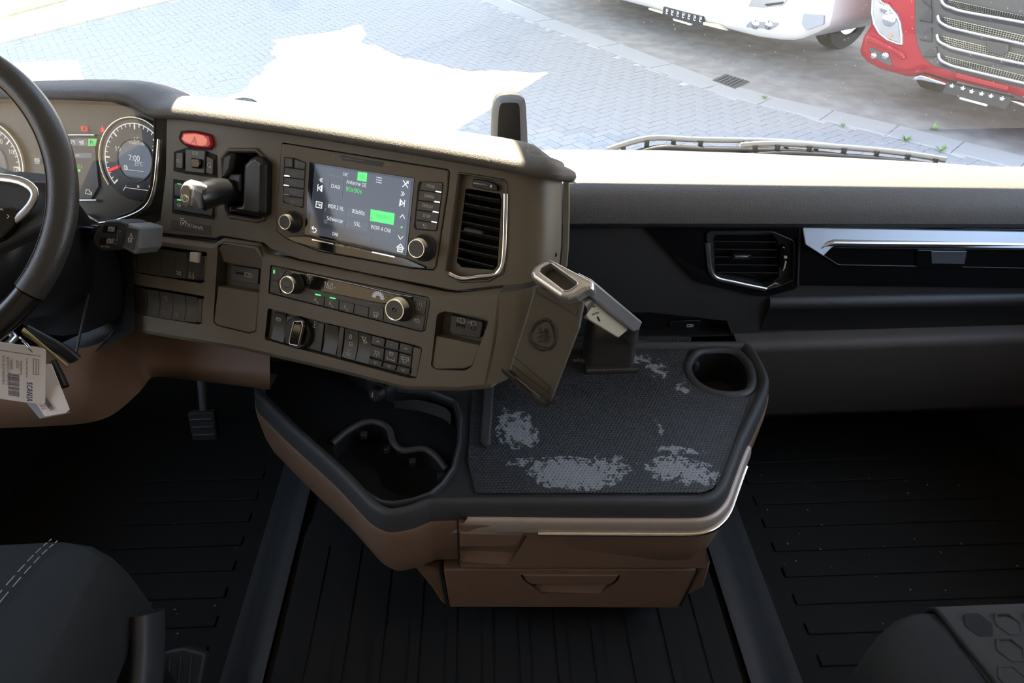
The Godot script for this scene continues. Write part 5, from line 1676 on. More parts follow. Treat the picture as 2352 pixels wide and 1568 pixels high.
	icon(s, [[0, -0.5, 0, 0.5]], Vector2(0.0185, -0.1154), 0.012, z + 0.0002, M.print_dim, 0.0006)
	var cap := Mb.new()
	ex(cap, rr(pv([0.0353, -0.0908, 0.0597, -0.0941, 0.0617, -0.0973, 0.0582, -0.1283, 0.0492, -0.1385, 0.0456, -0.1393, 0.0219, -0.1317, 0.0304, -0.1123]), 0.003), z - 0.05, z - 0.002, 0.004)
	var cn := put(cap, "end_cap", M.grey_plastic, s)
	plate(cn, "rocker_face", rr(pv([0.0379, -0.0966, 0.0562, -0.0974, 0.0547, -0.1032, 0.0475, -0.1328, 0.0306, -0.1274]), 0.003), z - 0.01, z + 0.001, M.stalk_face, 0.001)
	words(cn, "A", Vector2(0.0455, -0.1092), z + 0.0012, 0.0075, M.print)
	words(cn, "M", Vector2(0.0429, -0.1174), z + 0.0012, 0.0075, M.print)
	icon(cn, [[-0.5, 0, 0.5, 0]], Vector2(0.0449, -0.1136), 0.009, z + 0.0012, M.print, 0.0007)
	var arm := Mb.new()
	var pa := PackedVector3Array()
	for q in [[Vector2(-0.0321, -0.116), 0.118], [Vector2(-0.0726, -0.1201), 0.105], [Vector2(-0.1054, -0.1245), 0.095], [Vector2(-0.1901, -0.135), 0.06]]:
		pa.append(Vector3(q[0].x, q[0].y, q[1]))
	tube(arm, pa, 0.013, 12, true, 0.85)
	put(arm, "arm", M.arm_black, s)
	plate(s, "arm_trim", pv([-0.0797, -0.1122, -0.0629, -0.109, -0.0354, -0.1075, -0.0355, -0.1095, -0.0631, -0.1118, -0.0799, -0.1156]), 0.115, 0.124, M.satin_metal, 0.002)


# ---------- storage console with drawers ----------
func ring_at(p: PackedVector2Array, y: float) -> PackedVector3Array:
	# console outline (x, -z) at height y
	var r := PackedVector3Array()
	for q in p:
		r.append(Vector3(q.x, y, -q.y))
	return r


func hflat(mb: Mb, poly: PackedVector2Array, y: float) -> void:
	var keep := mb.T
	mb.T = keep * Transform3D(Basis(Vector3(1, 0, 0), Vector3(0, 0, -1), Vector3(0, 1, 0)), Vector3(0, y, 0))
	flat(mb, poly, 0.0)
	mb.T = keep


func between(p: PackedVector2Array, a: Vector2, b: Vector2) -> PackedVector2Array:
	# the stretch of a closed outline from the point nearest a to the point nearest b, forwards
	var ia := 0
	var ib := 0
	for i in p.size():
		if p[i].distance_to(a) < p[ia].distance_to(a):
			ia = i
		if p[i].distance_to(b) < p[ib].distance_to(b):
			ib = i
	var out := PackedVector2Array()
	var i := ia
	while true:
		out.append(p[i])
		if i == ib:
			break
		i = (i + 1) % p.size()
	return out


func build_console() -> void:
	var base := Vector3(0.05, 0.14, -0.95)
	var t := thing("storage_console", "grey and brown storage console with a worn rubber tray and cup holders between the seats", "console", Transform3D(), base)
	# crest of the rim, counter-clockwise seen from above (x right, y away)
	var crest := pv([-0.5123, 1.2057, -0.497, 1.1303, -0.4802, 1.0646, -0.4559, 1.0334, -0.3954, 0.9664, -0.3293, 0.8983, -0.2754, 0.8417, -0.2348, 0.7942, -0.2102, 0.7656, -0.1894, 0.7509, -0.1728, 0.7466, -0.1433, 0.7527, -0.119, 0.7638, -0.1006, 0.7678, -0.0111, 0.7651, 0.123, 0.7578, 0.257, 0.7515, 0.3389, 0.7482, 0.366, 0.7509, 0.3884, 0.7633, 0.4081, 0.784, 0.4293, 0.8186, 0.4706, 0.8874, 0.5164, 0.9565, 0.5565, 1.0189, 0.5769, 1.0603, 0.582, 1.0942, 0.5825, 1.1296, 0.5792, 1.1697, 0.5702, 1.1907])
	var C0 := smooth2(crest, 3, false)
	# close it along the back
	var back := pv([0.3639, 1.199, 0.0718, 1.2075, -0.2186, 1.2096])
	var P := C0.duplicate()
	P.append_array(back)
	P = fix(P)
	var mb := Mb.new()
	var rim := [ring_at(grow(P, -0.016), 0.556), ring_at(grow(P, -0.012), 0.566), ring_at(grow(P, -0.006), 0.571), ring_at(P, 0.570), ring_at(grow(P, 0.004), 0.563), ring_at(grow(P, 0.007), 0.548), ring_at(grow(P, 0.009), 0.527)]
	rim.reverse()
	mb.grid(rim, true)
	put(mb, "rim", M.charcoal_tunnel, t)
	mb = Mb.new()
	var skirt := [ring_at(grow(P, 0.006), 0.528), ring_at(grow(P, 0.0115), 0.524), ring_at(grow(P, 0.0125), 0.50), ring_at(grow(P, 0.010), 0.45), ring_at(grow(P, 0.002), 0.405), ring_at(grow(P, -0.012), 0.385), ring_at(grow(P, -0.08), 0.375)]
	skirt.reverse()
	mb.grid(skirt, true)
	put(mb, "skirt", M.brown_plastic, t, "brown plastic skirt")
	# tray floor with the rubber mat, the well and the cup ring left open
	var inner := grow(P, -0.015)
	var well := rr(pv([-0.5073, 1.2208, -0.4904, 1.13, -0.4763, 1.0806, -0.4281, 1.026, -0.3199, 0.906, -0.2172, 0.7977, -0.1924, 0.7794, -0.1732, 0.7758, -0.1436, 0.7813, -0.1141, 0.7936, -0.096, 0.8146, -0.0778, 0.8498, -0.0689, 0.9094, -0.0672, 0.9801, -0.0788, 1.0249, -0.1243, 1.053, -0.2061, 1.0698, -0.2646, 1.1067, -0.3078, 1.1518, -0.3364, 1.214]), 0.012)
	var cup := fix(smooth2(pv([0.452, 1.1589, 0.4768, 1.1719, 0.5348, 1.1696, 0.5543, 1.132, 0.5508, 1.0853, 0.5321, 1.0442, 0.5028, 1.0319, 0.4595, 1.039, 0.4312, 1.0703, 0.4265, 1.1149]), 4))
	mb = Mb.new()
	for part in minus(inner, [well, cup]):
		hflat(mb, part, 0.556)
	put(mb, "tray_floor", M.charcoal, t)
	var pk := turned(FS)
	pocket(pk, well, -0.004, -0.075, 0.006)
	put(pk, "well", M.black_plastic, t)
	# raised rib that closes the well towards the tray
	var wr := Mb.new()
	frame_ring(wr, well, -0.010, -0.004, 0.008)
	for i in wr.v.size():
		wr.v[i] = FS * wr.v[i]
		wr.n[i] = FS.basis * wr.n[i]
	put(wr, "well_edge", M.charcoal, t)
	# round cup holder at the right
	pk = turned(FS)
	pocket(pk, cup, -0.004, -0.085, 0.008)
	var cupn := put(pk, "cup_holder", M.black_plastic, t)
	var cr := Mb.new()
	frame_ring(cr, grow(cup, 0.014), 0.020, -0.004, 0.006)
	for i in cr.v.size():
		cr.v[i] = FS * cr.v[i]
		cr.n[i] = FS.basis * cr.n[i]
	put(cr, "cup_ring", M.charcoal, cupn)
	var clip := Mb.new()
	box(clip, Vector3(0.4564, 0.53, -1.1605), Vector3(0.012, 0.018, 0.02), 0.002)
	put(clip, "spring_clip", M.charcoal, cupn)
	# double cup holder inside the well
	var eight := smooth2(pv([-0.3129, 0.9575, -0.2879, 0.989, -0.2576, 1.0089, -0.2292, 1.0052, -0.207, 0.9857, -0.1977, 0.9529, -0.1743, 0.9286, -0.1324, 0.9293, -0.1059, 0.9021, -0.0892, 0.8762, -0.0931, 0.8508, -0.118, 0.823, -0.1527, 0.8143, -0.1894, 0.8289, -0.2121, 0.8556, -0.2217, 0.8826, -0.2492, 0.8935, -0.2828, 0.8992, -0.305, 0.9247]), 3)
	var e8 := Mb.new()
	var shelf := grow(well, -0.004)
	for part in minus(shelf, [eight]):
		flat(e8, part, -0.035)
	for i in e8.v.size():
		e8.v[i] = FS * e8.v[i]
		e8.n[i] = FS.basis * e8.n[i]
	var ins := put(e8, "cup_insert", M.black_plastic, t)
	pk = turned(FS)
	pocket(pk, eight, -0.035, -0.115, 0.006)
	put(pk, "cup_wells", M.black_plastic, ins)
	var rb := turned(FS)
	tube(rb, at_z(smooth2(pv([-0.3147, 0.9529, -0.2879, 0.989, -0.2578, 1.0101, -0.2295, 1.0077, -0.2063, 0.9869, -0.196, 0.9528, -0.1735, 0.9286, -0.1325, 0.9316, -0.1052, 0.9054, -0.0876, 0.8761]), 4, false), -0.033), 0.0065, 8)
	put(rb, "cup_ridge", M.taupe_plastic, ins)
	for q in [Vector3(-0.2582, 0.515, -0.9844), Vector3(-0.1548, 0.515, -0.9078), Vector3(-0.0997, 0.515, -0.8695), Vector3(-0.207, 0.515, -0.9442)]:
		var cl := Mb.new()
		box(cl, q, Vector3(0.012, 0.012, 0.012), 0.002)
		put(cl, "spring_clip", M.charcoal, ins)
	# moulded pocket behind the cups
	var pb := Mb.new()
	var q0 := p3([-0.1998, 0.552, -1.0423, -0.1512, 0.552, -1.0457, -0.0967, 0.552, -1.0213, -0.082, 0.552, -0.9991])
	var q1 := p3([-0.2071, 0.5, -1.0614, -0.1551, 0.5, -1.0395, -0.104, 0.5, -1.0118, -0.0855, 0.5, -0.9923])
	pb.grid([smooth3(q0, 3), smooth3(q1, 3)], false)
	put(pb, "pocket_wall", M.charcoal, t)
	# divider strips
	var dv := turned(FS)
	ex(dv, pv([-0.014, 1.0826, 0.0059, 1.0763, -0.0049, 0.8978, -0.0098, 0.8958, -0.0228, 0.9143]), -0.004, 0.012, 0.003)
	put(dv, "divider", M.charcoal_tunnel, t)
	# rubber mat with its wear
	var mp := rr(pv([-0.0395, 1.0781, -0.0445, 0.9313, -0.0463, 0.8666, -0.0325, 0.7942, -0.0264, 0.7901, 0.3631, 0.7754, 0.3862, 0.7833, 0.4062, 0.8045, 0.5272, 1.0175, 0.4569, 1.0297, 0.4207, 1.0583, 0.4144, 1.1154, 0.4366, 1.1751, 0.4614, 1.2271, -0.0156, 1.2463]), 0.008)
	var mm := Mb.new()
	var fm := fix(mp)
	for part in [fm]:
		flat(mm, part, 0.0005)
	wall(mm, fm, -0.004, fm, 0.0005)
	var lo := Vector2(1e9, 1e9)
	var hi := -lo
	for q in fm:
		lo = lo.min(q)
		hi = hi.max(q)
	for i in mm.v.size():
		mm.uv[i] = Vector2((mm.v[i].x - lo.x) / (hi.x - lo.x), 1.0 - (mm.v[i].y - lo.y) / (hi.y - lo.y))
		mm.v[i] = FS * mm.v[i]
		mm.n[i] = FS.basis * mm.n[i]
	put(mm, "rubber_mat", mat_with_wear(lo, hi), t, "dimpled rubber mat with rubbed-off patches")
	# bright trim along the front and round the right corner
	var tr0 := Vector2(-0.0392, 0.7638)
	var tr1 := Vector2(0.4891, 0.8983)
	var line := between(P, tr0, tr1)
	if line.size() > P.size() / 2:
		line = between(P, tr1, tr0)
		line.reverse()
	var rows := []
	for o in [[0.007, 0.536], [0.012, 0.537], [0.0165, 0.532], [0.0185, 0.520], [0.019, 0.508], [0.017, 0.5035], [0.008, 0.503]]:
		var off := grow_open(line, o[0])
		var row := PackedVector3Array()
		for i in off.size():
			row.append(Vector3(off[i].x, o[1], -off[i].y))
		# slanted start
		row[0] = row[0] + Vector3(-0.028 * clampf((0.537 - o[1]) / 0.03, 0, 1), 0, 0)
		rows.append(row)
	rows.reverse()
	mb = Mb.new()
	mb.grid(rows, false)
	put(mb, "metal_trim", M.trim_metal, t, "satin metal trim strip")
	var bead := between(P, Vector2(0.0785, 0.7591), Vector2(0.4771, 0.8762))
	if bead.size() > P.size() / 2:
		bead = between(P, Vector2(0.4771, 0.8762), Vector2(0.0785, 0.7591))
		bead.reverse()
	var bo := grow_open(bead, 0.0195)
	var bp := PackedVector3Array()
	for q in bo:
		bp.append(Vector3(q.x, 0.507, -q.y))
	mb = Mb.new()
	tube(mb, bp, 0.0048, 10)
	put(mb, "metal_bead", M.trim_bead, t, "bright metal bead")
	# upper drawer
	var dz := 0.004
	var grip := rr(pv([-0.0626, 0.5078, 0.0524, 0.4968, 0.0564, 0.4908, 0.0431, 0.4554, 0.0252, 0.4084, 0.0121, 0.4081, -0.064, 0.4168]), 0.004)
	var up := turned(FE)
	ex(up, pv([-0.0627, 0.5307, 0.3757, 0.5001, 0.3994, 0.3742, -0.0676, 0.402]), -0.02, dz + 0.006, 0.003, [grip])
	var upn := put(up, "upper_drawer", M.brown_plastic, t, "brown upper drawer front")
	var gp := turned(FE)
	pocket(gp, grip, dz + 0.006, dz - 0.030, 0.0, false)
	scoop(gp, grip, dz - 0.030, dz + 0.005)
	put(gp, "grip_recess", M.brown_plastic, upn)
	gp = turned(FE)
	ex(gp, rr(pv([-0.0617, 0.5112, 0.0522, 0.5008, 0.0404, 0.4626, -0.0632, 0.4675]), 0.003), dz - 0.004, dz + 0.008, 0.004)
	put(gp, "handle_flap", M.brown_plastic, upn)
	for q in [pv([-0.0647, 0.5464, -0.0618, 0.5463, -0.0669, 0.4123, -0.0688, 0.4124]), pv([-0.1054, 0.3856, -0.1006, 0.3854, -0.0948, 0.2634, -0.0992, 0.2637]), pv([0.3854, 0.3586, 0.3887, 0.3584, 0.3737, 0.2324, 0.3688, 0.2327])]:
		var seam := turned(FE)
		ex(seam, q, -0.03, 0.0108 if q[0].y > 0.45 else 0.001, 0.0)
		put(seam, "seam", M.void, t)
	# lower drawer and its side cheeks
	var lg := rr(pv([0.045, 0.3611, 0.239, 0.3483, 0.2358, 0.3299, 0.2091, 0.2923, 0.2028, 0.2868, 0.0882, 0.2941, 0.0796, 0.3052, 0.0543, 0.341]), 0.004)
	var lw := turned(FE)
	ex(lw, pv([-0.0976, 0.3844, 0.3871, 0.3555, 0.3874, 0.3376, 0.3719, 0.2249, -0.0942, 0.2582]), -0.10, 0.0, 0.003, [lg])
	var lwn := put(lw, "lower_drawer", M.brown_plastic, t, "brown lower drawer front")
	gp = turned(FE)
	pocket(gp, lg, 0.0, -0.034, 0.0, false)
	scoop(gp, lg, -0.034, -0.001)
	put(gp, "grip_recess", M.brown_plastic, lwn)
	gp = turned(FE)
	ex(gp, rr(pv([0.0482, 0.3634, 0.2361, 0.3509, 0.2289, 0.3288, 0.2199, 0.3191, 0.0675, 0.3286, 0.0575, 0.3394]), 0.003), -0.012, 0.002, 0.004)
	put(gp, "handle_flap", M.brown_plastic, lwn)
	var ck := turned(FE)
	ex(ck, pv([-0.1545, 0.3787, -0.104, 0.367, -0.0984, 0.2858, -0.1022, 0.2439, -0.1124, 0.2598, -0.1273, 0.311]), -0.16, -0.012, 0.006)
	put(ck, "side_cheek", M.brown_plastic, t)
	ck = turned(FE)
	ex(ck, pv([0.3946, 0.3373, 0.416, 0.3545, 0.4161, 0.277, 0.3876, 0.25, 0.38, 0.2089, 0.3749, 0.2074]), -0.16, -0.012, 0.006)
	put(ck, "side_cheek", M.brown_plastic, t)
	var core := Mb.new()
	box(core, Vector3(0.16, 0.28, -1.0), Vector3(0.44, 0.22, 0.36))
	put(core, "drawer_case", M.black_plastic, t)


# the sloping floor of a finger grip: deep at its upper edge, flush at its lower edge
func scoop(mb: Mb, poly: PackedVector2Array, deep: float, flush: float) -> void:
	var lo := 1e9
	var hi := -1e9
	for q in poly:
		lo = minf(lo, q.y)
		hi = maxf(hi, q.y)
	var keep := mb.v.size()
	flat(mb, poly, 0.0)
	var inv := mb.T.affine_inverse()
	var nn := mb.T.basis * Vector3(0, flush - deep, hi - lo).normalized()
	for i in range(keep, mb.v.size()):
		var p := inv * mb.v[i]
		p.z = lerpf(flush, deep, (p.y - lo) / (hi - lo))
		mb.v[i] = mb.T * p
		mb.n[i] = nn


func mat_with_wear(lo: Vector2, hi: Vector2) -> StandardMaterial3D:
	var w := 900
	var h := int(900.0 * (hi.y - lo.y) / (hi.x - lo.x))
	var img := Image.create(w, h, false, Image.FORMAT_RGB8)
	var bump := Image.create(w, h, false, Image.FORMAT_RGB8)
	var f := FastNoiseLite.new()
	f.seed = 11
	f.frequency = 0.035
	f.fractal_octaves = 4
	var f2 := FastNoiseLite.new()
	f2.seed = 4
	f2.frequency = 0.16
	var base := L(0.033, 0.0355, 0.039)
	var worn := L(0.32, 0.34, 0.36)
	# rubbed patches: centre, half axes, strength; positions in metres on the console frame
	var spots := [
		[Vector2(0.0456, 0.9454), 0.030, 0.040, 0.45], [Vector2(0.0254, 0.974), 0.016, 0.028, 0.25], [Vector2(0.0615, 0.9271), 0.022, 0.026, 0.45],
		[Vector2(0.1311, 0.831), 0.050, 0.030, 0.62], [Vector2(0.1656, 0.8224), 0.050, 0.026, 0.60], [Vector2(0.104, 0.8372), 0.036, 0.026, 0.35], [Vector2(0.2119, 0.8413), 0.040, 0.026, 0.22], [Vector2(0.0474, 0.8607), 0.026, 0.012, 0.15],
		[Vector2(0.3261, 0.8325), 0.040, 0.024, 0.50], [Vector2(0.3594, 0.8218), 0.036, 0.024, 0.42], [Vector2(0.3842, 0.8105), 0.030, 0.026, 0.16],
		[Vector2(0.3333, 0.882), 0.022, 0.008, 0.40], [Vector2(0.3557, 0.8722), 0.036, 0.008, 0.2], [Vector2(0.3255, 0.9341), 0.006, 0.04, 0.0],
		[Vector2(0.3073, 1.1495), 0.050, 0.020, 0.12], [Vector2(0.3613, 1.1102), 0.018, 0.030, 0.15], [Vector2(0.3975, 1.0455), 0.014, 0.020, 0.22], [Vector2(0.3464, 1.2024), 0.07, 0.016, 0.05], [Vector2(0.1973, 1.1494), 0.022, 0.010, 0.25], [Vector2(0.3409, 1.1257), 0.010, 0.008, 0.4]]
	var px := (hi.x - lo.x) / w
	for y in h:
		for x in w:
			var p := Vector2(lo.x + (x + 0.5) * px, hi.y - (y + 0.5) * px)
			# dimples on a brick-like raster
			var s := 0.0062
			var row := floorf(p.y / s)
			var u := fposmod(p.x / (s * 1.15) + (0.5 if int(row) % 2 != 0 else 0.0), 1.0) - 0.5
			var v := fposmod(p.y / s, 1.0) - 0.5
			var dim := clampf(1.0 - sqrt(u * u + v * v) * 2.6, 0.0, 1.0)
			var k := -1.0
			for q in spots:
				var e: Vector2 = (p - q[0]) / Vector2(q[1], q[2])
				var r := e.length()
				if r < 1.35:
					k = maxf(k, q[3] + 0.35 - r * 0.62)
			var g := f.get_noise_2d(x, y) * 0.75 + f2.get_noise_2d(x, y) * 0.35
			var c := base
			if k > -0.5 and k + g - dim * 0.32 > 0.12:
				c = base.lerp(worn, clampf(0.75 + f2.get_noise_2d(x * 2, y * 2) * 0.5, 0.45, 1.0))
			else:
				c = base * (1.0 + 0.12 * f2.get_noise_2d(x, y))
			img.set_pixel(x, y, c.linear_to_srgb())
			var b := dim * 0.8
			bump.set_pixel(x, y, Color(b, b, b))
	bump.bump_map_to_normal_map(2.2)
	var m := mat("worn_mat", Color(1, 1, 1), 0.55)
	m.albedo_color = Color(1, 1, 1)
	m.albedo_texture = ImageTexture.create_from_image(img)
	m.normal_enabled = true
	m.normal_texture = ImageTexture.create_from_image(bump)
	m.normal_scale = 1.3
	return m


# ---------- phone holder ----------
func build_holder() -> void:
	var foot := Vector3(0.2577, 0.565, -1.1408)
	var t := thing("phone_holder", "empty phone holder with an embossed round crest on a folding arm above the console tray", "phone holder", Transform3D(), foot)
	# back plate
	var face := rr(pv([-0.0244, 0.0775, 0.0457, 0.0643, 0.0431, 0.0271, 0.0142, -0.0835, 0.0095, -0.0838, -0.0484, -0.0436, -0.0466, -0.0339, -0.0318, 0.0371]), 0.003)
	var mb := turned(FH)
	ex(mb, face, -0.020, 0.0, 0.002)
	var fn := put(mb, "back_plate", M.holder_face, t)
	# inset panel lines and crest
	var li := turned(FH)
	strokes(li, [], Vector2.ZERO, 1.0, 0.0)
	for l in [pv([-0.0232, 0.0768, -0.0211, 0.0693, 0.0373, 0.0442, 0.0387, 0.0547]), pv([-0.0429, -0.0231, 0.0115, -0.0589, 0.0113, -0.0685, -0.0448, -0.0352])]:
		for i in l.size() - 1:
			strokes(li, [[l[i].x, l[i].y, l[i + 1].x, l[i + 1].y]], Vector2.ZERO, 1.0, 0.0003, 0.0009)
	put(li, "panel_lines", M.holder_line, fn)
	var ec := Vector2(-0.0056, 0.0121)
	var er := turned(FH)
	var ring := PackedVector3Array()
	var tl := Vector2(-0.0222, 0.0054)
	var rad := ec.distance_to(tl)
	var turn_ := (Vector2(0.0141, -0.0832) - Vector2(0.0448, 0.0658)).angle() + PI / 2
	for i in 33:
		var a := TAU * i / 32.0
		ring.append(Vector3(ec.x + cos(a) * rad, ec.y + sin(a) * rad * 1.18, 0.0008))
	tube(er, ring, 0.0014, 6, false)
	for k in 3:
		var a := turn_ + TAU * k / 3.0 + PI / 2
		var seg := PackedVector3Array()
		for i in 7:
			var b := a + (i - 3) * 0.11
			seg.append(Vector3(ec.x + cos(b) * rad * 1.10, ec.y + sin(b) * rad * 1.28, 0.0008))
		tube(er, seg, 0.0011, 6)
	for k in 3:
		var a := turn_ + TAU * k / 3.0 + PI / 2
		var b := a + TAU / 3.0
		var s := Vector2(cos(a + 0.25), sin(a + 0.25) * 1.15) * rad
		var e := Vector2(cos(b - 0.25), sin(b - 0.25) * 1.15) * rad
		var m2 := (s + e) / 2 * 1.18
		tube(er, PackedVector3Array([Vector3(ec.x + s.x, ec.y + s.y, 0.0006), Vector3(ec.x + m2.x, ec.y + m2.y, 0.0006), Vector3(ec.x + e.x, ec.y + e.y, 0.0006)]), 0.0008, 6)
	var beast := turned(FH)
	strokes(beast, [[-0.45, 0.35, -0.2, 0.1, -0.5, 0.0], [-0.2, 0.1, 0.05, 0.3, 0.0, 0.5, 0.2, 0.45, 0.3, 0.2, 0.15, 0.05, 0.4, -0.05, 0.55, 0.05], [0.15, 0.05, 0.2, -0.25, 0.45, -0.35, 0.35, -0.5, 0.15, -0.45], [0.0, 0.0, -0.1, -0.3, 0.05, -0.5, -0.2, -0.6], [-0.35, 0.5, -0.25, 0.2], [0.2, -0.2, 0.5, -0.2], [-0.15, -0.1, -0.35, -0.3], ring_line(0.1, 8, Vector2(0.12, 0.3))], ec, rad * 1.05, 0.0008, 0.0016, turn_)
	put(er, "crest_ring", M.holder_line, fn)
	put(beast, "crest_figure", M.holder_line, fn)
	# lower ledge
	var lg := turned(FH)
	var fa := pv([-0.0604, -0.0476, -0.0487, -0.0437, -0.0434, -0.0494, 0.0141, -0.0832, 0.0258, -0.0753, 0.0232, -0.0796, 0.0085, -0.0895, -0.001, -0.0893])
	var ledge := pv([-0.0559, -0.0433, 0.0017, -0.0833, 0.0111, -0.0845, 0.024, -0.0769, 0.0278, -0.0699])
	var low := pv([-0.0488, -0.0429, -0.0388, -0.0472, 0.0141, -0.0832, 0.0155, -0.0814, 0.0227, -0.0757])
	var r0 := at_z(low, -0.006)
	var r1 := at_z(ledge, 0.020)
	var up := PackedVector3Array()
	for q in r1:
		up.append(q + Vector3(0.0005, 0.006, 0.004))
	lg.grid([r0, r1], false)
	lg.grid([r1, up], false)
	var ln := put(lg, "lower_ledge", M.holder_dark, t)
	var pad := Mb.new()
	tube(pad, PackedVector3Array([FH * Vector3(Vector2(-0.0388, -0.0534).x, Vector2(-0.0388, -0.0534).y, 0.006), FH * Vector3(Vector2(-0.0023, -0.0771).x, Vector2(-0.0023, -0.0771).y, 0.006)]), 0.006, 8, true, 0.5)
	put(pad, "rubber_pad", M.holder_face, ln)
	# spring clamp at the top: a loop
	var lo := rr(pv([-0.0461, -0.0044, -0.0445, 0.0061, -0.0345, 0.0194, -0.0273, 0.0229, 0.0438, 0.0083, 0.0495, -0.0044, 0.039, -0.0084, 0.0303, -0.0194, 0.02, -0.0263, 0.0096, -0.0274, -0.0407, -0.0116]), 0.006, 5)
	var opening := rr(pv([-0.0329, 0.0001, -0.0284, 0.009, -0.0215, 0.015, 0.0253, -0.0009, 0.0225, -0.0082, 0.0156, -0.0157, 0.0115, -0.0157]), 0.003, 4)
	var cl := turned(FT)
	ex(cl, lo, -0.016, 0.004, 0.006, [opening])
	var cn := put(cl, "top_clamp", M.holder_metal, t, "satin grey spring clamp")
	var clr := turned(FT)
	frame_ring(clr, grow(opening, 0.0025), 0.0025, 0.003, 0.006)
	put(clr, "loop_edge", M.chrome, cn)
	var bk := turned(FT)
	flat(bk, opening, -0.014)
	put(bk, "loop_floor", M.holder_face, cn)
	# hinge at the back of the clamp and the folding arm
	var a0 := Vector3(0.1458, 0.9499, -0.8332)
	var a1 := Vector3(0.2375, 0.8302, -0.9142)
	var axis := (a1 - a0).normalized()
	var upv := Vector3(0, 1, 0)
	var sidev := axis.cross(upv).normalized()
	upv = sidev.cross(axis).normalized()
	var arm := Mb.new()
	arm.T = Transform3D(Basis(axis, upv, sidev), a0)
	var L2 := a0.distance_to(a1)
	ex(arm, rr(pv([-0.03, 0.014, L2, 0.010, L2 + 0.004, -0.004, L2 - 0.01, -0.012, 0.0, -0.008, -0.03, -0.004]), 0.003), -0.012, 0.016, 0.003)
	put(arm, "arm_cover", M.holder_metal, t, "pale metal arm cover")
	var inn := Mb.new()
	inn.T = Transform3D(Basis(axis, upv, sidev), a0)
	ex(inn, rr(pv([0.0, -0.006, L2 - 0.012, -0.010, L2 - 0.03, -0.034, 0.03, -0.036, 0.0, -0.03]), 0.004), -0.006, 0.008, 0.002)
	var an := put(inn, "arm_core", M.holder_tan, t)
	var rib := Mb.new()
	rib.T = inn.T
	for q in [[0.018, -0.016, 0.5], [0.036, -0.022, 0.9], [0.052, -0.026, -0.4]]:
		tube(rib, PackedVector3Array([Vector3(q[0] - 0.006, q[1] - q[2] * 0.004, 0.0085), Vector3(q[0] + 0.006, q[1] + q[2] * 0.004, 0.0085)]), 0.0014, 6)
	put(rib, "core_ribs", M.holder_dark, an)
	var hb := Mb.new()
	tube(hb, PackedVector3Array([FH * Vector3(Vector2(0.0383, 0.0502).x, Vector2(0.0383, 0.0502).y, -0.03), a0 + axis * 0.01 - upv * 0.012]), 0.012, 10)
	put(hb, "ball_joint", M.holder_dark, t)
	# foot block on the tray
	var fb := Mb.new()
	var top := p3([])
	var rows := []
	for k in [[0.56, 1.0, 1.0], [0.58, 1.04, 1.04], [0.63, 1.02, 1.02], [0.655, 0.92, 0.92], [0.668, 0.80, 0.80]]:
		var row := PackedVector3Array()
		for q in rr(pv([-0.048, -0.035, 0.050, -0.038, 0.056, 0.03, -0.05, 0.034]), 0.014, 4):
			row.append(foot + Vector3(q.x * k[1] - 0.004, k[0] - 0.565, -q.y * k[2] - 0.01))
		rows.append(row)
	fb.grid(rows, true)
	var cap := rows[rows.size() - 1] as PackedVector3Array
	for i in cap.size():
		fb.tri(foot + Vector3(0, 0.672 - 0.565, -0.01), cap[i], cap[(i + 1) % cap.size()])
	put(fb, "foot_block", M.holder_dark, t)
	var lk := Mb.new()
	tube(lk, PackedVector3Array([a1 + Vector3(0.0, -0.004, 0), a1 + Vector3(0.004, -0.03, -0.02), foot + Vector3(0.045, 0.05, -0.01)]), 0.014, 10)
	put(lk, "arm_hinge", M.holder_dark, t)
	var ft := Mb.new()
	box(ft, foot + Vector3(0.0, 0.0, 0.028), Vector3(0.11, 0.012, 0.02), 0.003)
	put(ft, "foot_flange", M.holder_dark, t)


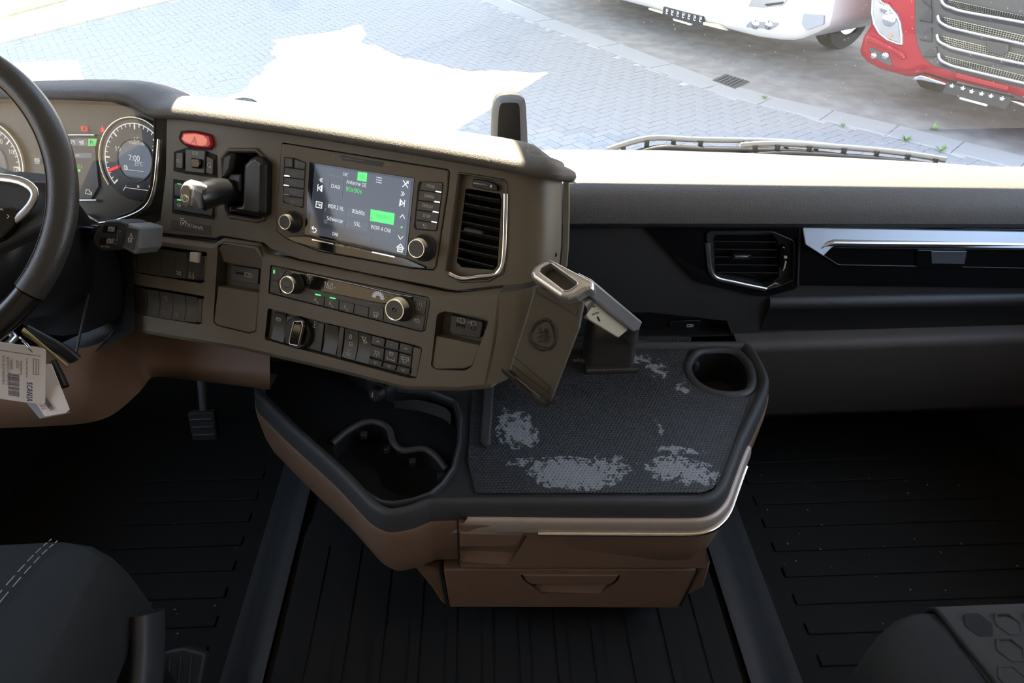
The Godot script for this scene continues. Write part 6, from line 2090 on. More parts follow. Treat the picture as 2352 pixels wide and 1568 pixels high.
# ---------- seats ----------
func build_seats() -> void:
	var t := thing("driver_seat", "dark cloth driver's seat cushion with a double stitched seam", "seat", Transform3D(), Vector3(-0.80, 0.0, -0.3))
	# cushion: stations along z (front to back), each a row across x
	var mb := Mb.new()
	var rows := []
	var zs := [[-0.705, 0.50, -0.03], [-0.712, 0.54, -0.015], [-0.708, 0.575, 0.0], [-0.69, 0.594, 0.004], [-0.655, 0.602, 0.006], [-0.60, 0.603, 0.006], [-0.45, 0.598, 0.004], [-0.2, 0.59, 0.0], [0.1, 0.585, 0.0]]
	for s in zs:
		var row := PackedVector3Array()
		for q in [[-1.08, -0.10], [-1.085, -0.05], [-1.06, -0.01], [-1.0, 0.0], [-0.92, -0.006], [-0.80, -0.008], [-0.70, -0.004], [-0.645, 0.0], [-0.606, -0.004], [-0.578, -0.022], [-0.565, -0.05], [-0.562, -0.11]]:
			var nx: float = q[0]
			var pull := 0.07 * pow(clampf((absf(nx + 0.82) - 0.10) / 0.16, 0, 1), 2.0) * clampf(1.0 - (s[0] + 0.712) / 0.14, 0, 1)
			row.append(Vector3(nx, s[1] + q[1] * 1.0, s[0] + pull))
		rows.append(row)
	mb.grid(rows, false, true)
	put(mb, "cushion", M.seat_cloth, t)
	for dx in [0.0, 0.011]:
		var st := Mb.new()
		var path := smooth3(p3([-0.700, 0.5955, -0.694, -0.708, 0.602, -0.66, -0.722, 0.6035, -0.60, -0.742, 0.602, -0.50, -0.76, 0.600, -0.40, -0.775, 0.598, -0.3]), 6)
		for i in path.size() - 1:
			if i % 2 == 0:
				var o := Vector3(dx, 0.0008, dx * 0.3)
				tube(st, PackedVector3Array([path[i] + o, path[i].lerp(path[i + 1], 1.4) + o]), 0.0008, 5)
		put(st, "stitching", M.thread, t)
	var sd := Mb.new()
	box(sd, Vector3(-0.82, 0.36, -0.28), Vector3(0.47, 0.28, 0.70), 0.03)
	put(sd, "seat_base", M.black_plastic, t)
	var cv := Mb.new()
	tube(cv, smooth3(p3([-0.553, 0.50, -0.62, -0.545, 0.44, -0.54, -0.54, 0.40, -0.42, -0.54, 0.40, -0.2]), 4), 0.02, 8, true, 2.2, Vector3(0, 1, 0))
	put(cv, "side_cover", M.charcoal, t)
	var sl := thing("seat_lever", "ribbed black adjustment lever beside the driver's seat", "lever", Transform3D(), Vector3(-0.6133, 0.2015, -0.6927))
	var lv := turned(Transform3D(Basis(Vector3(1, 0, 0), -0.9), Vector3(-0.6136, 0.1915, -0.685)))
	ex(lv, rr(pv([-0.038, -0.05, 0.036, -0.05, 0.045, 0.03, 0.0, 0.042, -0.036, 0.036]), 0.010), -0.02, 0.0, 0.005)
	put(lv, "pad", M.charcoal, sl)
	for i in 3:
		var rbm := turned(lv.T)
		box(rbm, Vector3(-0.022 + i * 0.02, -0.008, 0.001), Vector3(0.004, 0.07, 0.004), 0.001)
		put(rbm, "rib", M.charcoal, sl)
	# passenger seat
	var p := thing("passenger_seat", "passenger seat cushion with a grey hexagon-patterned centre at the lower right corner", "seat", Transform3D(), Vector3(0.85, 0.0, -0.2))
	mb = Mb.new()
	rows = []
	for s in [[-0.545, 0.44], [-0.562, 0.49], [-0.562, 0.52], [-0.55, 0.54], [-0.52, 0.552], [-0.46, 0.557], [-0.35, 0.557], [-0.15, 0.55], [0.1, 0.55]]:
		var row := PackedVector3Array()
		for q in [[0.535, -0.14], [0.525, -0.08], [0.53, -0.04], [0.548, -0.014], [0.575, -0.002], [0.61, 0.002], [0.65, -0.002], [0.69, -0.010], [0.80, -0.013], [0.95, -0.010], [1.0, 0.0], [1.06, -0.004], [1.09, -0.06], [1.09, -0.14]]:
			var pull := 0.085 * pow(clampf((absf(q[0] - 0.81) - 0.13) / 0.16, 0, 1), 2.0) * clampf(1.0 - (s[0] + 0.562) / 0.16, 0, 1)
			row.append(Vector3(q[0], s[1] + q[1], s[0] + pull))
		rows.append(row)
	mb.grid(rows, false, true)
	put(mb, "cushion", M.seat_cloth, p)
	# patterned centre panel lying on the cushion, with raised hexagon outlines
	var cp := Mb.new()
	rows = []
	for q in [[-0.566, 0.47], [-0.566, 0.515], [-0.556, 0.538], [-0.525, 0.5475], [-0.46, 0.5505], [-0.35, 0.5500], [-0.15, 0.5440], [0.1, 0.5440]]:
		var row := PackedVector3Array()
		for x in [0.672, 0.70, 0.80, 0.93, 0.955]:
			var pull := 0.085 * pow(clampf((absf(x - 0.81) - 0.13) / 0.16, 0, 1), 2.0) * clampf(1.0 - (q[0] + 0.562) / 0.16, 0, 1)
			row.append(Vector3(x + 0.10 * clampf((-0.46 - q[0]) / 0.1, -0.6, 0.0) * -0.35, q[1] + 0.001, q[0] + pull - 0.001))
		rows.append(row)
	cp.grid(rows, false, true)
	var cpn := put(cp, "centre_panel", M.seat_pattern, p)
	for iz in 7:
		for ix in 6:
			var cx := 0.714 + ix * 0.046 + (0.023 if iz % 2 else 0.0)
			var cz := -0.520 + iz * 0.040
			if cx > 0.93:
				continue
			var T := Transform3D(Basis(Vector3(1, 0, 0), Vector3(0, 0, -1), Vector3(0, 1, 0)), Vector3(cx, 0.5515 if cz > -0.50 else 0.5495, cz))
			var dark := (ix * 3 + iz * 5) % 7 == 0
			var pad := turned(T)
			var hex := rr(circle(Vector2.ZERO, 0.0215, 6), 0.005, 3)
			if dark:
				ex(pad, hex, -0.004, 0.0008, 0.0008)
			else:
				frame_ring(pad, hex, 0.0045, -0.001, 0.0016)
			put(pad, "pattern_hexagon", M.seat_cloth if dark else M.seat_pattern, cpn)
	var sm2 := Mb.new()
	tube(sm2, smooth3(p3([0.668, 0.50, -0.562, 0.669, 0.540, -0.552, 0.672, 0.551, -0.50, 0.690, 0.553, -0.40, 0.705, 0.548, -0.25]), 4), 0.004, 8)
	put(sm2, "piping", M.void, p)
	var ps := Mb.new()
	box(ps, Vector3(0.82, 0.24, -0.2), Vector3(0.42, 0.40, 0.55), 0.03)
	put(ps, "seat_base", M.black_plastic, p)


# ---------- the yard ----------
var rng := RandomNumberGenerator.new()


func upright() -> Transform3D:
	# local (x, y) -> world (x, -z), local z -> up
	return Transform3D(Basis(Vector3(1, 0, 0), Vector3(0, 0, -1), Vector3(0, 1, 0)), Vector3.ZERO)


func mottled(key: String, a: Color, b: Color, freq: float, per_metre: float, sd := 1) -> StandardMaterial3D:
	var g := Gradient.new()
	g.set_color(0, a.linear_to_srgb())
	g.set_color(1, b.linear_to_srgb())
	var m := mat(key, Color(1, 1, 1), 0.9)
	m.albedo_color = Color(1, 1, 1)
	m.albedo_texture = noise_tex(freq, 256, false, 1.0, sd, FastNoiseLite.TYPE_SIMPLEX_SMOOTH, g)
	m.uv1_triplanar = true
	m.uv1_world_triplanar = true
	m.uv1_scale = Vector3.ONE * per_metre
	return m


func build_yard() -> void:
	rng.seed = 7
	var g := structure("ground", "yard of grey herringbone paving with pale joints in front of the truck", Transform3D(), Vector3(0, GROUND, -9))
	g.set_meta("category", "ground")
	slab("joint_sand", Vector3(0, GROUND - 0.16, -15), Vector3(90, 0.3, 70), mottled("joint_sand_mat", L(0.48, 0.465, 0.435), L(0.58, 0.565, 0.53), 0.02, 0.5, 3), g)
	var U2 := upright()
	# packed dirt and concrete to the right of the gutter
	var dirt := turned(U2)
	ex(dirt, pv([0.2087, 15.3303, 1.6032, 12.1152, 2.3847, 10.5125, 3.0186, 9.0399, 3.8722, 8.0956, 5.5094, 6.4522, 7.0517, 4.2844, 22.5294, 16.3816]), GROUND - 0.02, GROUND + 0.004)
	put(dirt, "packed_dirt", mottled("dirt_mat", L(0.26, 0.245, 0.225), L(0.40, 0.385, 0.365), 0.03, 0.35, 8), g)
	var sand := turned(U2)
	ex(sand, pv([-11.8376, 9.9764, -8.4719, 13.3278, -7.7424, 15.6497, -19.6899, 18.0773]), GROUND - 0.02, GROUND + 0.02)
	put(sand, "sandy_verge", mottled("sand_mat", L(0.46, 0.37, 0.20), L(0.62, 0.52, 0.32), 0.05, 0.6, 5), g)
	# gutter slabs
	var gl := pv([0.0457, 14.8265, 1.0716, 12.75, 1.9549, 11.0896, 2.5278, 9.9706, 3.0186, 9.0399, 3.5064, 8.4297, 4.0547, 7.8906, 4.5887, 7.3726, 5.0527, 6.8668, 5.4812, 6.4089, 5.8395, 5.9741])
	for i in gl.size() - 1:
		var a := gl[i]
		var b := gl[i + 1]
		var n := (b - a).orthogonal().normalized() * 0.20
		var k := turned(U2)
		ex(k, PackedVector2Array([a.lerp(b, 0.01) - n, b.lerp(a, 0.01) - n, b.lerp(a, 0.01) + n, a.lerp(b, 0.01) + n]), GROUND - 0.05, GROUND + 0.009, 0.006)
		put(k, "gutter_slab", M.concrete, g)
	var kl := pv([-7.8234, 11.4065, -7.4391, 12.1901, -7.0054, 13.0744, -6.5123, 14.0801, -5.9464, 15.2339])
	for i in kl.size() - 1:
		var a := kl[i]
		var b := kl[i + 1]
		var n := (b - a).orthogonal().normalized() * 0.22
		var k := turned(U2)
		ex(k, PackedVector2Array([a.lerp(b, 0.01) - n, b.lerp(a, 0.01) - n, b.lerp(a, 0.01) + n, a.lerp(b, 0.01) + n]), GROUND - 0.05, GROUND + 0.03, 0.01)
		put(k, "kerb_stone", M.concrete_warm, g)
	# herringbone bricks
	var cell := 0.112
	var gap := 0.010
	var ang := 0.55
	var right_line := gl
	var tones := [L(0.335, 0.34, 0.342), L(0.36, 0.362, 0.36), L(0.315, 0.32, 0.325), L(0.375, 0.37, 0.36)]
	var bm := []
	for i in 4:
		bm.append(mat("paver_%d" % i, tones[i], 0.85))
	var shapes := []
	O = Vector3.ZERO
	for hv in 2:
		var mb := turned(U2)
		var s := Vector2(2 * cell - gap, cell - gap) if hv == 0 else Vector2(cell - gap, 2 * cell - gap)
		ex(mb, rect(-s / 2, s / 2), -0.03, 0.0, 0.006, [], false)
		shapes.append(mb)
	var meshes := [mesh_of(shapes[0]), mesh_of(shapes[1])]
	var list := []
	var half := 110
	for ix in range(-half, half):
		for iy in range(-half, half):
			var d := posmod(ix - iy, 4)
			if d != 0 and d != 3:
				continue
			var hv := 0 if d == 0 else 1
			var c := Vector2(ix * cell + (cell if hv == 0 else cell / 2), iy * cell + (cell / 2 if hv == 0 else cell))
			c = c.rotated(ang) + Vector2(-2.0, 10.2)
			if c.y < 6.3 or c.y > 15.2 or c.x < -8.5 or c.x > 6.2:
				continue
			# left of the gutter, right of the kerb
			var out := false
			for i in right_line.size() - 1:
				var a := right_line[i]
				var b := right_line[i + 1]
				if c.y <= a.y and c.y >= b.y:
					var x := lerpf(a.x, b.x, (a.y - c.y) / (a.y - b.y))
					if c.x > x - 0.26:
						out = true
			if c.y > right_line[0].y and c.x > right_line[0].x - 0.3:
				out = true
			var ka := kl[0]
			var kb := kl[kl.size() - 1]
			if (kb - ka).cross(c - ka) > -0.3 * (kb - ka).length():
				out = true
			if c.x < ka.x - 0.2 and c.y > ka.y - 0.4:
				out = true
			if not out:
				list.append([c, hv])
	# nearest first, seen from the windscreen
	list.sort_custom(func(a, b): return (a[0] as Vector2).distance_squared_to(Vector2(-0.3, 2.0)) < (b[0] as Vector2).distance_squared_to(Vector2(-0.3, 2.0)))
	var rest := Mb.new()
	O = Vector3(0, GROUND, -9)
	var rot := Transform3D(Basis(Vector3.UP, ang), Vector3.ZERO)
	var count := 0
	for q in list:
		var c: Vector2 = q[0]
		var lift := rng.randf_range(-0.003, 0.003)
		if count < 300:
			var mi := MeshInstance3D.new()
			mi.name = "brick"
			mi.mesh = meshes[q[1]]
			mi.material_override = bm[rng.randi() % 4]
			g.add_child(mi, true)
			mi.transform = Transform3D(rot.basis, Vector3(c.x, GROUND + lift, -c.y) - O)
			count += 1
		else:
			var sh: Mb = shapes[q[1]]
			var T := Transform3D(rot.basis, Vector3(c.x, GROUND + lift, -c.y))
			for i in sh.v.size():
				rest.v.append(T * sh.v[i])
				rest.n.append(rot.basis * sh.n[i])
				rest.uv.append(Vector2.ZERO)
	var rp := put(rest, "paving", mottled("paver_far", L(0.315, 0.32, 0.325), L(0.385, 0.38, 0.372), 0.12, 1.3, 12), g)
	rp.set_meta("kind", "stuff")
	# drain grate
	var dq := pv([3.0744, 9.262, 3.3105, 9.5057, 3.5169, 9.1873, 3.2547, 8.9215])
	var dc := mid_of(dq)
	var dr := thing("drain_grate", "square iron drain grate set in the yard beside the gutter", "drain", Transform3D(), Vector3(dc.x, GROUND, -dc.y))
	var fr := turned(U2)
	ex(fr, grow(fix(dq), 0.02), GROUND - 0.02, GROUND + 0.012, 0.004, [grow(fix(dq), -0.03)])
	put(fr, "frame", M.iron, dr)
	var pit := turned(U2)
	flat(pit, grow(fix(dq), -0.02), GROUND + 0.010)
	put(pit, "pit", M.void, dr)
	for i in 6:
		var u := (i + 0.5) / 6.0
		var bmz := turned(U2)
		var a := dq[0].lerp(dq[3], u)
		var b := dq[1].lerp(dq[2], u)
		var n := (b - a).orthogonal().normalized() * 0.016
		ex(bmz, PackedVector2Array([a - n, b - n, b + n, a + n]), GROUND, GROUND + 0.022, 0.003)
		put(bmz, "bar", M.iron, dr)
	# weeds in the joints
	var wl := ["small weed tuft by the gutter nearest the red truck", "bright weed tuft between the two tufts near the gutter", "weed tuft closest to the wiper", "tiny weed near the drain grate", "faint weed tuft at the gutter edge left of the others"]
	var wi := 0
	for q in [[Vector3(5.0399, -1.3, -7.3544), 0.10], [Vector3(4.5738, -1.3, -7.0471), 0.09], [Vector3(4.8019, -1.3, -6.7566), 0.09], [Vector3(3.5014, -1.3, -8.4962), 0.06], [Vector3(4.0711, -1.3, -7.5025), 0.05]]:
		var w := thing("weed", wl[wi], "weed", Transform3D(), q[0], "weeds in the yard")
		wi += 1
		var lf := Mb.new()
		for i in 16:
			var a := rng.randf() * TAU
			var l: float = q[1] * rng.randf_range(0.5, 1.1)
			var b0: Vector3 = q[0]
			var tip := b0 + Vector3(cos(a) * l * 0.8, l * rng.randf_range(0.4, 1.0), sin(a) * l * 0.8)
			var side := Vector3(-sin(a), 0, cos(a)) * 0.012
			var mid := b0.lerp(tip, 0.55) + Vector3(0, 0.015, 0)
			lf.tri(b0, mid + side, mid - side)
			lf.tri(mid - side, mid + side, tip)
		put(lf, "leaves", M.leaf, w)
	# neighbours outside the picture that shade the yard
	var roof := thing("shelter_roof", "flat steel shelter roof over the parked trucks, above the picture", "roof", Transform3D(), Vector3(6, 4.2, -11))
	var rf := turned(U2)
	ex(rf, pv([-1.4, 9.36, -0.86, 10.43, 0.93, 13.55, 3.5, 15.86, 12.0, 15.86, 12.0, 5.86, 0.4, 5.86]), 4.2, 4.35)
	put(rf, "roof_sheet", M.concrete, roof)
	for q in [[11.5, 6.6], [11.5, 15.8], [6.5, 15.9]]:
		slab("post", Vector3(q[0], 1.4, -q[1]), Vector3(0.2, 5.6, 0.2), M.iron, roof)
	tree("broad tree left of the yard, above the picture", Vector3(-7.4, GROUND, -14.4), 8.0, Vector3(3.55, 1.8, 3.3), Vector3(-2.5, 0, -3.5))
	tree("round tree at the far side of the yard, above the picture", Vector3(-0.3, GROUND, -17.4), 8.0, Vector3(2.55, 1.8, 3.3), Vector3(0, 0, -0.5))
	tree("wide tree between the two others behind the yard, above the picture", Vector3(-6.2, GROUND, -21.3), 13.0, Vector3(3.6, 1.8, 3.0), Vector3(0, 0, -0.5))
	var bw := thing("brick_building", "long sunlit ochre brick wall left of the truck, outside the picture", "building", Transform3D(), Vector3(-9, GROUND, -1))
	slab("facade", Vector3(-9.3, 0.9, 0), Vector3(0.4, 4.4, 16), mottled("ochre_wall", L(0.50, 0.36, 0.20), L(0.62, 0.47, 0.28), 0.1, 0.8, 21), bw)


func tree(label: String, at: Vector3, high: float, r: Vector3, foot: Vector3) -> void:
	var t := thing("tree", label, "tree", Transform3D(), at + foot)
	var tr := Mb.new()
	tube(tr, PackedVector3Array([at + foot, at + foot * 0.6 + Vector3(0.1, high * 0.5, 0), at + Vector3(0, high, 0)]), 0.22, 10)
	put(tr, "trunk", M.bark, t)
	var f := FastNoiseLite.new()
	f.frequency = 0.5
	f.seed = 3
	var rows := []
	for i in 41:
		var row := PackedVector3Array()
		var th := PI * i / 40.0
		for j in 72:
			var ph := TAU * j / 72.0
			var d := Vector3(sin(th) * cos(ph), cos(th), sin(th) * sin(ph))
			var p := d * r * (1.0 + 0.12 * f.get_noise_3dv(d * 5.0) + 0.05 * f.get_noise_3dv(d * 19.0))
			row.append(at + Vector3(0, high, 0) + p)
		rows.append(row)
	var cr := Mb.new()
	cr.grid(rows, true, true)
	put(cr, "crown", M.leaf_dark, t)


# ---------- the vehicles across the yard ----------
func build_vehicles() -> void:
	# red truck: local x along its front, y up, z out of its front
	var base := Vector3(1.2, 0, 0)
	var t := thing("red_truck", "red truck with chrome grille bars parked at the upper right corner", "truck", FR, base)
	var x0 := Vector2(-0.0966, 0.6008).x
	var mb := Mb.new()
	var lowpts := pv([-0.1964, 0.5859, -0.1549, 0.5351, -0.0583, 0.4792, 0.0878, 0.4437, 0.4238, 0.4332, 0.4997, 0.4454, 0.5782, 0.4944, 0.6218, 0.5169, 0.9049, 0.5032, 1.0074, 0.5121, 1.5683, 0.5123, 1.7032, 0.5094, 2.898, 0.4919])
	var body := PackedVector2Array()
	for q in lowpts:
		body.append(q)
	var xr: float = body[body.size() - 1].x
	body.append(Vector2(xr, 3.6))
	body.append(Vector2(x0 + 0.12, 3.6))
	for q in pv([-0.3171, 1.5848, -0.1932, 1.1478, -0.1556, 0.876, -0.2021, 0.7608, -0.1991, 0.6949]):
		body.append(q)
	ex(mb, body, -2.0, 0.0, 0.10)
	put(mb, "cab", M.red_paint, t)
	# dark grille field
	mb = Mb.new()
	var gp := pv([0.1612, 1.5693, 0.409, 0.9184, 0.4694, 0.8132, 0.5379, 0.7327, 0.6205, 0.6711, 0.7204, 0.6296, 0.9546, 0.6181, 1.6601, 0.6206, 2.7235, 0.6232, 2.2088, 1.7004])
	ex(mb, rr(gp, 0.02), -0.05, 0.010, 0.008)
	put(mb, "grille", M.grille_grey, t)
	# louvre bars, chrome strips and mesh, one set per bar
	var chrome := [pv([0.5159, 1.4, 0.5539, 1.3629, 0.6375, 1.3398, 0.82, 1.3253, 1.3984, 1.2745, 2.3471, 1.2007]), pv([0.5776, 1.2807, 0.6259, 1.2379, 0.7154, 1.22, 0.8676, 1.2058, 1.428, 1.205, 2.3471, 1.2007]), pv([0.6003, 1.128, 0.6404, 1.0759, 0.7275, 1.0471, 0.8743, 1.0335, 1.5071, 1.0195, 2.4381, 1.0079]), pv([0.6593, 0.9484, 0.7027, 0.8924, 0.7978, 0.8658, 0.9465, 0.8508, 1.5806, 0.8468, 2.5125, 0.8503]), pv([0.743, 0.7725, 0.7862, 0.7174, 0.8727, 0.6936, 1.013, 0.6824, 1.6526, 0.6779, 2.591, 0.6841])]
	var mesh_top := [0.0, pv([0.6248, 1.2858, 1.3982, 1.2551, 2.3233, 1.2374]), pv([0.6541, 1.1178, 1.4688, 1.0894, 2.4031, 1.0684]), pv([0.7105, 0.9403, 1.5434, 0.9143, 2.4814, 0.9025]), pv([0.8055, 0.7571, 1.6179, 0.7395, 2.5611, 0.7338])]
	for i in range(1, 5):
		var bar := Mb.new()
		var ends := [0, pv([0.368, 1.2386, 0.4584, 1.2818, 0.4976, 1.1783, 0.3992, 1.2214]), pv([0.41, 1.059, 0.5027, 1.1865, 0.5583, 1.04, 0.435, 1.0369]), pv([0.482, 0.8771, 0.573, 1.0013, 0.627, 0.8592, 0.5073, 0.8548]), pv([0.5602, 0.7247, 0.6918, 0.8299, 0.7416, 0.7319, 0.6053, 0.6948])]
		ex(bar, ends[i], 0.0, 0.04, 0.015)
		var c3 := smooth2(chrome[i], 5, false)
		var under := PackedVector2Array()
		for q in c3:
			under.append(q + Vector2(0, -0.055))
		bar.grid([at_z(under, 0.015), at_z(c3, 0.040)], false, false)
		var bn := put(bar, "grille_bar", M.grille_dark, t)
		var ch := Mb.new()
		tube(ch, at_z(c3, 0.045), 0.017, 8, true, 0.8)
		put(ch, "chrome_strip", M.chrome_bright, bn, "chrome strip")
		# honeycomb mesh between the strip and the bar above
		var ms := Mb.new()
		var mt: PackedVector2Array = mesh_top[i]
		var ca := pv([0.5769, 1.2677])
		var low: PackedVector2Array = chrome[i]
		var a := [mt[0], mt[1], mt[2]]
		var b := [low[2] + Vector2(0, 0.01), low[4] + Vector2(0, 0.01), low[5] + Vector2(0, 0.01)]
		ms.grid([at_z(PackedVector2Array([b[0], b[1], b[2]]), 0.030), at_z(PackedVector2Array([a[0], a[1], a[2]]), 0.024)], false)
		put(ms, "mesh_strip", M.mesh_tan, bn)
		var hx := Mb.new()
		for s in 64:
			for r in 3:
				var u := (s + (0.5 if r % 2 else 0.0)) / 64.0
				var top: Vector2 = (a[0] as Vector2).lerp(a[1], u * 2.0) if u < 0.5 else (a[1] as Vector2).lerp(a[2], u * 2.0 - 1.0)
				var bot: Vector2 = (b[0] as Vector2).lerp(b[1], u * 2.0) if u < 0.5 else (b[1] as Vector2).lerp(b[2], u * 2.0 - 1.0)
				var c := bot.lerp(top, (r + 0.6) / 3.2)
				flat(hx, circle(c, 0.0125, 6, 0.7), 0.034)
		var hn := put(hx, "mesh_holes", M.void, bn)
		hn.set_meta("kind", "stuff")
	# sensor cover on the grille
	mb = Mb.new()
	ex(mb, rr(pv([1.1659, 0.9873, 1.3743, 0.9928, 1.3953, 0.9256, 1.3576, 0.8779, 1.2387, 0.8819, 1.1886, 0.9045]), 0.01), 0.0, 0.06, 0.01)
	put(mb, "sensor_cover", M.grille_dark, t)
	# head lamp
	var hl := rr(pv([-0.2124, 1.3001, -0.067, 1.1686, 0.0537, 1.1301, 0.1559, 1.0663, 0.2287, 0.9862, 0.292, 0.865, 0.331, 0.7577, 0.2593, 0.7552, 0.1268, 0.7731, 0.0085, 0.8229, -0.0852, 0.9062, -0.1487, 1.0148, -0.1879, 1.1498]), 0.02)
	mb = Mb.new()
	frame_ring(mb, hl, 0.035, 0.0, 0.03)
	var hn2 := put(mb, "head_lamp", M.satin_metal, t)
	mb = Mb.new()
	ex(mb, grow(fix(hl), -0.012), -0.02, 0.012)
	put(mb, "reflector", M.lamp_silver, hn2)
	for q in [[Vector2(0.0005, 1.0956), 0.06], [Vector2(0.0817, 0.9927), 0.085]]:
		var lens := Mb.new()
		lens.T = Transform3D(Basis(), Vector3(q[0].x, q[0].y, 0.012))
		lathe(lens, [[q[1], 0.0], [q[1] * 0.9, 0.02], [q[1] * 0.6, 0.035], [0.001, 0.04]], 20, true)
		put(lens, "lens", M.chrome_bright, hn2)
	mb = Mb.new()
	ex(mb, rr(pv([0.1337, 0.8375, 0.1634, 0.8551, 0.1868, 0.8397, 0.1614, 0.8229]), 0.004), 0.0, 0.03)
	put(mb, "indicator", M.orange_lens, hn2)
	# bumper ledge and fog lamp
	mb = Mb.new()
	ex(mb, rr(pv([-0.1138, 0.7656, -0.0832, 0.8001, 0.3427, 0.703, 0.3946, 0.6696, 0.3987, 0.6341, 0.3727, 0.6204, 0.2666, 0.6668, -0.0847, 0.7219]), 0.01), -0.02, 0.035, 0.02)
	put(mb, "bumper_ledge", M.red_paint, t)
	mb = Mb.new()
	ex(mb, rr(pv([-0.0627, 0.6638, -0.0032, 0.6693, 0.1072, 0.6466, 0.2243, 0.6138, 0.2825, 0.5273, 0.1922, 0.5363, 0.0405, 0.5701]), 0.01), -0.02, 0.012, 0.004)
	var fg := put(mb, "fog_lamp", M.grille_grey, t)
	for q in [[Vector2(0.0345, 0.5913), 0.035], [Vector2(0.1685, 0.6199), 0.04]]:
		var lens := Mb.new()
		lens.T = Transform3D(Basis(), Vector3(q[0].x, q[0].y, 0.012))
		lathe(lens, [[q[1], 0.0], [q[1] * 0.9, 0.01], [0.001, 0.02]], 16, true)
		put(lens, "lens", M.chrome_bright, fg)
	for q in [pv([0.5552, 0.4473, 0.6179, 0.5129, 0.6714, 0.519, 0.9258, 0.4992, 0.923, 0.4745, 0.6567, 0.4666]), pv([1.5892, 0.4852, 1.7226, 0.4938, 2.3052, 0.4944, 2.3199, 0.4621, 1.7371, 0.4596])]:
		mb = Mb.new()
		ex(mb, q, -0.05, 0.04, 0.012)
		put(mb, "chrome_corner", M.chrome_bright, t)
	mb = Mb.new()
	ex(mb, pv([0.9818, 0.6254, 1.518, 0.6115, 1.53, 0.5653, 0.9956, 0.5699]), -0.02, 0.03, 0.01)
	put(mb, "bumper_step", M.red_paint, t)
	# number plate with white marks, small white strip below
	mb = Mb.new()
	ex(mb, pv([0.9321, 0.5014, 1.5875, 0.5135, 1.598, 0.4625, 1.5912, 0.391, 0.9226, 0.3982]), -0.05, 0.03, 0.004)
	var pn := put(mb, "number_plate", M.plate_black, t)
	var turn := (Vector2(1.578, 0.5205) - Vector2(0.9347, 0.5078)).angle()
	for q in [Vector2(0.9944, 0.4904), Vector2(1.1096, 0.4935), Vector2(1.2079, 0.4842), Vector2(1.308, 0.486), Vector2(1.4028, 0.4869), Vector2(1.5142, 0.4886)]:
		icon(pn, [[-0.3, -0.4, 0, 0.4, 0.3, -0.4], [-0.5, 0, 0.5, 0], [0, 0.4, 0, -0.4]], q, 0.045, 0.0305, M.paper, 0.008, turn, "plate_mark")
	mb = Mb.new()
	ex(mb, pv([1.1163, 0.3981, 1.3966, 0.3963, 1.4013, 0.3754, 1.1191, 0.3787]), 0.0, 0.036)
	put(mb, "small_plate", M.paper, pn)
	slab_in(t, "underbody", Vector3(xr * 0.5 + 0.1, 0.40, -1.75), Vector3(xr - 0.5, 0.4, 1.0), M.void)
	for wx in [0.25, xr - 0.3]:
		var wh := turned(Transform3D(Basis(Vector3(0, 0, 1), Vector3(0, 1, 0), Vector3(-1, 0, 0)), Vector3(wx, 0.5, -1.4)))
		lathe(wh, [[0.0001, -0.15], [0.30, -0.15], [0.48, -0.13], [0.5, -0.1], [0.5, 0.1], [0.48, 0.13], [0.30, 0.15], [0.0001, 0.15]], 28)
		put(wh, "wheel", M.rubber, t)
	# white truck
	base = Vector3(1.0, 0, 0)
	var w := thing("white_truck", "white truck front with a dark number plate parked beyond the red one", "truck", FW, base)
	mb = Mb.new()
	body = PackedVector2Array()
	for q in pv([-2.7192, 0.3494, -0.0071, 0.3914, 0.4195, 0.3994, 0.7574, 0.3892, 1.6205, 0.3982, 2.1025, 0.4133, 2.2189, 0.4137, 2.5908, 0.4234, 2.9684, 0.4632, 3.1597, 0.5007, 3.2781, 0.5427, 3.493, 0.6651, 3.6208, 0.7643, 3.6191, 0.8587, 3.5953, 1.1689, 3.3765, 1.9761]):
		body.append(q)
	var wl: float = body[0].x
	body.append(Vector2(body[body.size() - 1].x, 3.2))
	body.append(Vector2(wl, 3.2))
	ex(mb, body, -2.2, 0.0, 0.12)
	put(mb, "cab", M.white_paint, w)
	mb = Mb.new()
	ex(mb, pv([0.7808, 0.5019, 1.2099, 0.5036, 1.6231, 0.5174, 1.6436, 0.4063, 1.2176, 0.3687, 0.7784, 0.398]), -0.05, 0.03, 0.004)
	pn = put(mb, "number_plate", M.plate_black, w)
	turn = (Vector2(1.6329, 0.5203) - Vector2(0.7916, 0.5048)).angle()
	for i in 7:
		var c := Vector2(0.8716, 0.4531).lerp(Vector2(1.5917, 0.4746), i / 6.0)
		icon(pn, [[-0.2, 0.4, -0.2, -0.4, 0.2, -0.4], [-0.2, 0, 0.2, 0.2], [0.2, 0.4, 0.2, 0.0]], c, 0.075, 0.0305, M.paper, 0.014, turn, "plate_mark")
	mb = Mb.new()
	ex(mb, pv([1.0389, 0.3845, 1.4213, 0.3856, 1.4165, 0.3595, 1.0441, 0.3598]), 0.0, 0.042)
	put(mb, "small_plate", M.paper, pn)
	mb = Mb.new()
	ex(mb, rr(pv([2.4316, 0.5536, 2.4838, 0.6097, 2.9613, 0.6847, 2.9403, 0.6426, 2.8701, 0.5916, 2.4384, 0.5291]), 0.01), -0.02, 0.012, 0.004)
	fg = put(mb, "fog_lamp", M.lamp_silver, w)
	for q in [Vector2(2.5885, 0.5925), Vector2(2.8081, 0.627)]:
		var lens := Mb.new()
		lens.T = Transform3D(Basis(), Vector3(q.x, q.y, 0.012))
		lathe(lens, [[0.06, 0.0], [0.055, 0.015], [0.001, 0.03]], 16, true)
		put(lens, "lens", M.chrome_bright, fg)
	mb = Mb.new()
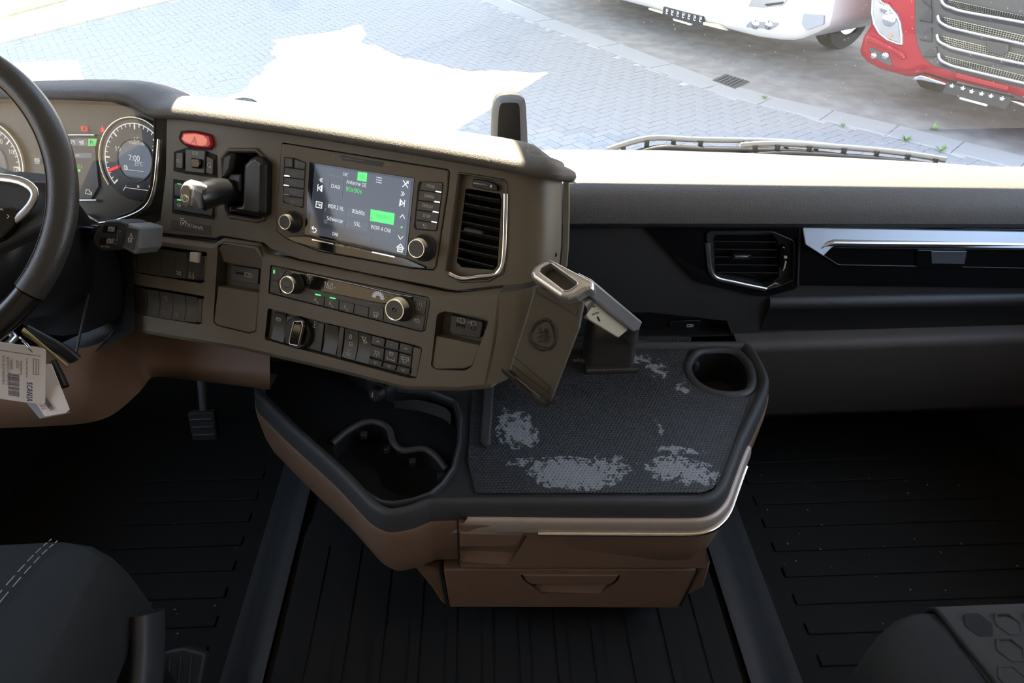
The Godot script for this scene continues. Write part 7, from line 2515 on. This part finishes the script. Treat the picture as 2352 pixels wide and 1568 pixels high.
	ex(mb, rr(pv([2.4072, 0.7857, 2.4694, 0.947, 3.0344, 1.0367, 2.9882, 0.9235, 2.9498, 0.8873, 2.6658, 0.8142]), 0.01), -0.02, 0.012, 0.004)
	fg = put(mb, "head_lamp", M.lamp_silver, w)
	mb = Mb.new()
	ex(mb, rr(pv([2.6623, 0.8575, 2.9754, 0.9401, 2.9527, 0.9067, 2.7193, 0.8404]), 0.01), 0.0, 0.02, 0.004)
	put(mb, "lamp_bar", M.grille_dark, fg)
	mb = Mb.new()
	ex(mb, rr(pv([3.2983, 0.8572, 3.5951, 0.8875, 3.62, 0.7909, 3.4025, 0.6804, 3.3082, 0.7373]), 0.02), -0.02, 0.012, 0.004)
	put(mb, "air_intake", M.lamp_grey, w)
	for q in [pv([0.4376, 0.4263, 0.7836, 0.4289, 0.7852, 0.3975, 0.4547, 0.3999]), pv([1.6445, 0.4461, 1.9395, 0.4723, 2.1096, 0.425, 1.6533, 0.4094])]:
		mb = Mb.new()
		ex(mb, q, -0.02, 0.03, 0.006)
		put(mb, "lower_trim", M.cream_plastic, w)
	slab_in(w, "underbody", Vector3(wl + 1.3, 0.45, -1.7), Vector3(2.0, 0.4, 1.0), M.void)
	# its front wheel, standing to the right of the bumper
	var wc: Vector3 = FW.affine_inverse() * Vector3(5.2674, -1.3, -10.781)
	for side in [[wc.x, "w"]]:
		var T := Transform3D(Basis(Vector3(0, 0, -1), Vector3(0, 1, 0), Vector3(1, 0, 0)), Vector3(side[0], 0.48, wc.z - 0.15))
		var wh := turned(T)
		lathe(wh, [[0.0001, -0.16], [0.30, -0.16], [0.46, -0.14], [0.48, -0.1], [0.48, 0.1], [0.46, 0.14], [0.31, 0.15], [0.29, 0.10]], 32)
		var wn := put(wh, "front_wheel", M.rubber, w)
		var rim := turned(T)
		lathe(rim, [[0.29, 0.10], [0.26, 0.14], [0.18, 0.08], [0.12, 0.13], [0.06, 0.16], [0.0001, 0.16]], 28)
		put(rim, "wheel_rim", M.chrome_bright, wn)
	# ivy hedge between the two trucks
	var hp := Vector3(5.6292, -1, -10.8622) + Vector3(0.9, 0, -1.6)
	var hd := thing("ivy_hedge", "dark green ivy hedge in the gap between the white and red trucks", "hedge", Transform3D(), Vector3(hp.x, GROUND, hp.z))
	var core := Mb.new()
	box(core, Vector3(hp.x + 0.6, GROUND + 0.7, hp.z - 1.0), Vector3(2.2, 1.4, 2.0), 0.3)
	put(core, "thicket", M.leaf_dark, hd)
	rng.seed = 21
	var lv := Mb.new()
	for i in 900:
		var p := Vector3(hp.x - 0.6 + rng.randf() * 2.4, GROUND + rng.randf() * 1.5, hp.z + 0.06 + rng.randf() * 0.14)
		if i % 3 == 0:
			p = Vector3(hp.x - 0.55 + rng.randf() * 0.06, GROUND + rng.randf() * 1.5, hp.z - rng.randf() * 2.0)
		var a := rng.randf() * TAU
		var s := rng.randf_range(0.03, 0.06)
		var u := Vector3(cos(a), rng.randf_range(-0.6, 0.6), sin(a)) * s
		var v := Vector3(rng.randf_range(-0.5, 0.5), 0.7, rng.randf_range(-0.5, 0.5)) * s
		lv.quad(p - u, p - v, p + u, p + v)
	var ln := put(lv, "leaves", M.ivy, hd)
	ln.set_meta("kind", "stuff")


func slab_in(parent: Node3D, called: String, c: Vector3, s: Vector3, m: Material) -> void:
	var mb := Mb.new()
	box(mb, c, s)
	put(mb, called, m, parent)


# ---------- small things in the cab ----------
func build_small() -> void:
	# knee panel under the driver's side
	var k := thing("knee_panel", "brown curved knee panel below the switch banks on the driver's side", "trim panel", Transform3D(), Vector3(-0.6, 0.45, -1.2))
	var mb := Mb.new()
	var rows := []
	var cols := [
		[Vector3(-0.8474, 0.7893, -0.9011), Vector3(-0.8485, 0.7525, -0.8729), Vector3(-0.8576, 0.6972, -0.8434)],
		[Vector3(-0.7449, 0.7551, -0.9212), Vector3(-0.7458, 0.7228, -0.8965), Vector3(-0.7536, 0.6729, -0.871)],
		[Vector3(-0.709, 0.7397, -0.9584), Vector3(-0.7103, 0.6991, -0.9272), Vector3(-0.7137, 0.6495, -0.9019)],
		[Vector3(-0.7101, 0.7289, -1.0132), Vector3(-0.7077, 0.6752, -0.9719), Vector3(-0.697, 0.6271, -0.9472)],
		[Vector3(-0.7142, 0.7171, -1.08), Vector3(-0.7034, 0.6588, -1.0348), Vector3(-0.6752, 0.6256, -1.0082)],
		[Vector3(-0.6892, 0.6941, -1.1244), Vector3(-0.6778, 0.6439, -1.0854), Vector3(-0.6726, 0.6157, -1.0635)],
		[Vector3(-0.5897, 0.6826, -1.1242), Vector3(-0.5869, 0.6306, -1.0842), Vector3(-0.5834, 0.6029, -1.0628)],
		[Vector3(-0.4387, 0.668, -1.0943), Vector3(-0.44, 0.6267, -1.0626), Vector3(-0.4409, 0.5957, -1.0389)]]
	for c in cols:
		var top: Vector3 = c[0]
		rows.append(PackedVector3Array([top + Vector3(0, 0.0, -0.06), top + Vector3(0, 0.006, -0.02), top, c[1], c[2], (c[2] as Vector3) + Vector3(0, -0.01, -0.06)]))
	var sm := []
	for i in rows.size() - 1:
		for j in 4:
			var r := PackedVector3Array()
			for q in 6:
				r.append((rows[i][q] as Vector3).cubic_interpolate(rows[i + 1][q], rows[maxi(i - 1, 0)][q], rows[mini(i + 2, rows.size() - 1)][q], j / 4.0))
			sm.append(r)
	sm.append(rows[-1])
	mb.grid(sm, false, true)
	put(mb, "panel", M.brown_plastic, k)
	# dark side panel with a light edge beside the column
	var sp := thing("column_side_panel", "black side panel with a fine edge between the steering column and the switch banks", "trim panel", Transform3D(), Vector3(-0.695, 0.8092, -1.0364))
	mb = Mb.new()
	mb.grid([PackedVector3Array([Vector3(-0.6885, 0.9154, -1.0673), Vector3(-0.6337, 0.9079, -1.1098), Vector3(-0.6547, 0.7483, -1.0385), Vector3(-0.7336, 0.7385, -0.9585)]), PackedVector3Array([Vector3(-0.8515, 0.8758, -1.1443), Vector3(-0.7622, 0.8691, -1.1861), Vector3(-0.7902, 0.7005, -1.1082), Vector3(-0.8869, 0.6878, -1.0266)])], false, true)
	put(mb, "panel", M.black_plastic, sp)
	mb = Mb.new()
	tube(mb, PackedVector3Array([Vector3(-0.695, 0.8434, -1.0185), Vector3(-0.7242, 0.7509, -0.955)]), 0.0022, 6)
	put(mb, "edge", M.charcoal, sp)
	# brake pedal in the footwell
	var bp := Vector3(-0.6863, 0.3532, -1.1905)
	var pd := thing("brake_pedal", "black ribbed pedal in the dark driver footwell", "pedal", Transform3D(), bp)
	var T := Transform3D(Basis(Vector3(1, 0, 0), -0.35), bp)
	mb = turned(T)
	ex(mb, rr(pv([-0.03, -0.036, 0.03, -0.036, 0.032, 0.036, -0.032, 0.036]), 0.006), -0.02, 0.0, 0.003)
	put(mb, "pad", M.rubber, pd)
	for i in 3:
		mb = turned(T)
		box(mb, Vector3(0, -0.02 + i * 0.02, 0.0015), Vector3(0.05, 0.004, 0.004), 0.001)
		put(mb, "rib", M.charcoal, pd)
	mb = Mb.new()
	tube(mb, PackedVector3Array([bp + Vector3(0, 0, -0.02), bp + Vector3(0, 0.18, -0.12)]), 0.012, 8)
	put(mb, "arm", M.charcoal, pd)
	# paper card behind the instrument hood
	var pc := Vector3(-1.0313, 1.0187, -1.7154)
	var card := thing("paper_card", "white paper card leaning at the windscreen above the instruments", "paper card", Transform3D(), Vector3(-1.0318, 1.0007, -1.7016))
	mb = Mb.new()
	var a := Vector3(-1.125, 1.031, -1.7539)
	var b := Vector3(-0.9743, 1.0377, -1.7529)
	var c := Vector3(-0.9218, 1.0114, -1.655)
	var d := Vector3(-1.0591, 1.001, -1.6525)
	var nrm := (b - a).cross(d - a).normalized() * 0.0008
	mb.quad(d - nrm, c - nrm, b - nrm, a - nrm)
	mb.quad(a + nrm, b + nrm, c + nrm, d + nrm)
	put(mb, "sheet", M.paper, card)
	var ux := (b - a).normalized()
	var uy := (a - d).normalized()
	var cardT := Transform3D(Basis(ux, ux.cross(uy).cross(ux).normalized() * -1.0 if false else uy, ux.cross(uy).normalized()), (a + b + c + d) / 4.0)
	var pr := turned(cardT)
	strokes(pr, [ring_line(0.5, 20)], Vector2(-0.035, 0.0), 0.04, 0.0014, 0.0012)
	put(pr, "printed_ring", M.print_faint, card)
	# camera pod on the dashboard top
	var pod := thing("camera_pod", "tall dark rounded sensor pod standing on the dashboard top", "sensor pod", Transform3D(), Vector3(0.0456, 1.0072, -1.2597))
	var ph := PackedVector3Array()
	var f0 := p3([0.0115, 0.9764, -1.34, 0.0144, 1.0382, -1.34, 0.0233, 1.0653, -1.34, 0.0386, 1.0718, -1.34, 0.0614, 1.0723, -1.34, 0.0759, 1.0663, -1.34, 0.0812, 1.0501, -1.34, 0.0856, 0.9752, -1.34])
	var f1 := p3([0.0231, 0.9918, -1.3, 0.0264, 1.0502, -1.3, 0.0307, 1.0683, -1.3, 0.039, 1.0715, -1.3, 0.0596, 1.0712, -1.3, 0.0655, 1.0662, -1.3, 0.0672, 1.0513, -1.3, 0.0694, 0.9911, -1.3])
	mb = Mb.new()
	var back := PackedVector3Array()
	for q in f0:
		back.append(q + Vector3(0, -0.02, -0.09))
	mb.grid([smooth3(back, 2), smooth3(f0, 2), smooth3(f1, 2)], false, false)
	var pn := put(mb, "shell", M.pod_grey, pod)
	mb = Mb.new()
	var f2 := smooth3(f1, 2)
	var mid := Vector3.ZERO
	for q in f2:
		mid += q / f2.size()
	for i in f2.size() - 1:
		mb.tri(mid, f2[i + 1], f2[i])
	mb.tri(mid, f2[0], f2[f2.size() - 1])
	put(mb, "face", M.black_plastic, pod)
	# low dome behind the hood
	var dm := thing("light_sensor", "low shiny dome peeping over the dashboard hood", "sensor", Transform3D(), Vector3(-0.4564, 1.0612, -1.3213))
	mb = Mb.new()
	rows = []
	for i in 7:
		var th := PI / 2 * i / 6.0
		var row := PackedVector3Array()
		for j in 24:
			var p := TAU * j / 24.0
			row.append(Vector3(-0.4566, 1.0559, -1.3172) + Vector3(cos(p) * cos(th) * 0.036, sin(th) * 0.026, sin(p) * cos(th) * 0.03))
		rows.append(row)
	mb.grid(rows, true)
	put(mb, "dome", M.gloss_black, dm)
	# sockets on the passenger side
	var so := thing("power_socket", "round 12 V power socket cap behind the phone holder", "socket", FP, Vector3(Vector2(0.3387, 0.5764).x, Vector2(0.3387, 0.5764).y, -0.045))
	mb = Mb.new()
	mb.T = Transform3D(Basis(), Vector3(Vector2(0.3464, 0.547).x, Vector2(0.3464, 0.547).y, -0.05))
	lathe(mb, [[0.021, 0.0], [0.021, 0.012], [0.019, 0.015], [0.0001, 0.016]], 24)
	put(mb, "cap", M.gloss_black, so)
	words(so, "12 V", Vector2(0.3433, 0.5535), -0.0335, 0.010, M.print, 0, 0.022)
	words(so, "15A", Vector2(0.3468, 0.5406), -0.0335, 0.0035, M.print)
	var us := thing("usb_socket", "flat USB socket plate with a plug symbol in the recess beside the cup holder", "socket", FP, Vector3(Vector2(0.4499, 0.5732).x, Vector2(0.4499, 0.5732).y, -0.05))
	plate(us, "plate", pv([0.426, 0.558, 0.4973, 0.5591, 0.5009, 0.5297, 0.4286, 0.5302]), -0.055, -0.040, M.black_plastic, 0.002)
	plate(us, "port", pv([0.4391, 0.5452, 0.4565, 0.544, 0.457, 0.5407, 0.4396, 0.5419]), -0.045, -0.0395, M.void, 0.0)
	icon(us, [[-0.5, 0.2, 0.3, 0.2, 0.5, 0, 0.3, -0.2, -0.5, -0.2, -0.5, 0.2], [-0.1, 0, 0.2, 0]], Vector2(0.4757, 0.5438), 0.016, -0.0398, M.print, 0.0022)
	# knob lamp under the control panel
	var kn := thing("cigarette_lighter", "small black knob with a pale mark under the control panel", "knob", Transform3D(), Vector3(-0.203, 0.6724, -0.9368))
	mb = turned(Transform3D(Basis(Vector3(0, 1, 0), -0.5) * Basis(Vector3(1, 0, 0), -0.3), Vector3(-0.1997, 0.6857, -0.9217)))
	lathe(mb, [[0.017, -0.03], [0.017, 0.0], [0.014, 0.003], [0.013, 0.014], [0.011, 0.017], [0.0001, 0.017]], 20)
	put(mb, "body", M.black_plastic, kn)
	mb = turned(mb.T)
	box(mb, Vector3(-0.003, 0.0, 0.0172), Vector3(0.003, 0.010, 0.001))
	put(mb, "mark", M.print_dim, kn)
	build_keys()
	build_wipers()
	build_crumbs()


func tag_card(parent: Node3D, called: String, pts: PackedVector3Array, m: Material, thick := 0.0012) -> MeshInstance3D:
	var mb := Mb.new()
	var n := (pts[2] - pts[0]).cross(pts[1] - pts[0]).normalized()
	if n.z < 0:
		n = -n
	n *= thick / 2
	var mid := Vector3.ZERO
	for q in pts:
		mid += q / pts.size()
	for i in pts.size():
		var p := pts[i]
		var q := pts[(i + 1) % pts.size()]
		mb.tri(mid + n, p + n, q + n)
		mb.tri(mid - n, q - n, p - n)
		mb.quad(p - n, q - n, q + n, p + n)
	return put(mb, called, m, parent)


func build_keys() -> void:
	var hang := Vector3(-0.6704, 0.9143, -0.8134)
	var t := thing("key_bunch", "bunch of keys with white printed tags hanging below the steering wheel", "keys", Transform3D(), hang)
	# front tag: a plane facing the camera
	var o := Vector3(-0.6545, 0.8787, -0.7602)
	var ex_ := (Vector3(-0.2513, 1.0584, -0.882) - Vector3(-0.6494, 1.1045, -0.9334))
	var a := Vector3(-0.6757, 0.9188, -0.7792)
	var b := Vector3(-0.6121, 0.9039, -0.7779)
	var c := Vector3(-0.6516, 0.835, -0.7517)
	var dd := Vector3(-0.7189, 0.8486, -0.7523)
	var ux := (b - a).normalized()
	var uy := (a - dd)
	uy = (uy - ux * uy.dot(ux)).normalized()
	var uz := ux.cross(uy)
	var T := Transform3D(Basis(ux, uy, uz), (a + b + c + dd) / 4.0)
	var w := a.distance_to(b)
	var h := a.distance_to(dd)
	var tag := turned(T)
	ex(tag, rr(pv([-w / 2, -h / 2, w / 2, -h / 2, w / 2, h / 2, -w / 2, h / 2]), 0.005), -0.0006, 0.0006)
	var tn := put(tag, "front_tag", M.tag_paper, t, "white printed tag")
	var z := 0.0008
	var p := turned(T)
	strokes(p, [[-0.46, 0.0, 0.40, 0.0]], Vector2(0, h * 0.36), w, z, 0.0006)
	# frame round the small print, turned a quarter
	strokes(p, [[0.0, 0.0, 0.0, -0.36, 0.11, -0.36, 0.11, 0.0, 0.0, 0.0], [0.055, 0.0, 0.055, -0.36]], Vector2(w * 0.26, h * 0.30), w, z, 0.0004)
	put(p, "print_lines", M.print_dark, tn)
	var holder := tn
	for q in [["SCANIA", 0.19, -0.30, 0.0075, 0.030, true], ["Serial Part no.", 0.02, 0.10, 0.0032, 0.022, false], ["1.2. Part no. Rev & Spec no.", 0.13, 0.12, 0.0030, 0.030, false], ["License ID:", -0.17, 0.14, 0.0032, 0.016, false], ["14 20 00 12 07 AA 9D C2", -0.24, 0.02, 0.0034, 0.044, false], ["02 01 0A 27 54 D3 8E 4", -0.33, 0.02, 0.0034, 0.044, false], ["2655353", -0.05, 0.16, 0.0030, 0.012, false]]:
		var m := words_at(holder, q[0], T, Vector2(w * q[1], h * q[2]), z, q[3], M.print_blue if q[5] else M.print_dark, -PI / 2, q[4], q[5])
	# bar block of the print
	rng.seed = 5
	var bars := turned(T)
	for i in 22:
		var x := -w * 0.20 + w * 0.22 * 0.0
		var yy := -h * 0.02 - h * 0.40 * i / 22.0
		ex(bars, rect(Vector2(-w * 0.24, yy), Vector2(-w * 0.02, yy - h * 0.40 / 22.0 * rng.randf_range(0.25, 0.7))), 0.0004, z, 0.0, [], false)
	put(bars, "printed_bars", M.print_dark, tn)
	# second card behind
	var t2 := tag_card(t, "rear_tag", PackedVector3Array([Vector3(-0.6335, 0.875, -0.788), Vector3(-0.6088, 0.8226, -0.7468), Vector3(-0.6139, 0.8186, -0.744), Vector3(-0.6448, 0.8146, -0.7422), Vector3(-0.6647, 0.8401, -0.7625), Vector3(-0.6499, 0.8735, -0.7875)]), M.tag_paper)
	var r0 := Vector3(-0.6483, 0.8414, -0.7603)
	var r1 := Vector3(-0.632, 0.823, -0.7455)
	var ax := (r1 - r0).normalized()
	var ay := ax.cross(Vector3(0, 0.6, 0.8)).normalized() * -1.0
	var T2 := Transform3D(Basis(ax, ay, ax.cross(ay)), (r0 + r1) / 2.0)
	var bc := turned(T2)
	for i in 24:
		var x := -0.5 * r0.distance_to(r1) + r0.distance_to(r1) * i / 24.0
		box(bc, Vector3(x, 0, 0.0003), Vector3(0.0006 * rng.randf_range(0.6, 1.8), 0.006, 0.0004))
	put(bc, "barcode", M.print_dark, t2)
	words_at(t2, "A80B5C", T2, Vector2(-0.002, -0.009), 0.0004, 0.0045, M.print_dark, 0.0, 0.018, false)
	tag_card(t, "clear_sleeve", PackedVector3Array([Vector3(-0.6734, 0.8267, -0.7589), Vector3(-0.6551, 0.8087, -0.7443), Vector3(-0.6107, 0.8152, -0.7475), Vector3(-0.6181, 0.8202, -0.7516)]), M.grey_plastic)
	# ring, keys, fob
	var rg := Mb.new()
	var rc := Vector3(-0.6477, 0.9148, -0.7813)
	var ring := PackedVector3Array()
	for i in 25:
		var an := TAU * i / 24.0
		ring.append(rc + Vector3(0.0045 * cos(an) - 0.004 * sin(an), 0.014 * sin(an), 0.006 * cos(an)))
	tube(rg, ring, 0.0010, 6, false)
	put(rg, "ring", M.chrome, t)
	var bk := Mb.new()
	var k0 := Vector3(-0.6669, 0.9193, -0.8108)
	var k1 := Vector3(-0.6098, 0.872, -0.7848)
	tube(bk, PackedVector3Array([k0, k0.lerp(k1, 0.3), k1]), 0.0045, 6, true, 0.3, Vector3(0, 0, 1), [0.006, 0.0045, 0.002])
	put(bk, "brass_key", M.brass, t, "brass key blade")
	var fob := Mb.new()
	tube(fob, smooth3(PackedVector3Array([Vector3(-0.6925, 0.8925, -0.848), Vector3(-0.6669, 0.8725, -0.8442), Vector3(-0.6472, 0.8543, -0.8421), Vector3(-0.639, 0.8385, -0.8422)]), 4), 0.012, 10, true, 0.6)
	put(fob, "key_head", M.black_plastic, t)
	var fob2 := Mb.new()
	tube(fob2, PackedVector3Array([Vector3(-0.6405, 0.868, -0.8018), Vector3(-0.6296, 0.8503, -0.7878), Vector3(-0.6236, 0.8386, -0.7786)]), 0.011, 10, true, 0.5)
	put(fob2, "key_fob", M.black_plastic, t)
	var sk := Mb.new()
	tube(sk, PackedVector3Array([Vector3(-0.6785, 0.9174, -0.8035), Vector3(-0.6714, 0.9165, -0.7962), Vector3(-0.6732, 0.9157, -0.7831)]), 0.005, 8)
	put(sk, "steel_key", M.satin_metal, t)


func words_at(parent: Node3D, s: String, T: Transform3D, c: Vector2, z: float, high: float, m: Material, turn: float, wide: float, bold: bool) -> MeshInstance3D:
	var keep := O
	O = Vector3.ZERO
	var tmp := Node3D.new()
	var w := words(tmp, s, c, z, high, m, turn, wide, bold)
	tmp.remove_child(w)
	tmp.free()
	O = keep
	var am: ArrayMesh = w.mesh
	var arr := am.surface_get_arrays(0)
	var mb := Mb.new()
	for i in arr[Mesh.ARRAY_VERTEX].size():
		mb.v.append(T * (arr[Mesh.ARRAY_VERTEX][i] as Vector3))
		mb.n.append(T.basis * (arr[Mesh.ARRAY_NORMAL][i] as Vector3))
		mb.uv.append(Vector2.ZERO)
	w.free()
	return put(mb, "lettering", m, parent)


func build_wipers() -> void:
	# two wiper arms parked outside along the foot of the windscreen
	var defs := [
		["windscreen_wiper", "long pale wiper arm lying along the foot of the windscreen", [Vector3(0.309, 0.8296, -1.66), Vector3(0.4113, 0.8587, -1.66), Vector3(0.5371, 0.8495, -1.67), Vector3(0.7454, 0.8379, -1.68), Vector3(0.8861, 0.824, -1.68)], 0.008],
		["windscreen_wiper", "second wiper arm with a bright curved back nearer the right end of the windscreen foot", [Vector3(0.6409, 0.8448, -1.64), Vector3(0.7402, 0.8478, -1.64), Vector3(0.8998, 0.8362, -1.64), Vector3(1.0519, 0.8199, -1.64), Vector3(1.1881, 0.7978, -1.64)], 0.008]]
	for d in defs:
		var t := thing(d[0], d[1], "wiper", Transform3D(), d[2][0])
		var mb := Mb.new()
		tube(mb, smooth3(PackedVector3Array(d[2]), 5), d[3], 8, true, 0.5)
		put(mb, "arm", M.wiper_metal, t)
		var bl := PackedVector3Array()
		for q in d[2]:
			bl.append(q + Vector3(0.02, -0.024, 0.01))
		mb = Mb.new()
		tube(mb, smooth3(bl, 5), 0.011, 8)
		put(mb, "blade", M.black_plastic, t)
		for i in 7:
			var u := (i + 0.5) / 7.0
			var j := int(u * 3.99)
			var p: Vector3 = (d[2][j] as Vector3).lerp(d[2][j + 1], u * 4.0 - j)
			mb = Mb.new()
			box(mb, p + Vector3(0.01, -0.013, 0.005), Vector3(0.012, 0.026, 0.006), 0.001)
			put(mb, "bracket", M.charcoal, t)


func build_crumbs() -> void:
	rng.seed = 33
	var t := thing("floor_crumbs", "pale crumbs and grit scattered over the dark passenger footwell", "crumbs", Transform3D(), Vector3(1.0, 0.01, -0.9))
	t.set_meta("kind", "stuff")
	var mb := Mb.new()
	for i in 70:
		var p := Vector3(rng.randf_range(0.72, 1.35), 0.008, rng.randf_range(-1.3, -0.65))
		if i % 4 == 0:
			p = Vector3(rng.randf_range(-1.0, -0.66), 0.008, rng.randf_range(-1.2, -0.7))
		var s := rng.randf_range(0.0012, 0.004)
		var a := rng.randf() * TAU
		var u := Vector3(cos(a), 0, sin(a)) * s
		mb.quad(p - u, p + Vector3(u.z, 0.001, -u.x) * 0.6, p + u, p - Vector3(u.z, -0.002, -u.x) * 0.6)
	var n := put(mb, "crumbs", M.print_dim, t)
	n.set_meta("kind", "stuff")
	# dust specks on the windscreen
	var w := get_node("window_1")
	O = Vector3.ZERO
	mb = Mb.new()
	for i in 420:
		var x := rng.randf_range(0.2, 1.3) if i % 3 else rng.randf_range(-1.2, 1.4)
		var y := rng.randf_range(0.92, 1.30)
		var z := -1.585 + (y - 0.9) * 0.259 + 0.001
		var s := rng.randf_range(0.0004, 0.0013)
		mb.quad(Vector3(x - s, y, z), Vector3(x, y - s, z), Vector3(x + s, y, z), Vector3(x, y + s, z))
	n = put(mb, "dust_specks", M.dust, w)
	n.set_meta("kind", "stuff")
